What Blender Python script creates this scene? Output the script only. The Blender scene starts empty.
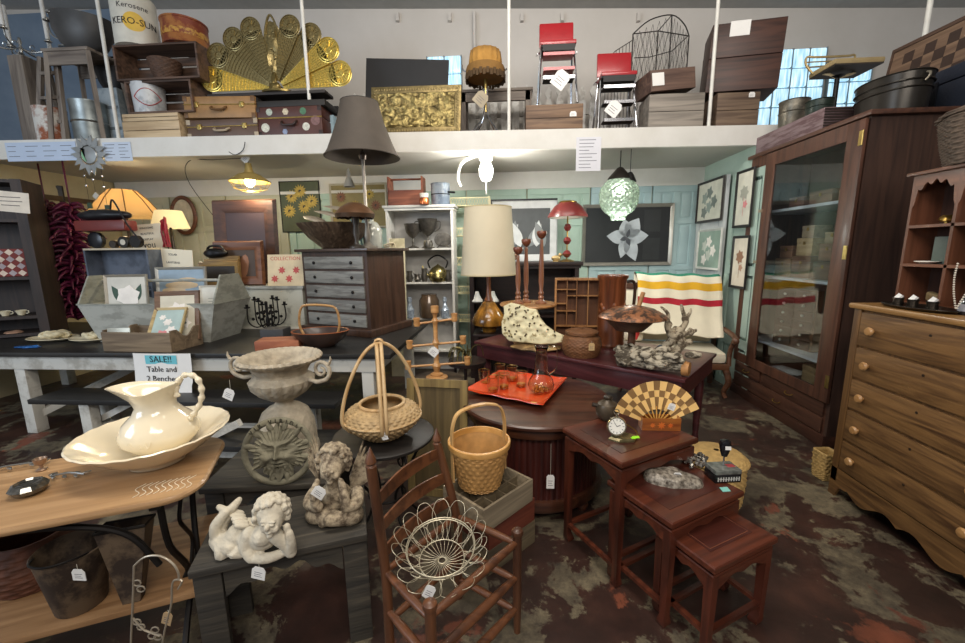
import bpy, bmesh, math, random
from math import pi, sin, cos, radians as RD
from mathutils import Vector as V, Matrix as MX, noise, Euler
random.seed(7)
# ---------------------------------------------------------------- camera
B = [V((0.99752787, 0.00042090, -0.07027071)), V((0.06913292, 0.17343874, 0.98241521)), V((-0.01260160, 0.98484457, -0.17298087))]
F, CX, CY, H = 405.0, 482.5, 321.5, 1.6
scn = bpy.context.scene
COL = scn.collection
right = V((B[0][0], B[1][0], B[2][0])); up = V((B[0][1], B[1][1], B[2][1])); fwd = V((B[0][2], B[1][2], B[2][2]))
cd = bpy.data.cameras.new('camera'); cam = bpy.data.objects.new('camera', cd); COL.objects.link(cam)
cd.sensor_width = 36; cd.sensor_fit = 'HORIZONTAL'; cd.lens = F / 965 * 36; cd.clip_start = .05; cd.clip_end = 100
cam.matrix_world = MX(((right.x, up.x, -fwd.x, 0), (right.y, up.y, -fwd.y, 0), (right.z, up.z, -fwd.z, H), (0, 0, 0, 1)))
scn.camera = cam
# ---------------------------------------------------------------- world, lights, exposure
w = bpy.data.worlds.new('world'); scn.world = w; w.use_nodes = True
w.node_tree.nodes['Background'].inputs[0].default_value = (.95, .95, .97, 1)
w.node_tree.nodes['Background'].inputs[1].default_value = .36
scn.view_settings.view_transform = 'Standard'; scn.view_settings.look = 'None'
scn.view_settings.exposure = 0.0; scn.view_settings.gamma = 1.0; scn.view_settings.use_curve_mapping = False

def area(name, loc, tgt, size, power, color):
    l = bpy.data.lights.new(name, 'AREA'); l.shape = 'RECTANGLE'; l.size, l.size_y = size; l.energy = power; l.color = color
    o = bpy.data.objects.new(name, l); COL.objects.link(o); o.location = loc
    o.rotation_euler = (V(tgt) - V(loc)).to_track_quat('-Z', 'Y').to_euler(); return o

def point(name, loc, power, color, r=.04):
    l = bpy.data.lights.new(name, 'POINT'); l.energy = power; l.color = color; l.shadow_soft_size = r
    o = bpy.data.objects.new(name, l); COL.objects.link(o); o.location = loc; return o

area('ceiling_fluorescent', (-.6, 1.2, 4.3), (-.6, 1.5, 0), (2.4, .8), 80, (1, .92, .81))
area('upper_wall_fill', (.4, 2.6, 4.35), (.6, 5.9, 3.6), (3.4, .5), 62, (1, .94, .86))  # unseen fill light, added to brighten the upper back wall
area('ceiling_fluorescent_front', (.5, -1.6, 3.9), (.2, 3.2, 1.2), (3.0, 1.2), 125, (1, .93, .84))
area('shop_window_daylight', (-5.5, -1.0, 2.6), (-2.0, 4.5, 2.4), (2.5, 2.0), 130, (.72, .85, 1))
# ---------------------------------------------------------------- pixel helpers (a point in the room seen at a pixel, at a known depth / height)
def ray(px, py):
    c = V((px - CX, -(py - CY), F)); return V((B[0].dot(c), B[1].dot(c), B[2].dot(c)))
def PY(px, py, y): r = ray(px, py); t = y / r.y; return V((r.x * t, y, H + r.z * t))
def PZ(px, py, z): r = ray(px, py); t = (z - H) / r.z; return V((r.x * t, r.y * t, z))
def PX(px, py, x): r = ray(px, py); t = x / r.x; return V((x, r.y * t, H + r.z * t))
def RC(x0, y0, x1, y1, y):      # a rectangle seen in the picture, at depth y: centre x, bottom z, width, height
    xm, ym = (x0 + x1) / 2, (y0 + y1) / 2
    a, b = PY(x0, ym, y), PY(x1, ym, y); c, d = PY(xm, y0, y), PY(xm, y1, y)
    return (a.x + b.x) / 2, d.z, b.x - a.x, c.z - d.z
# ---------------------------------------------------------------- materials
def lin(h):
    if not isinstance(h, str): return (*h, 1)
    h = h.lstrip('#'); r = [int(h[i:i + 2], 16) / 255 for i in (0, 2, 4)]
    return (*[c / 12.92 if c <= .04045 else ((c + .055) / 1.055) ** 2.4 for c in r], 1)
MATS = {}
def base(name, rough=.5, metal=0, coat=0):
    m = bpy.data.materials.new(name); m.use_nodes = True; nt = m.node_tree; b = nt.nodes['Principled BSDF']
    b.inputs['Roughness'].default_value = rough; b.inputs['Metallic'].default_value = metal
    b.inputs['Coat Weight'].default_value = coat; b.inputs['Coat Roughness'].default_value = .15
    return m, nt, b
def N(nt, t, **k):
    n = nt.nodes.new(t)
    for a, v in k.items():
        if a in n.inputs: n.inputs[a].default_value = v
        else: setattr(n, a, v)
    return n
def coords(nt, sc, loc=(0, 0, 0)):
    tc = N(nt, 'ShaderNodeTexCoord'); mp = N(nt, 'ShaderNodeMapping'); mp.inputs['Scale'].default_value = sc; mp.inputs['Location'].default_value = loc
    nt.links.new(tc.outputs['Object'], mp.inputs[0]); return mp.outputs[0]
def ramp(nt, fac, stops, interp='LINEAR'):
    r = N(nt, 'ShaderNodeValToRGB'); r.color_ramp.interpolation = interp; e = r.color_ramp.elements
    while len(e) < len(stops): e.new(.5)
    for i, (p, c) in enumerate(stops): e[i].position = p; e[i].color = lin(c)
    nt.links.new(fac, r.inputs[0]); return r.outputs[0]
def bump(nt, b, h, strength, dist=.01):
    n = N(nt, 'ShaderNodeBump'); n.inputs['Strength'].default_value = strength; n.inputs['Distance'].default_value = dist
    nt.links.new(h, n.inputs['Height']); nt.links.new(n.outputs[0], b.inputs['Normal'])
def flat(c, rough=.5, metal=0, var=.12, vs=8, bmp=0, bs=60, coat=0, **k):
    key = ('f', c, rough, metal, var, vs, bmp, bs, coat)
    if key in MATS: return MATS[key]
    m, nt, b = base('surface', rough, metal, coat)
    v = coords(nt, (1, 1, 1)); n = N(nt, 'ShaderNodeTexNoise'); n.inputs['Scale'].default_value = vs; n.inputs['Detail'].default_value = 5; nt.links.new(v, n.inputs['Vector'])
    L = lin(c)
    r = ramp(nt, n.outputs[0], [(.3, tuple(x * (1 - var) for x in L[:3])), (.7, tuple(min(1, x * (1 + var)) for x in L[:3]))]); nt.links.new(r, b.inputs['Base Color'])
    if bmp:
        q = N(nt, 'ShaderNodeTexNoise'); q.inputs['Scale'].default_value = bs; q.inputs['Detail'].default_value = 4; nt.links.new(v, q.inputs['Vector']); bump(nt, b, q.outputs[0], bmp)
    MATS[key] = m; return m
def wood(c1, c2, axis='x', rough=.45, sc=1.0, coat=0, bmp=.25, c3=None):
    key = ('w', c1, c2, axis, rough, sc, coat, c3)
    if key in MATS: return MATS[key]
    m, nt, b = base('wood', rough, 0, coat); s = [16 * sc] * 3; s['xyz'.index(axis)] = 1.3 * sc
    v = coords(nt, s); n = N(nt, 'ShaderNodeTexNoise'); n.inputs['Scale'].default_value = 1; n.inputs['Detail'].default_value = 6; n.inputs['Distortion'].default_value = 1.2
    nt.links.new(v, n.inputs['Vector'])
    st = [(.32, c1), (.62, c2)] + ([(.8, c3)] if c3 else [])
    nt.links.new(ramp(nt, n.outputs[0], st), b.inputs['Base Color'])
    v2 = coords(nt, [x * 3 for x in s]); n2 = N(nt, 'ShaderNodeTexNoise'); n2.inputs['Scale'].default_value = 1; nt.links.new(v2, n2.inputs['Vector'])
    bump(nt, b, n2.outputs[0], bmp, .003); MATS[key] = m; return m
def worn(c1, c2, amt=.5, sc=6, rough=.6, metal=0, bmp=.3, soft=.06, aniso=(1, 1, 1)):
    key = ('p', c1, c2, amt, sc, rough, metal, aniso)
    if key in MATS: return MATS[key]
    m, nt, b = base('worn_surface', rough, metal)
    v = coords(nt, aniso); n = N(nt, 'ShaderNodeTexNoise'); n.inputs['Scale'].default_value = sc; n.inputs['Detail'].default_value = 9; n.inputs['Roughness'].default_value = .65; nt.links.new(v, n.inputs['Vector'])
    nt.links.new(ramp(nt, n.outputs[0], [(amt - soft, c1), (amt + soft, c2)]), b.inputs['Base Color']); bump(nt, b, n.outputs[0], bmp, .006)
    MATS[key] = m; return m
def glassm(c='#ffffff', rough=.02, ior=1.1):
    key = ('g', c, rough, ior)
    if key in MATS: return MATS[key]
    m, nt, b = base('clear_glass', rough); b.inputs['Base Color'].default_value = lin(c); b.inputs['Transmission Weight'].default_value = 1; b.inputs['IOR'].default_value = ior
    MATS[key] = m; return m
def emit(c, s, body='#ffffff'):
    key = ('e', c, s)
    if key in MATS: return MATS[key]
    m, nt, b = base('lit_surface', .6); b.inputs['Base Color'].default_value = lin(body); b.inputs['Emission Color'].default_value = lin(c); b.inputs['Emission Strength'].default_value = s
    MATS[key] = m; return m
# ---------------------------------------------------------------- mesh builder
def rotm(rx=0, ry=0, rz=0): return Euler((RD(rx), RD(ry), RD(rz)), 'XYZ').to_matrix().to_4x4()
def at(loc=(0, 0, 0), rx=0, ry=0, rz=0, s=1): return MX.Translation(V(loc)) @ rotm(rx, ry, rz) @ MX.Scale(s, 4)
class MB:
    def __init__(s, M=None): s.bm = bmesh.new(); s.M = M or MX.Identity(4); s.m = 0
    def _v(s, co): return s.bm.verts.new(s.M @ V(co))
    def _f(s, vs):
        try: f = s.bm.faces.new(vs)
        except ValueError: return None
        f.material_index = s.m; return f
    def box(s, c, d, rot=(0, 0, 0), b=0):
        t = bmesh.new(); bmesh.ops.create_cube(t, size=1)
        bmesh.ops.scale(t, vec=V(d), verts=t.verts)
        if b: bmesh.ops.bevel(t, geom=t.edges[:], offset=min(b, min(d) * .45), segments=2, profile=.6, affect='EDGES')
        M = s.M @ at(c, *rot); s._merge(t, M); return s
    def b2(s, x0, x1, y0, y1, z0, z1, b=0): return s.box(((x0 + x1) / 2, (y0 + y1) / 2, (z0 + z1) / 2), (abs(x1 - x0), abs(y1 - y0), abs(z1 - z0)), b=b)
    def _merge(s, t, M):
        mp = {v: s.bm.verts.new(M @ v.co) for v in t.verts}
        for f in t.faces: s._f([mp[v] for v in f.verts])
        t.free()
    def rings(s, R, cu=True, cap=True, loop=False):
        rs = [[s._v(p) for p in r] for r in R]; n = len(rs[0]); k = len(rs)
        for i in range(k if loop else k - 1):
            a, b = rs[i], rs[(i + 1) % k]
            for j in range(n if cu else n - 1): s._f([a[j], a[(j + 1) % n], b[(j + 1) % n], b[j]])
        if cap and not loop and cu: s._f(rs[0][::-1]); s._f(rs[-1])
        return s
    def cyl(s, p0, p1, r0, r1=None, n=14, cap=True):
        r1 = r0 if r1 is None else r1; p0, p1 = V(p0), V(p1); d = (p1 - p0).normalized()
        a = d.orthogonal().normalized(); b = d.cross(a)
        return s.rings([[p + (a * cos(2 * pi * j / n) + b * sin(2 * pi * j / n)) * r for j in range(n)] for p, r in ((p0, r0), (p1, r1))], cap=cap)
    def bar(s, p0, p1, w, h, up=(0, 0, 1)):   # rectangular bar between two points
        p0, p1 = V(p0), V(p1); d = (p1 - p0).normalized(); sd = d.cross(V(up))
        if sd.length < 1e-4: sd = d.orthogonal()
        sd.normalize(); u = sd.cross(d)
        q = lambda p: [p + sd * w / 2 + u * h / 2, p - sd * w / 2 + u * h / 2, p - sd * w / 2 - u * h / 2, p + sd * w / 2 - u * h / 2]
        return s.rings([q(p0), q(p1)])
    def tube(s, pts, r, n=6, closed=False, sub=0):
        pts = [V(p) for p in pts]
        if sub: pts = smooth_path(pts, sub, closed)
        k = len(pts); R = []; a = None
        for i, p in enumerate(pts):
            if closed: d = pts[(i + 1) % k] - pts[i - 1]
            else: d = pts[min(i + 1, k - 1)] - pts[max(i - 1, 0)]
            if d.length < 1e-9: d = V((0, 0, 1))
            d.normalize()
            if a is None: a = d.orthogonal().normalized()
            a = (a - d * a.dot(d))
            if a.length < 1e-6: a = d.orthogonal()
            a.normalize(); b = d.cross(a)
            rr = r(i / (k - 1)) if callable(r) else r
            R.append([p + (a * cos(2 * pi * j / n) + b * sin(2 * pi * j / n)) * rr for j in range(n)])
        return s.rings(R, loop=closed)
    def lathe(s, prof, n=32, c=(0, 0, 0), fn=None, sx=1, sy=1, cap=True):
        c = V(c); R = []
        for i, (r, z) in enumerate(prof):
            r = max(r, .0005); R.append([c + V((r * cos(a) * sx, r * sin(a) * sy, z)) if fn is None else c + V(fn(r, z, a)) for a in (2 * pi * j / n for j in range(n))])
        ends = [prof[0][0] > .03, prof[-1][0] > .03]
        if cap and all(ends): return s.rings(R, loop=True)
        if cap and any(ends): return s.rings(R, cap=False)
        return s.rings(R, cap=cap)
    def prism(s, poly, z0, z1, M=None):
        M = M or MX.Identity(4); return s.rings([[M @ V((x, y, z0)) for x, y in poly], [M @ V((x, y, z1)) for x, y in poly]])
    def surf(s, f, nu, nv, cu=False, cv=False, th=0):
        R = [[V(f(i / nu, j / (nv if cu is False else nv))) for j in range(nv + (0 if cv else 1))] for i in range(nu + (0 if cu else 1))]
        if th:   # closed sheet with thickness along vertex normals (approx)
            g = [[None] * len(R[0]) for _ in R]
            for i in range(len(R)):
                for j in range(len(R[0])):
                    du = R[min(i + 1, len(R) - 1)][j] - R[max(i - 1, 0)][j]; dv = R[i][min(j + 1, len(R[0]) - 1)] - R[i][max(j - 1, 0)]
                    nn = du.cross(dv); nn = nn.normalized() if nn.length > 1e-12 else V((0, 0, 1)); g[i][j] = R[i][j] + nn * th
            a = [[s._v(p) for p in r] for r in R]; b = [[s._v(p) for p in r] for r in g]; I = len(R) - 1; J = len(R[0]) - 1
            for i in range(I):
                for j in range(J):
                    s._f([a[i][j], a[i + 1][j], a[i + 1][j + 1], a[i][j + 1]]); s._f([b[i][j], b[i][j + 1], b[i + 1][j + 1], b[i + 1][j]])
            for i in range(I): s._f([a[i][0], b[i][0], b[i + 1][0], a[i + 1][0]]); s._f([a[i][J], a[i + 1][J], b[i + 1][J], b[i][J]])
            for j in range(J): s._f([a[0][j], a[0][j + 1], b[0][j + 1], b[0][j]]); s._f([a[I][j], b[I][j], b[I][j + 1], a[I][j + 1]])
            return s
        return s.rings(R, cu=cv, cap=False, loop=cu)
    def blob(s, c, r, sub=2, amp=0, fr=8, rot=(0, 0, 0), seed=0):
        t = bmesh.new(); bmesh.ops.create_icosphere(t, subdivisions=sub, radius=1); r = (r, r, r) if not hasattr(r, '__len__') else r
        for v in t.verts:
            p = V((v.co.x * r[0], v.co.y * r[1], v.co.z * r[2]))
            if amp: p += v.co * amp * noise.noise(p * fr + V((seed, seed * .7, 3)))
            v.co = p
        s._merge(t, s.M @ at(c, *rot)); return s
    def text(s, body, size, M, depth=.0006, align='CENTER', m=None):
        cu = bpy.data.curves.new('t', 'FONT'); cu.body = body; cu.size = size; cu.extrude = depth; cu.align_x = align; cu.align_y = 'CENTER'; cu.resolution_u = 2
        o = bpy.data.objects.new('t', cu); COL.objects.link(o); bpy.context.view_layer.update()
        me = bpy.data.meshes.new_from_object(o.evaluated_get(bpy.context.evaluated_depsgraph_get()))
        t = bmesh.new(); t.from_mesh(me); bpy.data.objects.remove(o); bpy.data.curves.remove(cu); bpy.data.meshes.remove(me)
        k = s.m
        if m is not None: s.m = m
        s._merge(t, s.M @ M); s.m = k; return s
def smooth_path(p, sub, closed=False):
    out = []; n = len(p)
    for i in range(n if closed else n - 1):
        g = (lambda q: p[q % n]) if closed else (lambda q: p[max(0, min(n - 1, q))])
        a, b, c, d = g(i - 1), g(i), g(i + 1), g(i + 2)
        for k in range(sub):
            t = k / sub; out.append(.5 * ((2 * b) + (c - a) * t + (2 * a - 5 * b + 4 * c - d) * t * t + (3 * b - a - 3 * c + d) * t ** 3))
    if not closed: out.append(p[-1])
    return out
def T(name, label, cat, loc=(0, 0, 0), rz=0, group=None, rx=0, ry=0, s=1):
    o = bpy.data.objects.new(name, None); COL.objects.link(o); o.location = loc; o.rotation_euler = (RD(rx), RD(ry), RD(rz)); o.scale = (s, s, s)
    o.empty_display_size = .05; o['label'] = label; o['category'] = cat
    if group: o['group'] = group
    return o
def fin(mb, name, mats, ang=38, fuse=0, sm=0, dec=0, wd=True):
    bm = mb.bm
    if wd: bmesh.ops.remove_doubles(bm, verts=bm.verts, dist=.00015)
    bmesh.ops.recalc_face_normals(bm, faces=bm.faces)
    me = bpy.data.meshes.new(name); bm.to_mesh(me); bm.free()
    mats = mats if isinstance(mats, (list, tuple)) else [mats]
    for m in mats: me.materials.append(m)
    o = bpy.data.objects.new(name, me); COL.objects.link(o)
    if fuse:
        md = o.modifiers.new('r', 'REMESH'); md.mode = 'VOXEL'; md.voxel_size = fuse
        if sm: q = o.modifiers.new('s', 'SMOOTH'); q.iterations = sm; q.factor = .5
        if dec: q = o.modifiers.new('d', 'DECIMATE'); q.ratio = dec
        bpy.context.view_layer.update()
        me2 = bpy.data.meshes.new_from_object(o.evaluated_get(bpy.context.evaluated_depsgraph_get())); o.modifiers.clear(); o.data = me2; me = me2
        if not me.materials: 
            for m in mats: me.materials.append(m)
    for p in me.polygons: p.use_smooth = True
    if ang < 170: me.set_sharp_from_angle(angle=RD(ang))
    return o
def P(mb, name, mats, parent, label=None, world=False, kind=None, **k):
    o = fin(mb, name, mats, **k); o.parent = parent
    if world:
        r = parent
        while r.parent: r = r.parent
        o.data.transform((MX.LocRotScale(r.location, r.rotation_euler, r.scale)).inverted())
    if label: o['label'] = label
    if kind: o['kind'] = kind
    return o
def S(mb, name, label, cat, mats, loc=(0, 0, 0), rz=0, group=None, rx=0, ry=0, kind=None, **k):   # a thing that is one mesh
    o = fin(mb, name, mats, **k); o.location = loc; o.rotation_euler = (RD(rx), RD(ry), RD(rz)); o['label'] = label; o['category'] = cat
    if group: o['group'] = group
    if kind: o['kind'] = kind
    return o
def ST(mb, name, mats, parent=None, **k):
    o = fin(mb, name, mats, **k)
    if parent: o.parent = parent
    else: o['kind'] = 'structure'
    return o
def DUP(o, loc, rz=None, label=None, group=None, parent=None):
    c = o.copy(); COL.objects.link(c)
    if parent: c.parent = parent
    else:
        c.location = loc
        if rz is not None: c.rotation_euler.z = RD(rz)
        if label: c['label'] = label
        if group: c['group'] = group
    for ch in [x for x in bpy.data.objects if x.parent == o]: DUP(ch, None, parent=c)
    return c
def weave(mb, prof, n=120, rows=14, stakes=None, amp=.004, steps=4, fn=None, sx=1, sy=1, c=(0, 0, 0), floor=True, th=.006):
    # basket wall: horizontal strands passing in and out of upright stakes; prof = [(r,z)...] bottom to top
    stakes = stakes or n // 6; L = []
    tot = rows * steps
    def pr(t):
        x = t * (len(prof) - 1); i = min(int(x), len(prof) - 2); f = x - i
        return prof[i][0] * (1 - f) + prof[i + 1][0] * f, prof[i][1] * (1 - f) + prof[i + 1][1] * f
    R = []
    for k in range(tot + 1):
        r, z = pr(k / tot); row = k // steps; ph = abs(sin(pi * k / steps)); g = []
        for j in range(n):
            a = 2 * pi * j / n; rr = r + amp * (ph * (.6 + .8 * sin(stakes * a / 2 * 1.0 + pi * (row % 2))) - .3)
            p = V((rr * cos(a) * sx, rr * sin(a) * sy, z)) + V(c); g.append(p if fn is None else V(fn(p)))
        R.append(g)
    for k in range(tot, -1, -4):
        r, z = pr(k / tot); R.append([(V(((r - th) * cos(2 * pi * j / n) * sx, (r - th) * sin(2 * pi * j / n) * sy, z + (.004 if k == 0 else 0))) + V(c)) for j in range(n)] if fn is None else [V(fn(V(((r - th) * cos(2 * pi * j / n) * sx, (r - th) * sin(2 * pi * j / n) * sy, z)) + V(c))) for j in range(n)])
    mb.rings(R, cap=False, loop=not floor)
    if floor:
        mb.rings([R[0], [V((p.x * .02 + c[0] * .98, p.y * .02 + c[1] * .98, p.z)) for p in R[0]]], cap=True); mb.rings([R[-1], [V((p.x * .02 + c[0] * .98, p.y * .02 + c[1] * .98, p.z)) for p in R[-1]]], cap=True)
    return mb
# palette
WHITE = flat('#d8d4cc', .6, var=.06); PAPER = flat('#e6e4e0', .8, var=.03); INK = flat('#26262a', .8, var=0); BLACK = flat('#15151a', .5, var=.2)
IRON = flat('#1c1a1a', .45, .6, var=.3, vs=20, bmp=.2); CHROME = flat('#c8c8cc', .18, 1, var=.05); SILVER = flat('#b8b6b0', .3, 1, var=.2, vs=30)
BRASS = flat('#9c7f42', .32, .9, var=.25, vs=20); BRASSL = flat('#b59c5e', .32, .9, var=.2, vs=30); STRING = flat('#d8d2c0', .9, var=.05)
def tag(p, parent, w=.03, h=.04, col=None, rz=0, ry=0, drop=.04, name='price_tag', lines=2, hang=True):
    """small price tag hanging from point p (world) on a string; child of parent"""
    mb = MB(at(p)); 
    if hang: mb.m = 1; mb.cyl((0, 0, 0), (0, 0, -drop), .0008, n=4)
    mb.m = 0; M = at((0, 0, -drop if hang else 0), 0, ry, rz)
    mb.rings([[M @ V(q) for q in ((-w * .3, -.001, 0), (w * .3, -.001, 0), (w / 2, -.001, -w * .25), (w / 2, -.001, -h), (-w / 2, -.001, -h), (-w / 2, -.001, -w * .25))],
              [M @ V(q) for q in ((-w * .3, .001, 0), (w * .3, .001, 0), (w / 2, .001, -w * .25), (w / 2, .001, -h), (-w / 2, .001, -h), (-w / 2, .001, -w * .25))]])
    mb.m = 2
    for k in range(3): mb.M = at(p) @ M; mb.b2(-w * .3, w * (.28 - .1 * (k % 2)), -.0016, -.0009, -h * (.42 + .16 * k) - h * .03, -h * (.42 + .16 * k))
    return P(mb, name, [col or PAPER, STRING, flat('#5a5a66', .8)], parent, world=True, ang=10, label='small white paper price tag on a string' if hang else 'small white price tag')
# ================================================================ SETTING
floor_m, nt, b = base('worn_painted_concrete', .5)
v = coords(nt, (1, 1, 1))
def nz(sc, det=8, ro=.6, dist=0, loc=(0, 0, 0)):
    q = coords(nt, (1, 1, 1), loc); n = N(nt, 'ShaderNodeTexNoise'); n.inputs['Scale'].default_value = sc; n.inputs['Detail'].default_value = det; n.inputs['Roughness'].default_value = ro; n.inputs['Distortion'].default_value = dist
    nt.links.new(q, n.inputs['Vector']); return n.outputs[0]
def mixc(f, a, b_):
    m = N(nt, 'ShaderNodeMix'); m.data_type = 'RGBA'; nt.links.new(f, m.inputs[0])
    for i, x in ((6, a), (7, b_)):
        if isinstance(x, str): m.inputs[i].default_value = lin(x)
        else: nt.links.new(x, m.inputs[i])
    return m.outputs[2]
red = ramp(nt, nz(3.2), [(.3, '#251814'), (.5, '#3b2620'), (.7, '#4f342a')])
gray = ramp(nt, nz(12, 8, .75, 0, (5, 2, 0)), [(.35, '#463e33'), (.65, '#84785f')])
f1 = ramp(nt, nz(2.4, 12, .72, .3, (2.3, 4.4, 0)), [(.51, (0, 0, 0)), (.535, (1, 1, 1))])
f2 = ramp(nt, nz(1.5, 11, .68, .3, (8, 1.5, 0)), [(.60, (0, 0, 0)), (.625, (1, 1, 1))])
dk = ramp(nt, nz(2.3, 8, .6, 0, (1, 9, 0)), [(.42, (1, 1, 1)), (.60, (0, 0, 0))])
c = mixc(f1, red, gray); c = mixc(f2, c, '#7a4532'); 
dk2 = N(nt, 'ShaderNodeMath'); dk2.operation = 'MULTIPLY'; dk2.inputs[1].default_value = .55; nt.links.new(dk, dk2.inputs[0])
c = mixc(dk2.outputs[0], c, '#241b17'); nt.links.new(c, b.inputs['Base Color'])
nt.links.new(ramp(nt, f1, [(0, (.42, .42, .42)), (1, (.65, .65, .65))]), b.inputs['Roughness']); bump(nt, b, nz(14), .15, .01)
ST(MB().b2(-8, 6.5, -3.5, 6.4, -.1, 0), 'floor', floor_m)
CREAM = worn('#c9c6ae', '#b7b498', .5, 2.5, .6, soft=.2, bmp=.05); MINT = worn('#b4cabb', '#a4bcad', .5, 2.5, .6, soft=.2, bmp=.05)
AQUA = worn('#b4cacb', '#a3bbbe', .5, 2.5, .6, soft=.2, bmp=.05); GREENW = worn('#a6b9ae', '#97aa9f', .5, 2.5, .6, soft=.2, bmp=.05)
OFFW = worn('#c9cccb', '#b4b8b8', .55, 3, .6, soft=.2, bmp=.05); PLAST = worn('#cfcac4', '#c2bdb5', .55, 1.2, .85, soft=.25, bmp=.1)
UNDER = flat('#b9b6ae', .75, var=.06, vs=2); FASC = worn('#dcdad4', '#cfccc4', .5, 3, .6, soft=.2, bmp=.05); TAN = worn('#c9bb98', '#b8a884', .5, 3, .7, soft=.2, bmp=.1)
YB = 5.85
ST(MB().b2(-8, 3.0, YB, YB + .1, 0, 2.72), 'wall_back', CREAM)
ST(MB().b2(-9, 8, YB + .16, YB + .3, 2.72, 5.4), 'wall_back_upper', PLAST)
mb = MB(); mb.rings([[V((-9, -3.5, 5.17)), V((8, -3.5, 4.37)), V((8, YB + .3, 4.37)), V((-9, YB + .3, 5.17))], [V((-9, -3.5, 5.27)), V((8, -3.5, 4.47)), V((8, YB + .3, 4.47)), V((-9, YB + .3, 5.27))]])
ST(mb, 'ceiling', flat('#a9a9a6', .8, var=.05))
# left partition (boards) and right partition behind the doors
ST(MB().b2(-5.95, -5.85, 3.2, YB, 0, 2.65), 'wall_left', TAN)
ST(MB().b2(-5.9, -5.81, 3.2, YB, 1.98, 2.02).b2(-5.9, -5.81, 3.2, YB, 2.3, 2.36), 'trim_1', flat('#5c452c', .6))
ST(MB().b2(2.56, 2.66, 4.66, YB, 0, 2.65), 'wall_right', GREENW)
ST(MB().b2(3.16, 3.3, 0.2, YB + .2, 0, 2.5), 'wall_right_outer', flat('#3c3530', .8))
# mezzanine (loft) slab with white fascia
def LY(x): return 4.547 + .045 * x
mb = MB(); mb.prism([(-9, LY(-9)), (2.75, LY(2.75)), (2.75, YB + .2), (-9, YB + .2)], 2.65, 2.79)
ST(mb, 'mezzanine_underside', UNDER)
mb = MB(); mb.prism([(-9, LY(-9) - .05), (2.79, LY(2.79) - .05), (2.79, LY(2.79)), (-9, LY(-9))], 2.634, 2.828)
ST(mb, 'trim_2', FASC)
mb = MB(); mb.prism([(-9, LY(-9)), (2.75, LY(2.75)), (2.75, YB + .2), (-9, YB + .2)], 2.791, 2.826)
ST(mb, 'mezzanine_floor', wood('#6a5238', '#8a7052', 'x'))
ST(MB().b2(-5.8, 2.6, YB - .04, YB, 2.46, 2.648).b2(-5.8, 2.6, YB - .06, YB - .02, 2.42, 2.46), 'trim_3', FASC)
# white support pipes from mezzanine to ceiling
for px0, px1 in ((93, 118), (302, 312), (508, 509), (716, 708)):
    x = 0
    for _ in range(5): x = PY(px1, 133, LY(x) + .03).x
    y = LY(x) + .03
    ST(MB().cyl((x, y, 2.82), (x, y, 4.75), .018, n=10).cyl((x, y, 2.827), (x, y, 2.84), .04), 'trim_6', flat('#d9d7cf', .5))
p = PY(918, 80, 4.0); ST(MB().cyl((p.x, 4.0, 2.52), (p.x, 4.0, 4.7), .02, n=10), 'trim_6', flat('#d9d7cf', .5))
p = PY(474, 50, YB); ST(MB().cyl((p.x, YB + .1, 2.76), (p.x, YB + .1, 4.7), .022, n=10), 'trim_6', flat('#c9c5bf', .5))
# conduit hooks strip along the upper wall
mb = MB()
for px in (398, 450, 522, 562, 638): 
    p = PY(px, 14, YB + .15); mb.b2(p.x - .02, p.x + .02, YB + .1, YB + .16, p.z - .1, p.z)
ST(mb, 'trim_4', PLAST)
# old panelled doors lining the back wall
def door(n, x0, x1, mat, rows=((.12, .55), (.6, 1.3), (1.36, 1.92), (1.98, 2.34)), M=None, z1=2.42, cols=2, name=None):
    mb = MB(M or MX.Translation((0, YB - .045, 0))); w = x1 - x0; st = .1
    mb.b2(x0, x1, .02, .04, 0, z1)
    cs = [x0 + st + (w - 2 * st + st * .8) / cols * i for i in range(cols)]; cw = (w - 2 * st - st * .8 * (cols - 1)) / cols
    zs = [0] + [q for r in rows for q in r] + [z1]
    for i in range(0, len(zs), 2): mb.b2(x0 + .004, x1 - .004, 0, .021, zs[i] + .002, zs[i + 1])
    for r in rows:
        xs = [x0 + .004] + [q for k in cs for q in (k, k + cw)] + [x1 - .004]
        for i in range(0, len(xs), 2): mb.b2(xs[i], xs[i + 1], 0, .021, r[0], r[1])
        for k in cs: mb.box((k + cw / 2, .014, (r[0] + r[1]) / 2), (cw - .06, .014, r[1] - r[0] - .06), b=.006)
    return ST(mb, name or 'door_%d' % n, mat)
xs = [-5.80, -4.98, -4.12, -3.22, -2.36, -1.48, -.62, .22, 1.08, 1.9, 2.54]
cm = [CREAM, CREAM, CREAM, MINT, MINT, MINT, MINT, MINT, AQUA, AQUA]
for i in range(10): door(i + 1, xs[i] + .008, xs[i + 1] - .008, cm[i])
# doors leaning along the right partition
Mr = MX.Translation((2.5, 0, 0)) @ rotm(0, 0, -90)      # local x -> -y
door(11, -5.72, -5.02, OFFW, M=MX.Translation((2.46, 0, 0)) @ rotm(0, 0, -90), cols=1, rows=((.12, .6), (.7, 1.35), (1.42, 2.0), (2.05, 2.3)))
door(12, -4.98, -4.30, GREENW, M=MX.Translation((2.5, 0, 0)) @ rotm(0, 0, -90), cols=1, rows=((.1, .5), (.6, 1.3), (1.4, 2.3)), z1=2.5)
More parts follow.
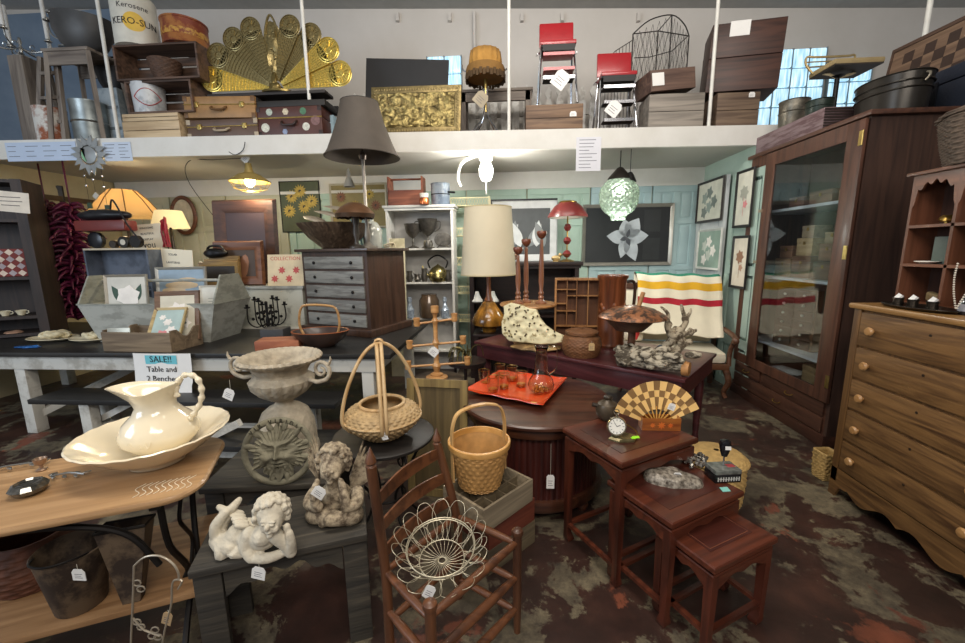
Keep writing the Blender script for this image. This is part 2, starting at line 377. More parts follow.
# glass block windows in the upper wall
SKY = emit('#bfe0f5', 1.5)
def blockwin(n, x0, y0, x1, y1, nx, ny):
    xc, z0, w_, h = RC(x0, y0, x1, y1, YB + .12); mb = MB(at((xc, YB + .12, z0))); bw, bh = w_ / nx, h / ny
    gm, nt, b = base('glass_block', .15); b.inputs['Base Color'].default_value = lin('#8fb6c9'); b.inputs['Emission Strength'].default_value = 1.15
    q = coords(nt, (26, 1, 3)); wv = N(nt, 'ShaderNodeTexNoise'); wv.inputs['Scale'].default_value = 1.5; nt.links.new(q, wv.inputs['Vector'])
    nt.links.new(ramp(nt, wv.outputs[0], [(.3, '#6fa6c2'), (.65, '#d8f2ff')]), b.inputs['Emission Color'])
    for i in range(nx):
        for j in range(ny): mb.box((-w_ / 2 + bw * (i + .5), 0, bh * (j + .5)), (bw * .93, .05, bh * .93), b=.02)
    f = MB(at((xc, YB + .13, z0))); f.b2(-w_ / 2, w_ / 2, 0, .02, 0, h)
    for i in range(nx + 1): f.b2(-w_ / 2 + bw * i - .006, -w_ / 2 + bw * i + .006, -.03, .02, 0, h)
    fr = ST(f, 'window_%d' % n, flat('#7c8e96', .7)); g = ST(mb, 'window_glass_blocks', gm, parent=fr)
blockwin(1, 756, 49, 822, 126, 4, 4); blockwin(2, 428, 56, 462, 128, 2, 4)
blockwin(3, 826, 60, 868, 125, 2, 3)
ST(MB().b2(-8.9, -5.3, YB + .12, YB + .165, 2.78, 5.0), 'trim_5', worn('#7f8fa0', '#66788c', .5, 1.5, .8, soft=.2))
# picket fence leaning at the back of the mezzanine
mb = MB(); x0 = PY(352, 60, 5.7).x; x1 = PY(618, 60, 5.7).x; n = 25
for i in range(n):
    x = x0 + (x1 - x0) * i / (n - 1); h = .86 + .02 * sin(i * 1.7)
    mb.prism([(x - .045, 0), (x + .045, 0), (x + .045, h - .2), (x + .022, h - .16), (x + .05, h - .09), (x, h), (x - .05, h - .09), (x - .022, h - .16), (x - .045, h - .2)], -.012, .012, M=MX.Translation((0, 0, 0)) @ MX(((1, 0, 0, 0), (0, 0, -1, 0), (0, 1, 0, 0), (0, 0, 0, 1))))
pf = T('picket_fence', 'weathered white picket fence standing along the back of the mezzanine', 'fence', (0, 5.72, 2.828))
P(mb, 'pickets', worn('#d8d6d0', '#b4afa6', .55, 8), pf, ang=30)
P(MB().b2(x0, x1, .012, .045, .12, .19).b2(x0, x1, .012, .045, .5, .57), 'rail', worn('#b4b0a8', '#8d877c', .55, 8), pf)
# ================================================================ FOREGROUND, left to right
OAK = wood('#96734e', '#b8936a', 'x', .45, coat=.1); IRONB = flat('#1d1917', .5, .5, var=.3, vs=20)
# --- treadle table: rounded oak top, iron stand, lower shelf
O1 = V((-1.565, 1.345, 0)); RZ = 25
t = T('treadle_table', 'light oak table with rounded corners on a curved black iron stand, bottom left', 'table', O1, RZ)
def rrect(w, d, r, n=6):
    out = []
    for cx, cy, a0 in ((w / 2 - r, d / 2 - r, 0), (-w / 2 + r, d / 2 - r, 90), (-w / 2 + r, -d / 2 + r, 180), (w / 2 - r, -d / 2 + r, 270)):
        for i in range(n + 1): a = RD(a0 + 90 * i / n); out.append((cx + r * cos(a), cy + r * sin(a)))
    return out
def slab(mb, poly, z0, z1, b=.008, M=None):   # prism with eased edges
    M = M or MX.Identity(4); cx = sum(p[0] for p in poly) / len(poly); cy = sum(p[1] for p in poly) / len(poly)
    def sc(k, z): return [M @ V((x + (cx - x) / max(1e-6, math.hypot(x - cx, y - cy)) * k, y + (cy - y) / max(1e-6, math.hypot(x - cx, y - cy)) * k, z)) for x, y in poly]
    return mb.rings([sc(b, z0), sc(0, z0 + b), sc(0, z1 - b), sc(b, z1)])
tw = .53
mb = MB(at((-.20, 0, 0))); slab(mb, rrect(1.12, tw, .12), .725, .75); P(mb, 'tabletop', OAK, t)
mb = MB(at((.22, -.16, .7505)))
for i in range(9):
    mb.tube([(-.07 + .02 * i + .012 * sin(j * .9), -.05 + .0 * i + .09 * j / 8, .001) for j in range(9)], .0012, 4)
P(mb, 'lace_inlay', flat('#efe6cf', .7), t, label='pale lace-like inlay at the rounded corner')
for sx in (.22,):
    mb = MB(); mb.tube([(sx, -.2, .72), (sx - .01, -.15, .5), (sx + .01, -.06, .3), (sx, -.14, .12), (sx, -.24, .015)], .012, 8, sub=5)
    mb.tube([(sx, .2, .72), (sx - .01, .15, .5), (sx + .01, .06, .3), (sx, .14, .12), (sx, .24, .015)], .012, 8, sub=5)
    mb.box((sx, 0, .715), (.03, .5, .016)); mb.box((sx, 0, .29), (.02, .16, .02))
    mb.tube([(sx, 0, .3), (sx, .05, .38), (sx, 0, .46), (sx, -.05, .54), (sx, 0, .62), (sx, 0, .715)], .008, 6, sub=4)
    P(mb, 'iron_leg', IRONB, t)
mb = MB(); mb.tube([(-.4, -.2, .715), (-.2, -.2, .705), (0, -.2, .67), (.12, -.2, .60), (.19, -.2, .46)], .011, 8, sub=6); P(mb, 'iron_brace', IRONB, t)
mb = MB(); mb.tube([(-.75, -.2, .72), (-.75, -.08, .3), (-.75, -.22, .015)], .012, 8, sub=5).tube([(-.75, .2, .72), (-.75, .08, .3), (-.75, .22, .015)], .012, 8, sub=5); P(mb, 'iron_leg', IRONB, t)
t = T('low_plank_shelf', 'wide low oak plank shelf underneath the treadle table', 'shelf', (-1.62, 1.45, 0), RZ)
P(MB().b2(-.62, .42, -.3, .24, .27, .295, b=.004), 'shelf_board', wood('#7c5a3a', '#a5805a', 'x', .5), t)
P(MB().b2(-.6, -.56, -.2, .2, 0, .27).b2(.3, .34, -.2, .2, 0, .27), 'support', wood('#4d3826', '#6b4e36', 'z', .6), t)
# --- ironstone basin and pitcher
CER = flat('#e9dcc0', .12, 0, var=.04, vs=6, coat=.6); bc = V((-1.475, 1.475, .751))
t = T('wash_basin', 'large cream ironstone wash basin with a scalloped rim on the oak table', 'basin', bc)
prof = [(0, .004), (.10, .002), (.105, .012), (.13, .03), (.19, .065), (.235, .105), (.262, .125), (.268, .132), (.262, .136), (.23, .118), (.18, .075), (.12, .045), (0, .036)]
def bf(r, z, a):
    k = 1 + .006 * (abs(sin(a * 12)) - .5) * (1 if r > .22 else 0); return (r * k * cos(a), r * k * sin(a), z + (.0012 * sin(a * 24) if r > .25 else 0))
P(MB().lathe(prof, 144, fn=bf), 'bowl', CER, t, ang=60)
pr = V(bc) + V((.02, .01, .037)); t = T('pitcher', 'cream ironstone water pitcher with twisted handle standing in the basin', 'pitcher', pr, 8)
prof = [(0, 0), (.065, 0), (.07, .012), (.10, .03), (.135, .07), (.138, .10), (.12, .14), (.085, .175), (.068, .20), (.07, .225), (.088, .25), (.105, .272)]
def pf_(r, z, a):
    x, y = r * cos(a), r * sin(a)
    if z > .19:
        q = (z - .19) / .09; sp = max(0, -cos(a)) ** 3; x -= .085 * q * sp; z2 = z + .012 * q * sp + .012 * q * sin(a * 2) ** 2 + .01 * q * max(0, cos(a)) ** 4 * 3; return (x, y * (1 - .12 * q), z2)
    return (x, y, z)
full = prof + [(r - .006, z) for r, z in prof[::-1]][:-1] + [(0, .01)]
P(MB().lathe(full, 72, fn=pf_), 'jug', CER, t, ang=70)
hp = smooth_path([V(q) for q in ((.085, 0, .235), (.09, 0, .285), (.125, 0, .325), (.17, 0, .315), (.185, 0, .26), (.17, 0, .20), (.135, 0, .15), (.12, 0, .135))], 8)
P(MB().tube(hp, lambda u: .0105 + .0028 * sin(u * 70), 10), 'handle', CER, t, ang=180)
mb = MB()
for k in range(3):
    mb.tube([( -.03 + .03 * k + .006 * j, -.137 + .002 * abs(j - 2), .09 + .012 * sin(j * 1.3 + k)) for j in range(5)], .0016, 5, sub=3)
P(mb, 'embossed_leaves', CER, t)
# cut crystal bowl, candle sticks lying on table
GL = flat('#77756f', .08, .85, var=.5, vs=60)
t = T('cut_crystal_dish', 'small dark faceted crystal dish near the front edge of the oak table', 'dish', PZ(30, 493, .751))
P(MB().lathe([(0, 0), (.032, 0), (.048, .012), (.055, .026), (.045, .04), (.038, .043), (.034, .036), (0, .03)], 12), 'dish_body', GL, t, ang=10)
for i, (px, py, a, L, lb) in enumerate(((12, 470, 28, .2, 'silver candle holder lying at the left edge of the oak table'), (68, 478, 10, .12, 'small silver leaf spray lying beside the basin'))):
    t = T('silver_ornament', lb, 'ornament', PZ(px, py, .751), a)
    mb = MB(); mb.tube([(-L / 2, 0, .012), (0, .01, .016), (L / 2, 0, .012)], .004, 6, sub=4)
    P(mb, 'stem', SILVER, t); mb = MB()
    for k in range(7): mb.blob((-L / 2 + L * k / 6, .012 * (-1) ** k, .014), (.016, .007, .005), 1, rot=(0, 0, 40 * (-1) ** k))
    P(mb, 'leaves', SILVER, t)
t = T('silver_cup', 'tiny tarnished silver cup on the oak table beside the basin', 'cup', PZ(42, 470, .751)); P(MB().lathe([(0, 0), (.016, 0), (.018, .004), (.006, .012), (.006, .02), (.018, .032), (.022, .05), (.019, .05), (.012, .032), (0, .028)], 20), 'cup_body', flat('#a58c78', .35, .8), t)
# --- under-table things on the low shelf (z .295)
zs = .296
pb = PZ(8, 600, zs); t = T('coiled_basket', 'dark red-brown coiled basket at the bottom left corner', 'basket', (pb.x - .02, pb.y + .12, zs))
mb = MB(); prof = []
for k in range(17):
    z = .2 * k / 16; prof.append((.10 + .055 * sin(pi * (.15 + .75 * k / 16)), z))
weave(mb, prof, n=72, rows=14, amp=.0045, stakes=18, th=.008); P(mb, 'basket_body', flat('#5a3524', .75, var=.35, vs=25, bmp=.3), t, ang=180)
pb = PZ(78, 617, zs); t = T('rusty_pail', 'dark rusted metal pail with a wire bail, standing on the low shelf', 'pail', (pb.x - .05, pb.y + .06, zs), 20)
mb = MB(); mb.lathe([(0, 0), (.072, 0), (.075, .004), (.106, .235), (.110, .238), (.106, .242), (.102, .235), (.071, .008), (0, .008)], 36)
RUST = worn('#3a2f28', '#6b5a48', .5, 9, .6, .3); P(mb, 'pail_body', RUST, t)
mb = MB(); mb.tube([(-.108, 0, .225), (-.07, -.085, .245), (0, -.12, .25), (.07, -.085, .245), (.108, 0, .225)], .004, 6, sub=5); P(mb, 'bail_handle', IRONB, t)
tag(V((pb.x + .065, pb.y - .02, zs + .24)), t, .05, .045, drop=.02)
pb = PZ(113, 606, zs); t = T('tapered_metal_scoop', 'dark tapered tin grain chute leaning up beside the rusty pail', 'scoop', (pb.x + .055, pb.y + .03, zs + .002), 22, rx=-6)
mb = MB(); W0, W1, D0, D1, hh = .028, .078, .018, .04, .30
def q4(w, d, z): return [V((-w, -d, z)), V((w, -d, z)), V((w, d, z)), V((-w, d, z))]
mb.rings([q4(W0, D0, 0), q4(W1, D1, hh), q4(W1 - .006, D1 - .006, hh), q4(W0 - .005, D0 - .005, .01)]); P(mb, 'chute_body', RUST, t, ang=20)
P(MB().tube([(-W1, -D1, hh), (W1, -D1, hh), (W1, D1, hh), (-W1, D1, hh)], .006, 6, closed=True), 'rolled_rim', IRONB, t)
# wire plant stand in front with curls
pa = PY(127, 640, 1.0); t = T('wire_stand', 'thin white wire stand with looping curls and a brown tag, front left', 'stand', (PY(128, 600, 1.0).x, 1.0, 0))
g = lambda px, py, y=1.0: PY(px, py, y)
mb = MB(); mb.tube([g(134, 566), g(133, 600), g(131, 643), g(130, 700), V((g(131, 700).x, 1.0, .003))], .003, 6, sub=3)
mb.tube([g(134, 566), g(145, 557), g(160, 556), g(172, 563), g(178, 572), g(179, 580)], .003, 6, sub=4)
mb.tube([g(178, 589), g(182, 581), g(175, 580), g(172, 586), g(171, 606), g(163, 640), g(158, 700), V((g(160, 700).x, 1.0, .003))], .003, 6, sub=4)
mb.tube([g(133, 618), g(143, 629), g(152, 633), g(160, 636)], .003, 6, sub=4)
P(mb, 'wire_frame', flat('#a89c8a', .4, .6), t, world=True)
mb = MB()
for cx, cy in ((137, 583), (141, 589), (137, 622), (141, 627), (155, 630), (158, 637), (152, 636)):
    mb.tube([g(cx + 4 * cos(a), cy + 3 * sin(a)) for a in [k * pi / 4 for k in range(8)]], .0022, 5, closed=True)
P(mb, 'wire_curls', flat('#a89c8a', .4, .6), t, world=True)
tag(g(168, 610), t, .03, .045, drop=.01, col=flat('#a58a66', .8), ry=20)
# --- two worn dark benches carrying the statues
DKW = wood('#2b2926', '#454038', 'x', .65, sc=1.8, bmp=.7, c3='#665e50')
def old_bench(loc, rz, w, d, h, label, th=.03):
    t = T('rustic_bench', label, 'bench', loc, rz)
    P(MB().box((0, 0, h - th / 2), (w, d, th), b=.006), 'seat', DKW, t)
    iw, idd = w * .84, d * .8
    def apron(L, M):
        n = 24; top = [(-L / 2 + L * i / n, h - th) for i in range(n + 1)]; f = lambda u: h - th - .05 - .06 * (max(0, abs(2 * u - 1) - .35) / .65) ** .7 - .012 * cos(8 * pi * u)
        bot = [(-L / 2 + L * i / n, f(i / n)) for i in range(n + 1)]; m = MB(M)
        m.rings([[V((a[0], -.01, a[1])), V((a[0], .01, a[1])), V((b_[0], .01, b_[1])), V((b_[0], -.01, b_[1]))] for a, b_ in zip(top, bot)]); return m
    P(apron(iw - .1, at((0, -idd / 2, 0))), 'apron', DKW, t, label='scalloped front apron'); P(apron(iw - .1, at((0, idd / 2, 0))), 'apron', DKW, t)
    P(MB().box((-iw / 2, 0, h - .08), (.02, idd - .02, .1)), 'side_apron', DKW, t); P(MB().box((iw / 2, 0, h - .08), (.02, idd - .02, .1)), 'side_apron', DKW, t)
    for sx in (-1, 1):
        for sy in (-1, 1): P(MB().box((sx * iw / 2, sy * idd / 2, (h - th) / 2), (.09, .03, h - th), b=.003), 'leg', DKW, t)
    return t
c0, c1, c2, c3 = PZ(192, 580, .5), PZ(370, 541, .5), PZ(362, 492, .5), PZ(222, 492, .5)
ang = math.degrees(math.atan2(c1.y - c0.y, c1.x - c0.x)); wv = (c1 - c0).length; ctr = (c0 + c1 + c2 + c3) / 4
old_bench((ctr.x, ctr.y, 0), ang, wv + .02, .37, .5, 'black-brown rustic bench in front, carrying the white reclining cherub and the mottled cherub')
c0 = PZ(217, 497, .44); old_bench((-1.27, 2.02, 0), 8, .66, .46, .44, 'second dark rustic bench behind the cherubs, carrying the stone urn and round face plaque')
# --- urn
STN = flat('#aca08c', .85, var=.3, vs=18, bmp=.8, bs=45); up_ = V((-1.30, 2.13, .441))
t = T('garden_urn', 'weathered cream stone garden urn with scroll handles, standing behind the round face plaque', 'urn', up_)
def gad(r, z, a): k = 1 + (.06 * abs(sin(a * 9)) * min(1, (z - .36) / .04) if .36 < z < .47 else 0) + (.02 * sin(a * 36) if z > .545 and r > .2 else 0); return (r * k * cos(a), r * k * sin(a), z)
prof = [(0, 0), (.165, 0), (.17, .025), (.165, .05), (.16, .06), (.158, .13), (.15, .20), (.125, .26), (.09, .29), (.055, .305), (.048, .318), (.052, .33), (.08, .345), (.125, .375), (.158, .42), (.166, .455), (.15, .475), (.135, .485), (.138, .50), (.15, .53), (.185, .55), (.212, .562), (.222, .578), (.212, .592), (.192, .588), (.175, .56), (.14, .50), (.1, .46), (0, .44)]
P(MB().lathe(prof, 144, fn=gad), 'urn_body', STN, t, ang=50)
for s_ in (-1, 1):
    mb = MB(at((0, 0, 0), 0, 0, -8)); pts = [V((s_ * .15, 0, .45)), V((s_ * .19, -.01, .462)), V((s_ * .235, -.02, .455))]; pts += [V((s_ * (.268 + .058 * (1 - k / 26) * cos(-pi / 2 + k * .45)), -.02, .525 + .062 * (1 - k / 26) * sin(-pi / 2 + k * .45))) for k in range(22)]
    mb.tube(pts, lambda u: .013 * (1 - .45 * u), 8)
    mb.tube([(s_ * .315, -.02, .56), (s_ * .33, -.02, .585), (s_ * .328, -.02, .605)], lambda u: .011 * (1 - .8 * u), 6)
    P(mb, 'scroll_handle', STN, t, ang=60)
tag(up_ + V((-.275, -.055, .462)), t, .06, .065, drop=.055, ry=25)
# --- green man medallion (bas-relief face, ring with letters)
VER = flat('#7d7865', .8, var=.3, vs=18, bmp=.5, bs=70)
mp = V((-1.165, 1.80, .441)); R_ = .175; t = T('face_plaque', 'round grey-green plaque of a leafy bearded face inside a lettered ring, leaning on the urn', 'plaque', mp, 14, rx=-8)
mb = MB(at((0, 0, R_), 90, 0, 0)); ring = []
mb.surf(lambda u, v_: ((R_ - .016 - .016 * cos(2 * pi * v_)) * cos(2 * pi * u), (R_ - .016 - .016 * cos(2 * pi * v_)) * sin(2 * pi * u), .012 * sin(2 * pi * v_)), 72, 10, cu=True, cv=True)
for k, ch in enumerate('VIR VIRIDIS'):
    a = RD(138 - k * 9.4)
    if ch != ' ': mb.m = 1; mb.text(ch, .028, MX.Translation((cos(a) * (R_ - .018), sin(a) * (R_ - .018), .013)) @ rotm(0, 0, math.degrees(a) - 90), .004)
P(mb, 'lettered_ring', [VER, flat('#3f3c2f', .8)], t, ang=40)
mb = MB(at((0, 0, R_), 90, 0, 0))
def face(u, v_):
    a = 2 * pi * u; rr = (.128 + .014 * sin(a * 9) + .008 * sin(a * 17 + 1)) * v_; x, y = rr * cos(a), rr * sin(a); G = lambda cx, cy, wx, wy: math.exp(-((x - cx) / wx) ** 2 - ((y - cy) / wy) ** 2)
    z = .03 * (1 - v_ ** 2) + .036 * G(0, .005, .010, .034) + .02 * G(0, -.018, .018, .012)
    for q in (-1, 1):
        z += .020 * G(q * .048, -.022, .03, .022) - .016 * G(q * .038, .014, .024, .012) + .014 * G(q * .036, .016, .017, .006) + .016 * math.exp(-((x - q * .04) / .036) ** 2 - ((y - .038 - .28 * abs(x)) / .009) ** 2)
    z += .013 * G(0, -.048, .026, .006) - .016 * G(0, -.057, .028, .0032) + .014 * G(0, -.066, .020, .006)
    if y < -.075: z += .006 * sin(x * 240)
    if y > .06 or v_ > .72: z += .006 * sin(math.atan2(y, x) * 36) * min(1, v_ * 1.2)
    return (x, y, z)
mb.surf(face, 140, 60, cu=True)
mb.surf(lambda u, v_: ((.112 * v_) * cos(2 * pi * u), .112 * v_ * sin(2 * pi * u), -.006), 24, 2, cu=True)
for k in range(12):   # leaves that tie the face to the ring
    a = RD(15 + 30 * k); 
    if k not in (7, 10, 6): mb.blob((cos(a) * .135, sin(a) * .135, .004), (.032, .015, .008), 2, .01, 40, rot=(0, 0, math.degrees(a)), seed=k)
mb.prism([(-.035, -.085), (.035, -.085), (.012, -.135), (0, -.15), (-.012, -.135)], 0, .014)
mb.prism([(-.012, .1), (.012, .1), (.006, .14), (-.006, .14)], 0, .014)
P(mb, 'leafy_face', VER, t, ang=60)
# --- cherub statues (each body one continuous surface)
def limb(mb, pts, r0, r1, n=14): mb.tube([V(p) for p in pts], lambda u: r0 + (r1 - r0) * u, n, sub=5); mb.blob(pts[0], r0, 2); mb.blob(pts[-1], r1, 2)
WST = flat('#c9c0ad', .8, var=.14, vs=14, bmp=.5, bs=60)
y1 = 1.26; g = lambda px, py, y: PY(px, py, y)
base1 = PZ(240, 548, .5); t = T('reclining_cherub_statue', 'white stone cherub lying on its belly with chin on hand and feet in the air', 'statue', (base1.x, base1.y, .5))
g = lambda px, py, z: PZ(px, py, z)
mb = MB(); HD = g(272, 512, .675)
mb.blob(HD, (.052, .054, .060), 3); F_ = HD + V((.016, -.034, -.016)); mb.blob(F_, (.037, .034, .04), 3)
mb.blob(F_ + V((.006, -.037, .003)), (.009, .012, .012), 2)
for q in (-1, 1): mb.blob(F_ + V((.006 + q * .016, -.027, .021)), (.014, .007, .005), 2)
for q in (-1, 1): mb.blob(F_ + V((.006 + q * .019, -.022, -.010)), (.014, .012, .013), 2)
mb.blob(F_ + V((.006, -.024, -.034)), (.012, .012, .010), 2); mb.blob(F_ + V((.006, -.033, -.018)), (.011, .006, .0035), 2)
limb(mb, [HD + V((0, .0, -.05)), g(263, 536, .60)], .028, .036)
mb.blob(g(263, 537, .582), (.05, .042, .046), 3); mb.blob(g(252, 537, .568), (.045, .052, .038), 3); mb.blob(g(240, 535, .562), (.048, .05, .048), 3); mb.blob(g(247, 530, .572), (.04, .046, .042), 3)
limb(mb, [g(250, 534, .60), g(246, 546, .56), g(252, 557, .523)], .028, .022)
limb(mb, [g(252, 557, .522), g(268, 558, .520), g(284, 552, .522)], .021, .016); mb.blob(g(288, 549, .525), (.02, .018, .016), 2)
limb(mb, [g(276, 536, .60), g(287, 545, .555), g(291, 552, .525)], .026, .021); limb(mb, [g(291, 552, .523), g(291, 543, .57), g(289, 533, .61)], .02, .014)
mb.blob(g(287, 528, .626), (.013, .014, .02), 2)
limb(mb, [g(236, 538, .56), g(226, 540, .545), g(218, 538, .54)], .036, .026); limb(mb, [g(218, 537, .54), g(223, 522, .60), g(233, 507, .655)], .028, .016); limb(mb, [g(233, 507, .655), g(239, 500, .66)], .016, .012)
limb(mb, [g(232, 546, .54), g(224, 546, .535), g(217, 540, .535)], .036, .028); limb(mb, [g(218, 538, .545), g(216, 526, .60), g(226, 512, .65)], .026, .016); limb(mb, [g(226, 511, .65), g(219, 507, .655)], .015, .011)
for k, (px, py) in enumerate(((230, 548), (238, 550), (224, 549), (243, 546))): mb.blob(g(px, py, .53), (.03, .03, .027), 2, .015, 30, seed=k)
P(mb, 'body', WST, t, world=True, fuse=.0036, sm=2, ang=180)
def curls(HD, s, n, face, r, seed, m_, t):
    mb = MB(); random.seed(seed); fd = face.normalized()
    for k in range(n):
        a = 1 - 2 * (k + .5) / n; th = k * 2.39996; d = V((math.sqrt(1 - a * a) * cos(th), math.sqrt(1 - a * a) * sin(th), a))
        if d.dot(fd) > .35 or d.z < -.55: continue
        mb.blob(HD + V((d.x * s[0], d.y * s[1], d.z * s[2])), r * random.uniform(.8, 1.15), 1, .003, 60, seed=k)
    P(mb, 'curly_hair', m_, t, world=True, fuse=.004, sm=1, ang=180)
curls(HD, (.056, .056, .064), 110, V((.35, -.8, -.35)), .0135, 3, WST, t)
def eyes(F_, dx, dy, dz, m_, t, sk=0):
    for q in (-1, 1): P(MB().blob(F_ + V((dx + q * .0155, dy + q * sk, dz)), (.0095, .0055, .0055), 2), 'eyelid', m_, t, world=True)
eyes(F_, .006, -.031, .012, WST, t)
mb = MB(); a = g(240, 528, .61)
for k in range(5): mb.blob(a + V((.01 - .016 * k, .015 * k, .01 + .002 * k)), (.03, .013, .012), 2, rot=(0, 20, 30))
P(mb, 'wing', WST, t, world=True, fuse=.004, sm=2, ang=180)
tag(g(262, 566, .49) + V((0, -.015, .02)), t, .05, .05, drop=.012, ry=12)
MOT = worn('#57493a', '#b3a389', .49, 30, .85, bmp=.7, soft=.1)
b2 = PZ(338, 522, .5); y2 = b2.y + .05; t = T('kneeling_cherub_statue', 'mottled brown and grey cherub crouching with chin in both hands and raised wings', 'statue', (b2.x, y2, .5))
dy = y2 - 1.5; g2 = lambda px, py, y: PY(px, py, y + dy)
mb = MB(); HD = g2(334, 461, 1.50)
mb.blob(HD, (.058, .056, .064), 3); F_ = HD + V((.004, -.040, -.018)); mb.blob(F_, (.045, .036, .046), 3); mb.blob(F_ + V((.004, -.038, .004)), (.009, .011, .012), 2)
for q in (-1, 1): mb.blob(F_ + V((.004 + q * .022, -.022, -.012)), (.017, .015, .015), 2)
mb.blob(F_ + V((.004, -.026, -.038)), (.014, .012, .011), 2); mb.blob(F_ + V((.004, -.035, -.020)), (.014, .006, .004), 2)
limb(mb, [g2(333, 482, 1.5), g2(335, 490, 1.51)], .03, .04)
mb.blob(g2(336, 496, 1.51), (.07, .055, .065), 3); mb.blob(g2(338, 510, 1.52), (.085, .065, .05), 3)
for s_ in (-1, 1):
    cx = 331 if s_ > 0 else 329
    limb(mb, [g2(336 + 21 * s_, 492, 1.50), g2(333 + 24 * s_, 503, 1.45), g2(332 + 14 * s_, 507, 1.42)], .028, .022); limb(mb, [g2(332 + 15 * s_, 507, 1.42), g2(329 + 15 * s_, 495, 1.42), g2(329 + 13 * s_, 485, 1.44)], .021, .015)
    mb.blob(g2(329 + 12 * s_, 482, 1.445), (.013, .014, .016), 2)
limb(mb, [g2(352, 509, 1.50), g2(354, 516, 1.44), g2(330, 520, 1.40)], .040, .026); limb(mb, [g2(330, 520, 1.41), g2(322, 524, 1.41)], .022, .015)
limb(mb, [g2(318, 508, 1.50), g2(314, 516, 1.44), g2(335, 516, 1.43)], .038, .026); limb(mb, [g2(343, 520, 1.43), g2(350, 523, 1.43)], .020, .014)
P(mb, 'body', MOT, t, world=True, fuse=.0045, sm=4, ang=180)
curls(HD, (.064, .06, .07), 120, V((.1, -.9, -.2)), .0155, 5, MOT, t)
eyes(F_, .004, -.036, .012, MOT, t)
for s_, tip, root in ((1, (372, 448), (350, 486)), (-1, (306, 440), (318, 482))):
    mb = MB(); a = g2(*root, 1.57); b_ = g2(*tip, 1.60)
    for k in range(8):
        f = k / 7; e = b_ + V((s_ * -.035 * (1 - f) + s_ * .012 * sin(pi * f), .0, .03 - .16 * f)); o_ = a + V((0, .004 * (k % 2), .04 - .05 * f))
        mb.surf(lambda u, v_: tuple(o_.lerp(e, u) + V((0, .014 * sin(pi * u), (v_ - .5) * .036 * sin(pi * min(.96, .12 + u * .8))))), 8, 4, th=.008)
    P(mb, 'wing', MOT, t, world=True, ang=60)
tag(g2(322, 487, 1.385), t, .05, .05, drop=.003, ry=35)
# --- round black stool with iron legs, rattan basket
sc = V((-.695, 2.04, 0)); t = T('round_side_table', 'round black table on scrolled wrought iron legs, under the rattan basket', 'side table', sc)
BLKW = wood('#171412', '#25201d', 'x', .5)
P(MB().lathe([(0, .595), (.262, .595), (.272, .602), (.272, .614), (.262, .62), (0, .62)], 64), 'tabletop', BLKW, t)
P(MB().lathe([(.20, .57), (.215, .57), (.215, .597), (.20, .597)], 48, cap=False), 'rim_band', IRONB, t)
for k in range(4):
    a = RD(45 + 90 * k); c_, s_ = cos(a), sin(a)
    pts = [(.20, .58), (.23, .5), (.17, .40), (.10, .3), (.10, .2), (.18, .08), (.235, .012)]
    mb = MB(); mb.tube([(r * c_, r * s_, z) for r, z in pts], .008, 7, sub=5)
    sp = [(.21 - .05 * (1 - j / 16) * cos(j * .6) - .05, .52 + .05 * (1 - j / 16) * sin(j * .6)) for j in range(14)]
    mb.tube([(r * c_, r * s_, z) for r, z in sp], .005, 6); P(mb, 'scroll_leg', IRONB, t)
P(MB().tube([(.1 * cos(k * pi / 8), .1 * sin(k * pi / 8), .26) for k in range(16)], .007, 7, closed=True), 'stretcher_ring', IRONB, t)
RAT = flat('#b4976c', .6, var=.22, vs=30, bmp=.3); RATL = wood('#b08a58', '#cfb184', 'z', .45)
bk = sc + V((.01, -.035, .621)); t = T('rattan_basket', 'squat woven rattan basket with tall crossed cane hoops on the round black table', 'basket', bk, 15)
mb = MB(); weave(mb, [(.075, .002), (.10, .012), (.15, .05), (.19, .09), (.2, .125), (.18, .155), (.14, .175), (.115, .183)], n=180, rows=17, stakes=60, amp=.006, th=.007)
P(mb, 'woven_body', RAT, t, ang=180)
P(MB().tube([(.115 * cos(a), .115 * sin(a), .188) for a in [k * pi / 20 for k in range(40)]], .0095, 8, closed=True), 'cane_rim', RATL, t)
P(MB().tube([(.202 * cos(a), .202 * sin(a), .118) for a in [k * pi / 24 for k in range(48)]], .006, 6, closed=True), 'waist_cane', RATL, t)
for k in range(2):
    for off in (-.011, .011):
        a = RD(20 + 75 * k); e = V((cos(a), sin(a), 0)); nrm = V((-sin(a), cos(a), 0)) * off
        if off > 0 and k == 0: continue
        pts = [e * -.08 + V((0, 0, .02)), e * -.17 + V((0, 0, .07)), e * -.212 + V((0, 0, .14)), e * -.175 + V((0, 0, .30)), e * -.09 + V((0, 0, .46)), V((0, 0, .515)), e * .09 + V((0, 0, .46)), e * .175 + V((0, 0, .30)), e * .212 + V((0, 0, .14)), e * .17 + V((0, 0, .07)), e * .08 + V((0, 0, .02))]
        P(MB().tube([p + nrm for p in pts], .0095, 8, sub=6), 'cane_hoop', RATL, t, ang=180)
mb = MB()
for k in range(5): mb.tube([(.022 * cos(q), -.01 + .008 * k - .006, .515 + .018 * sin(q)) for q in [j * pi / 5 for j in range(10)]], .004, 5, closed=True)
P(mb, 'cane_binding', RATL, t)
tag(bk + V((.06, -.19, .14)), t, .03, .05, drop=.02, ry=-15)
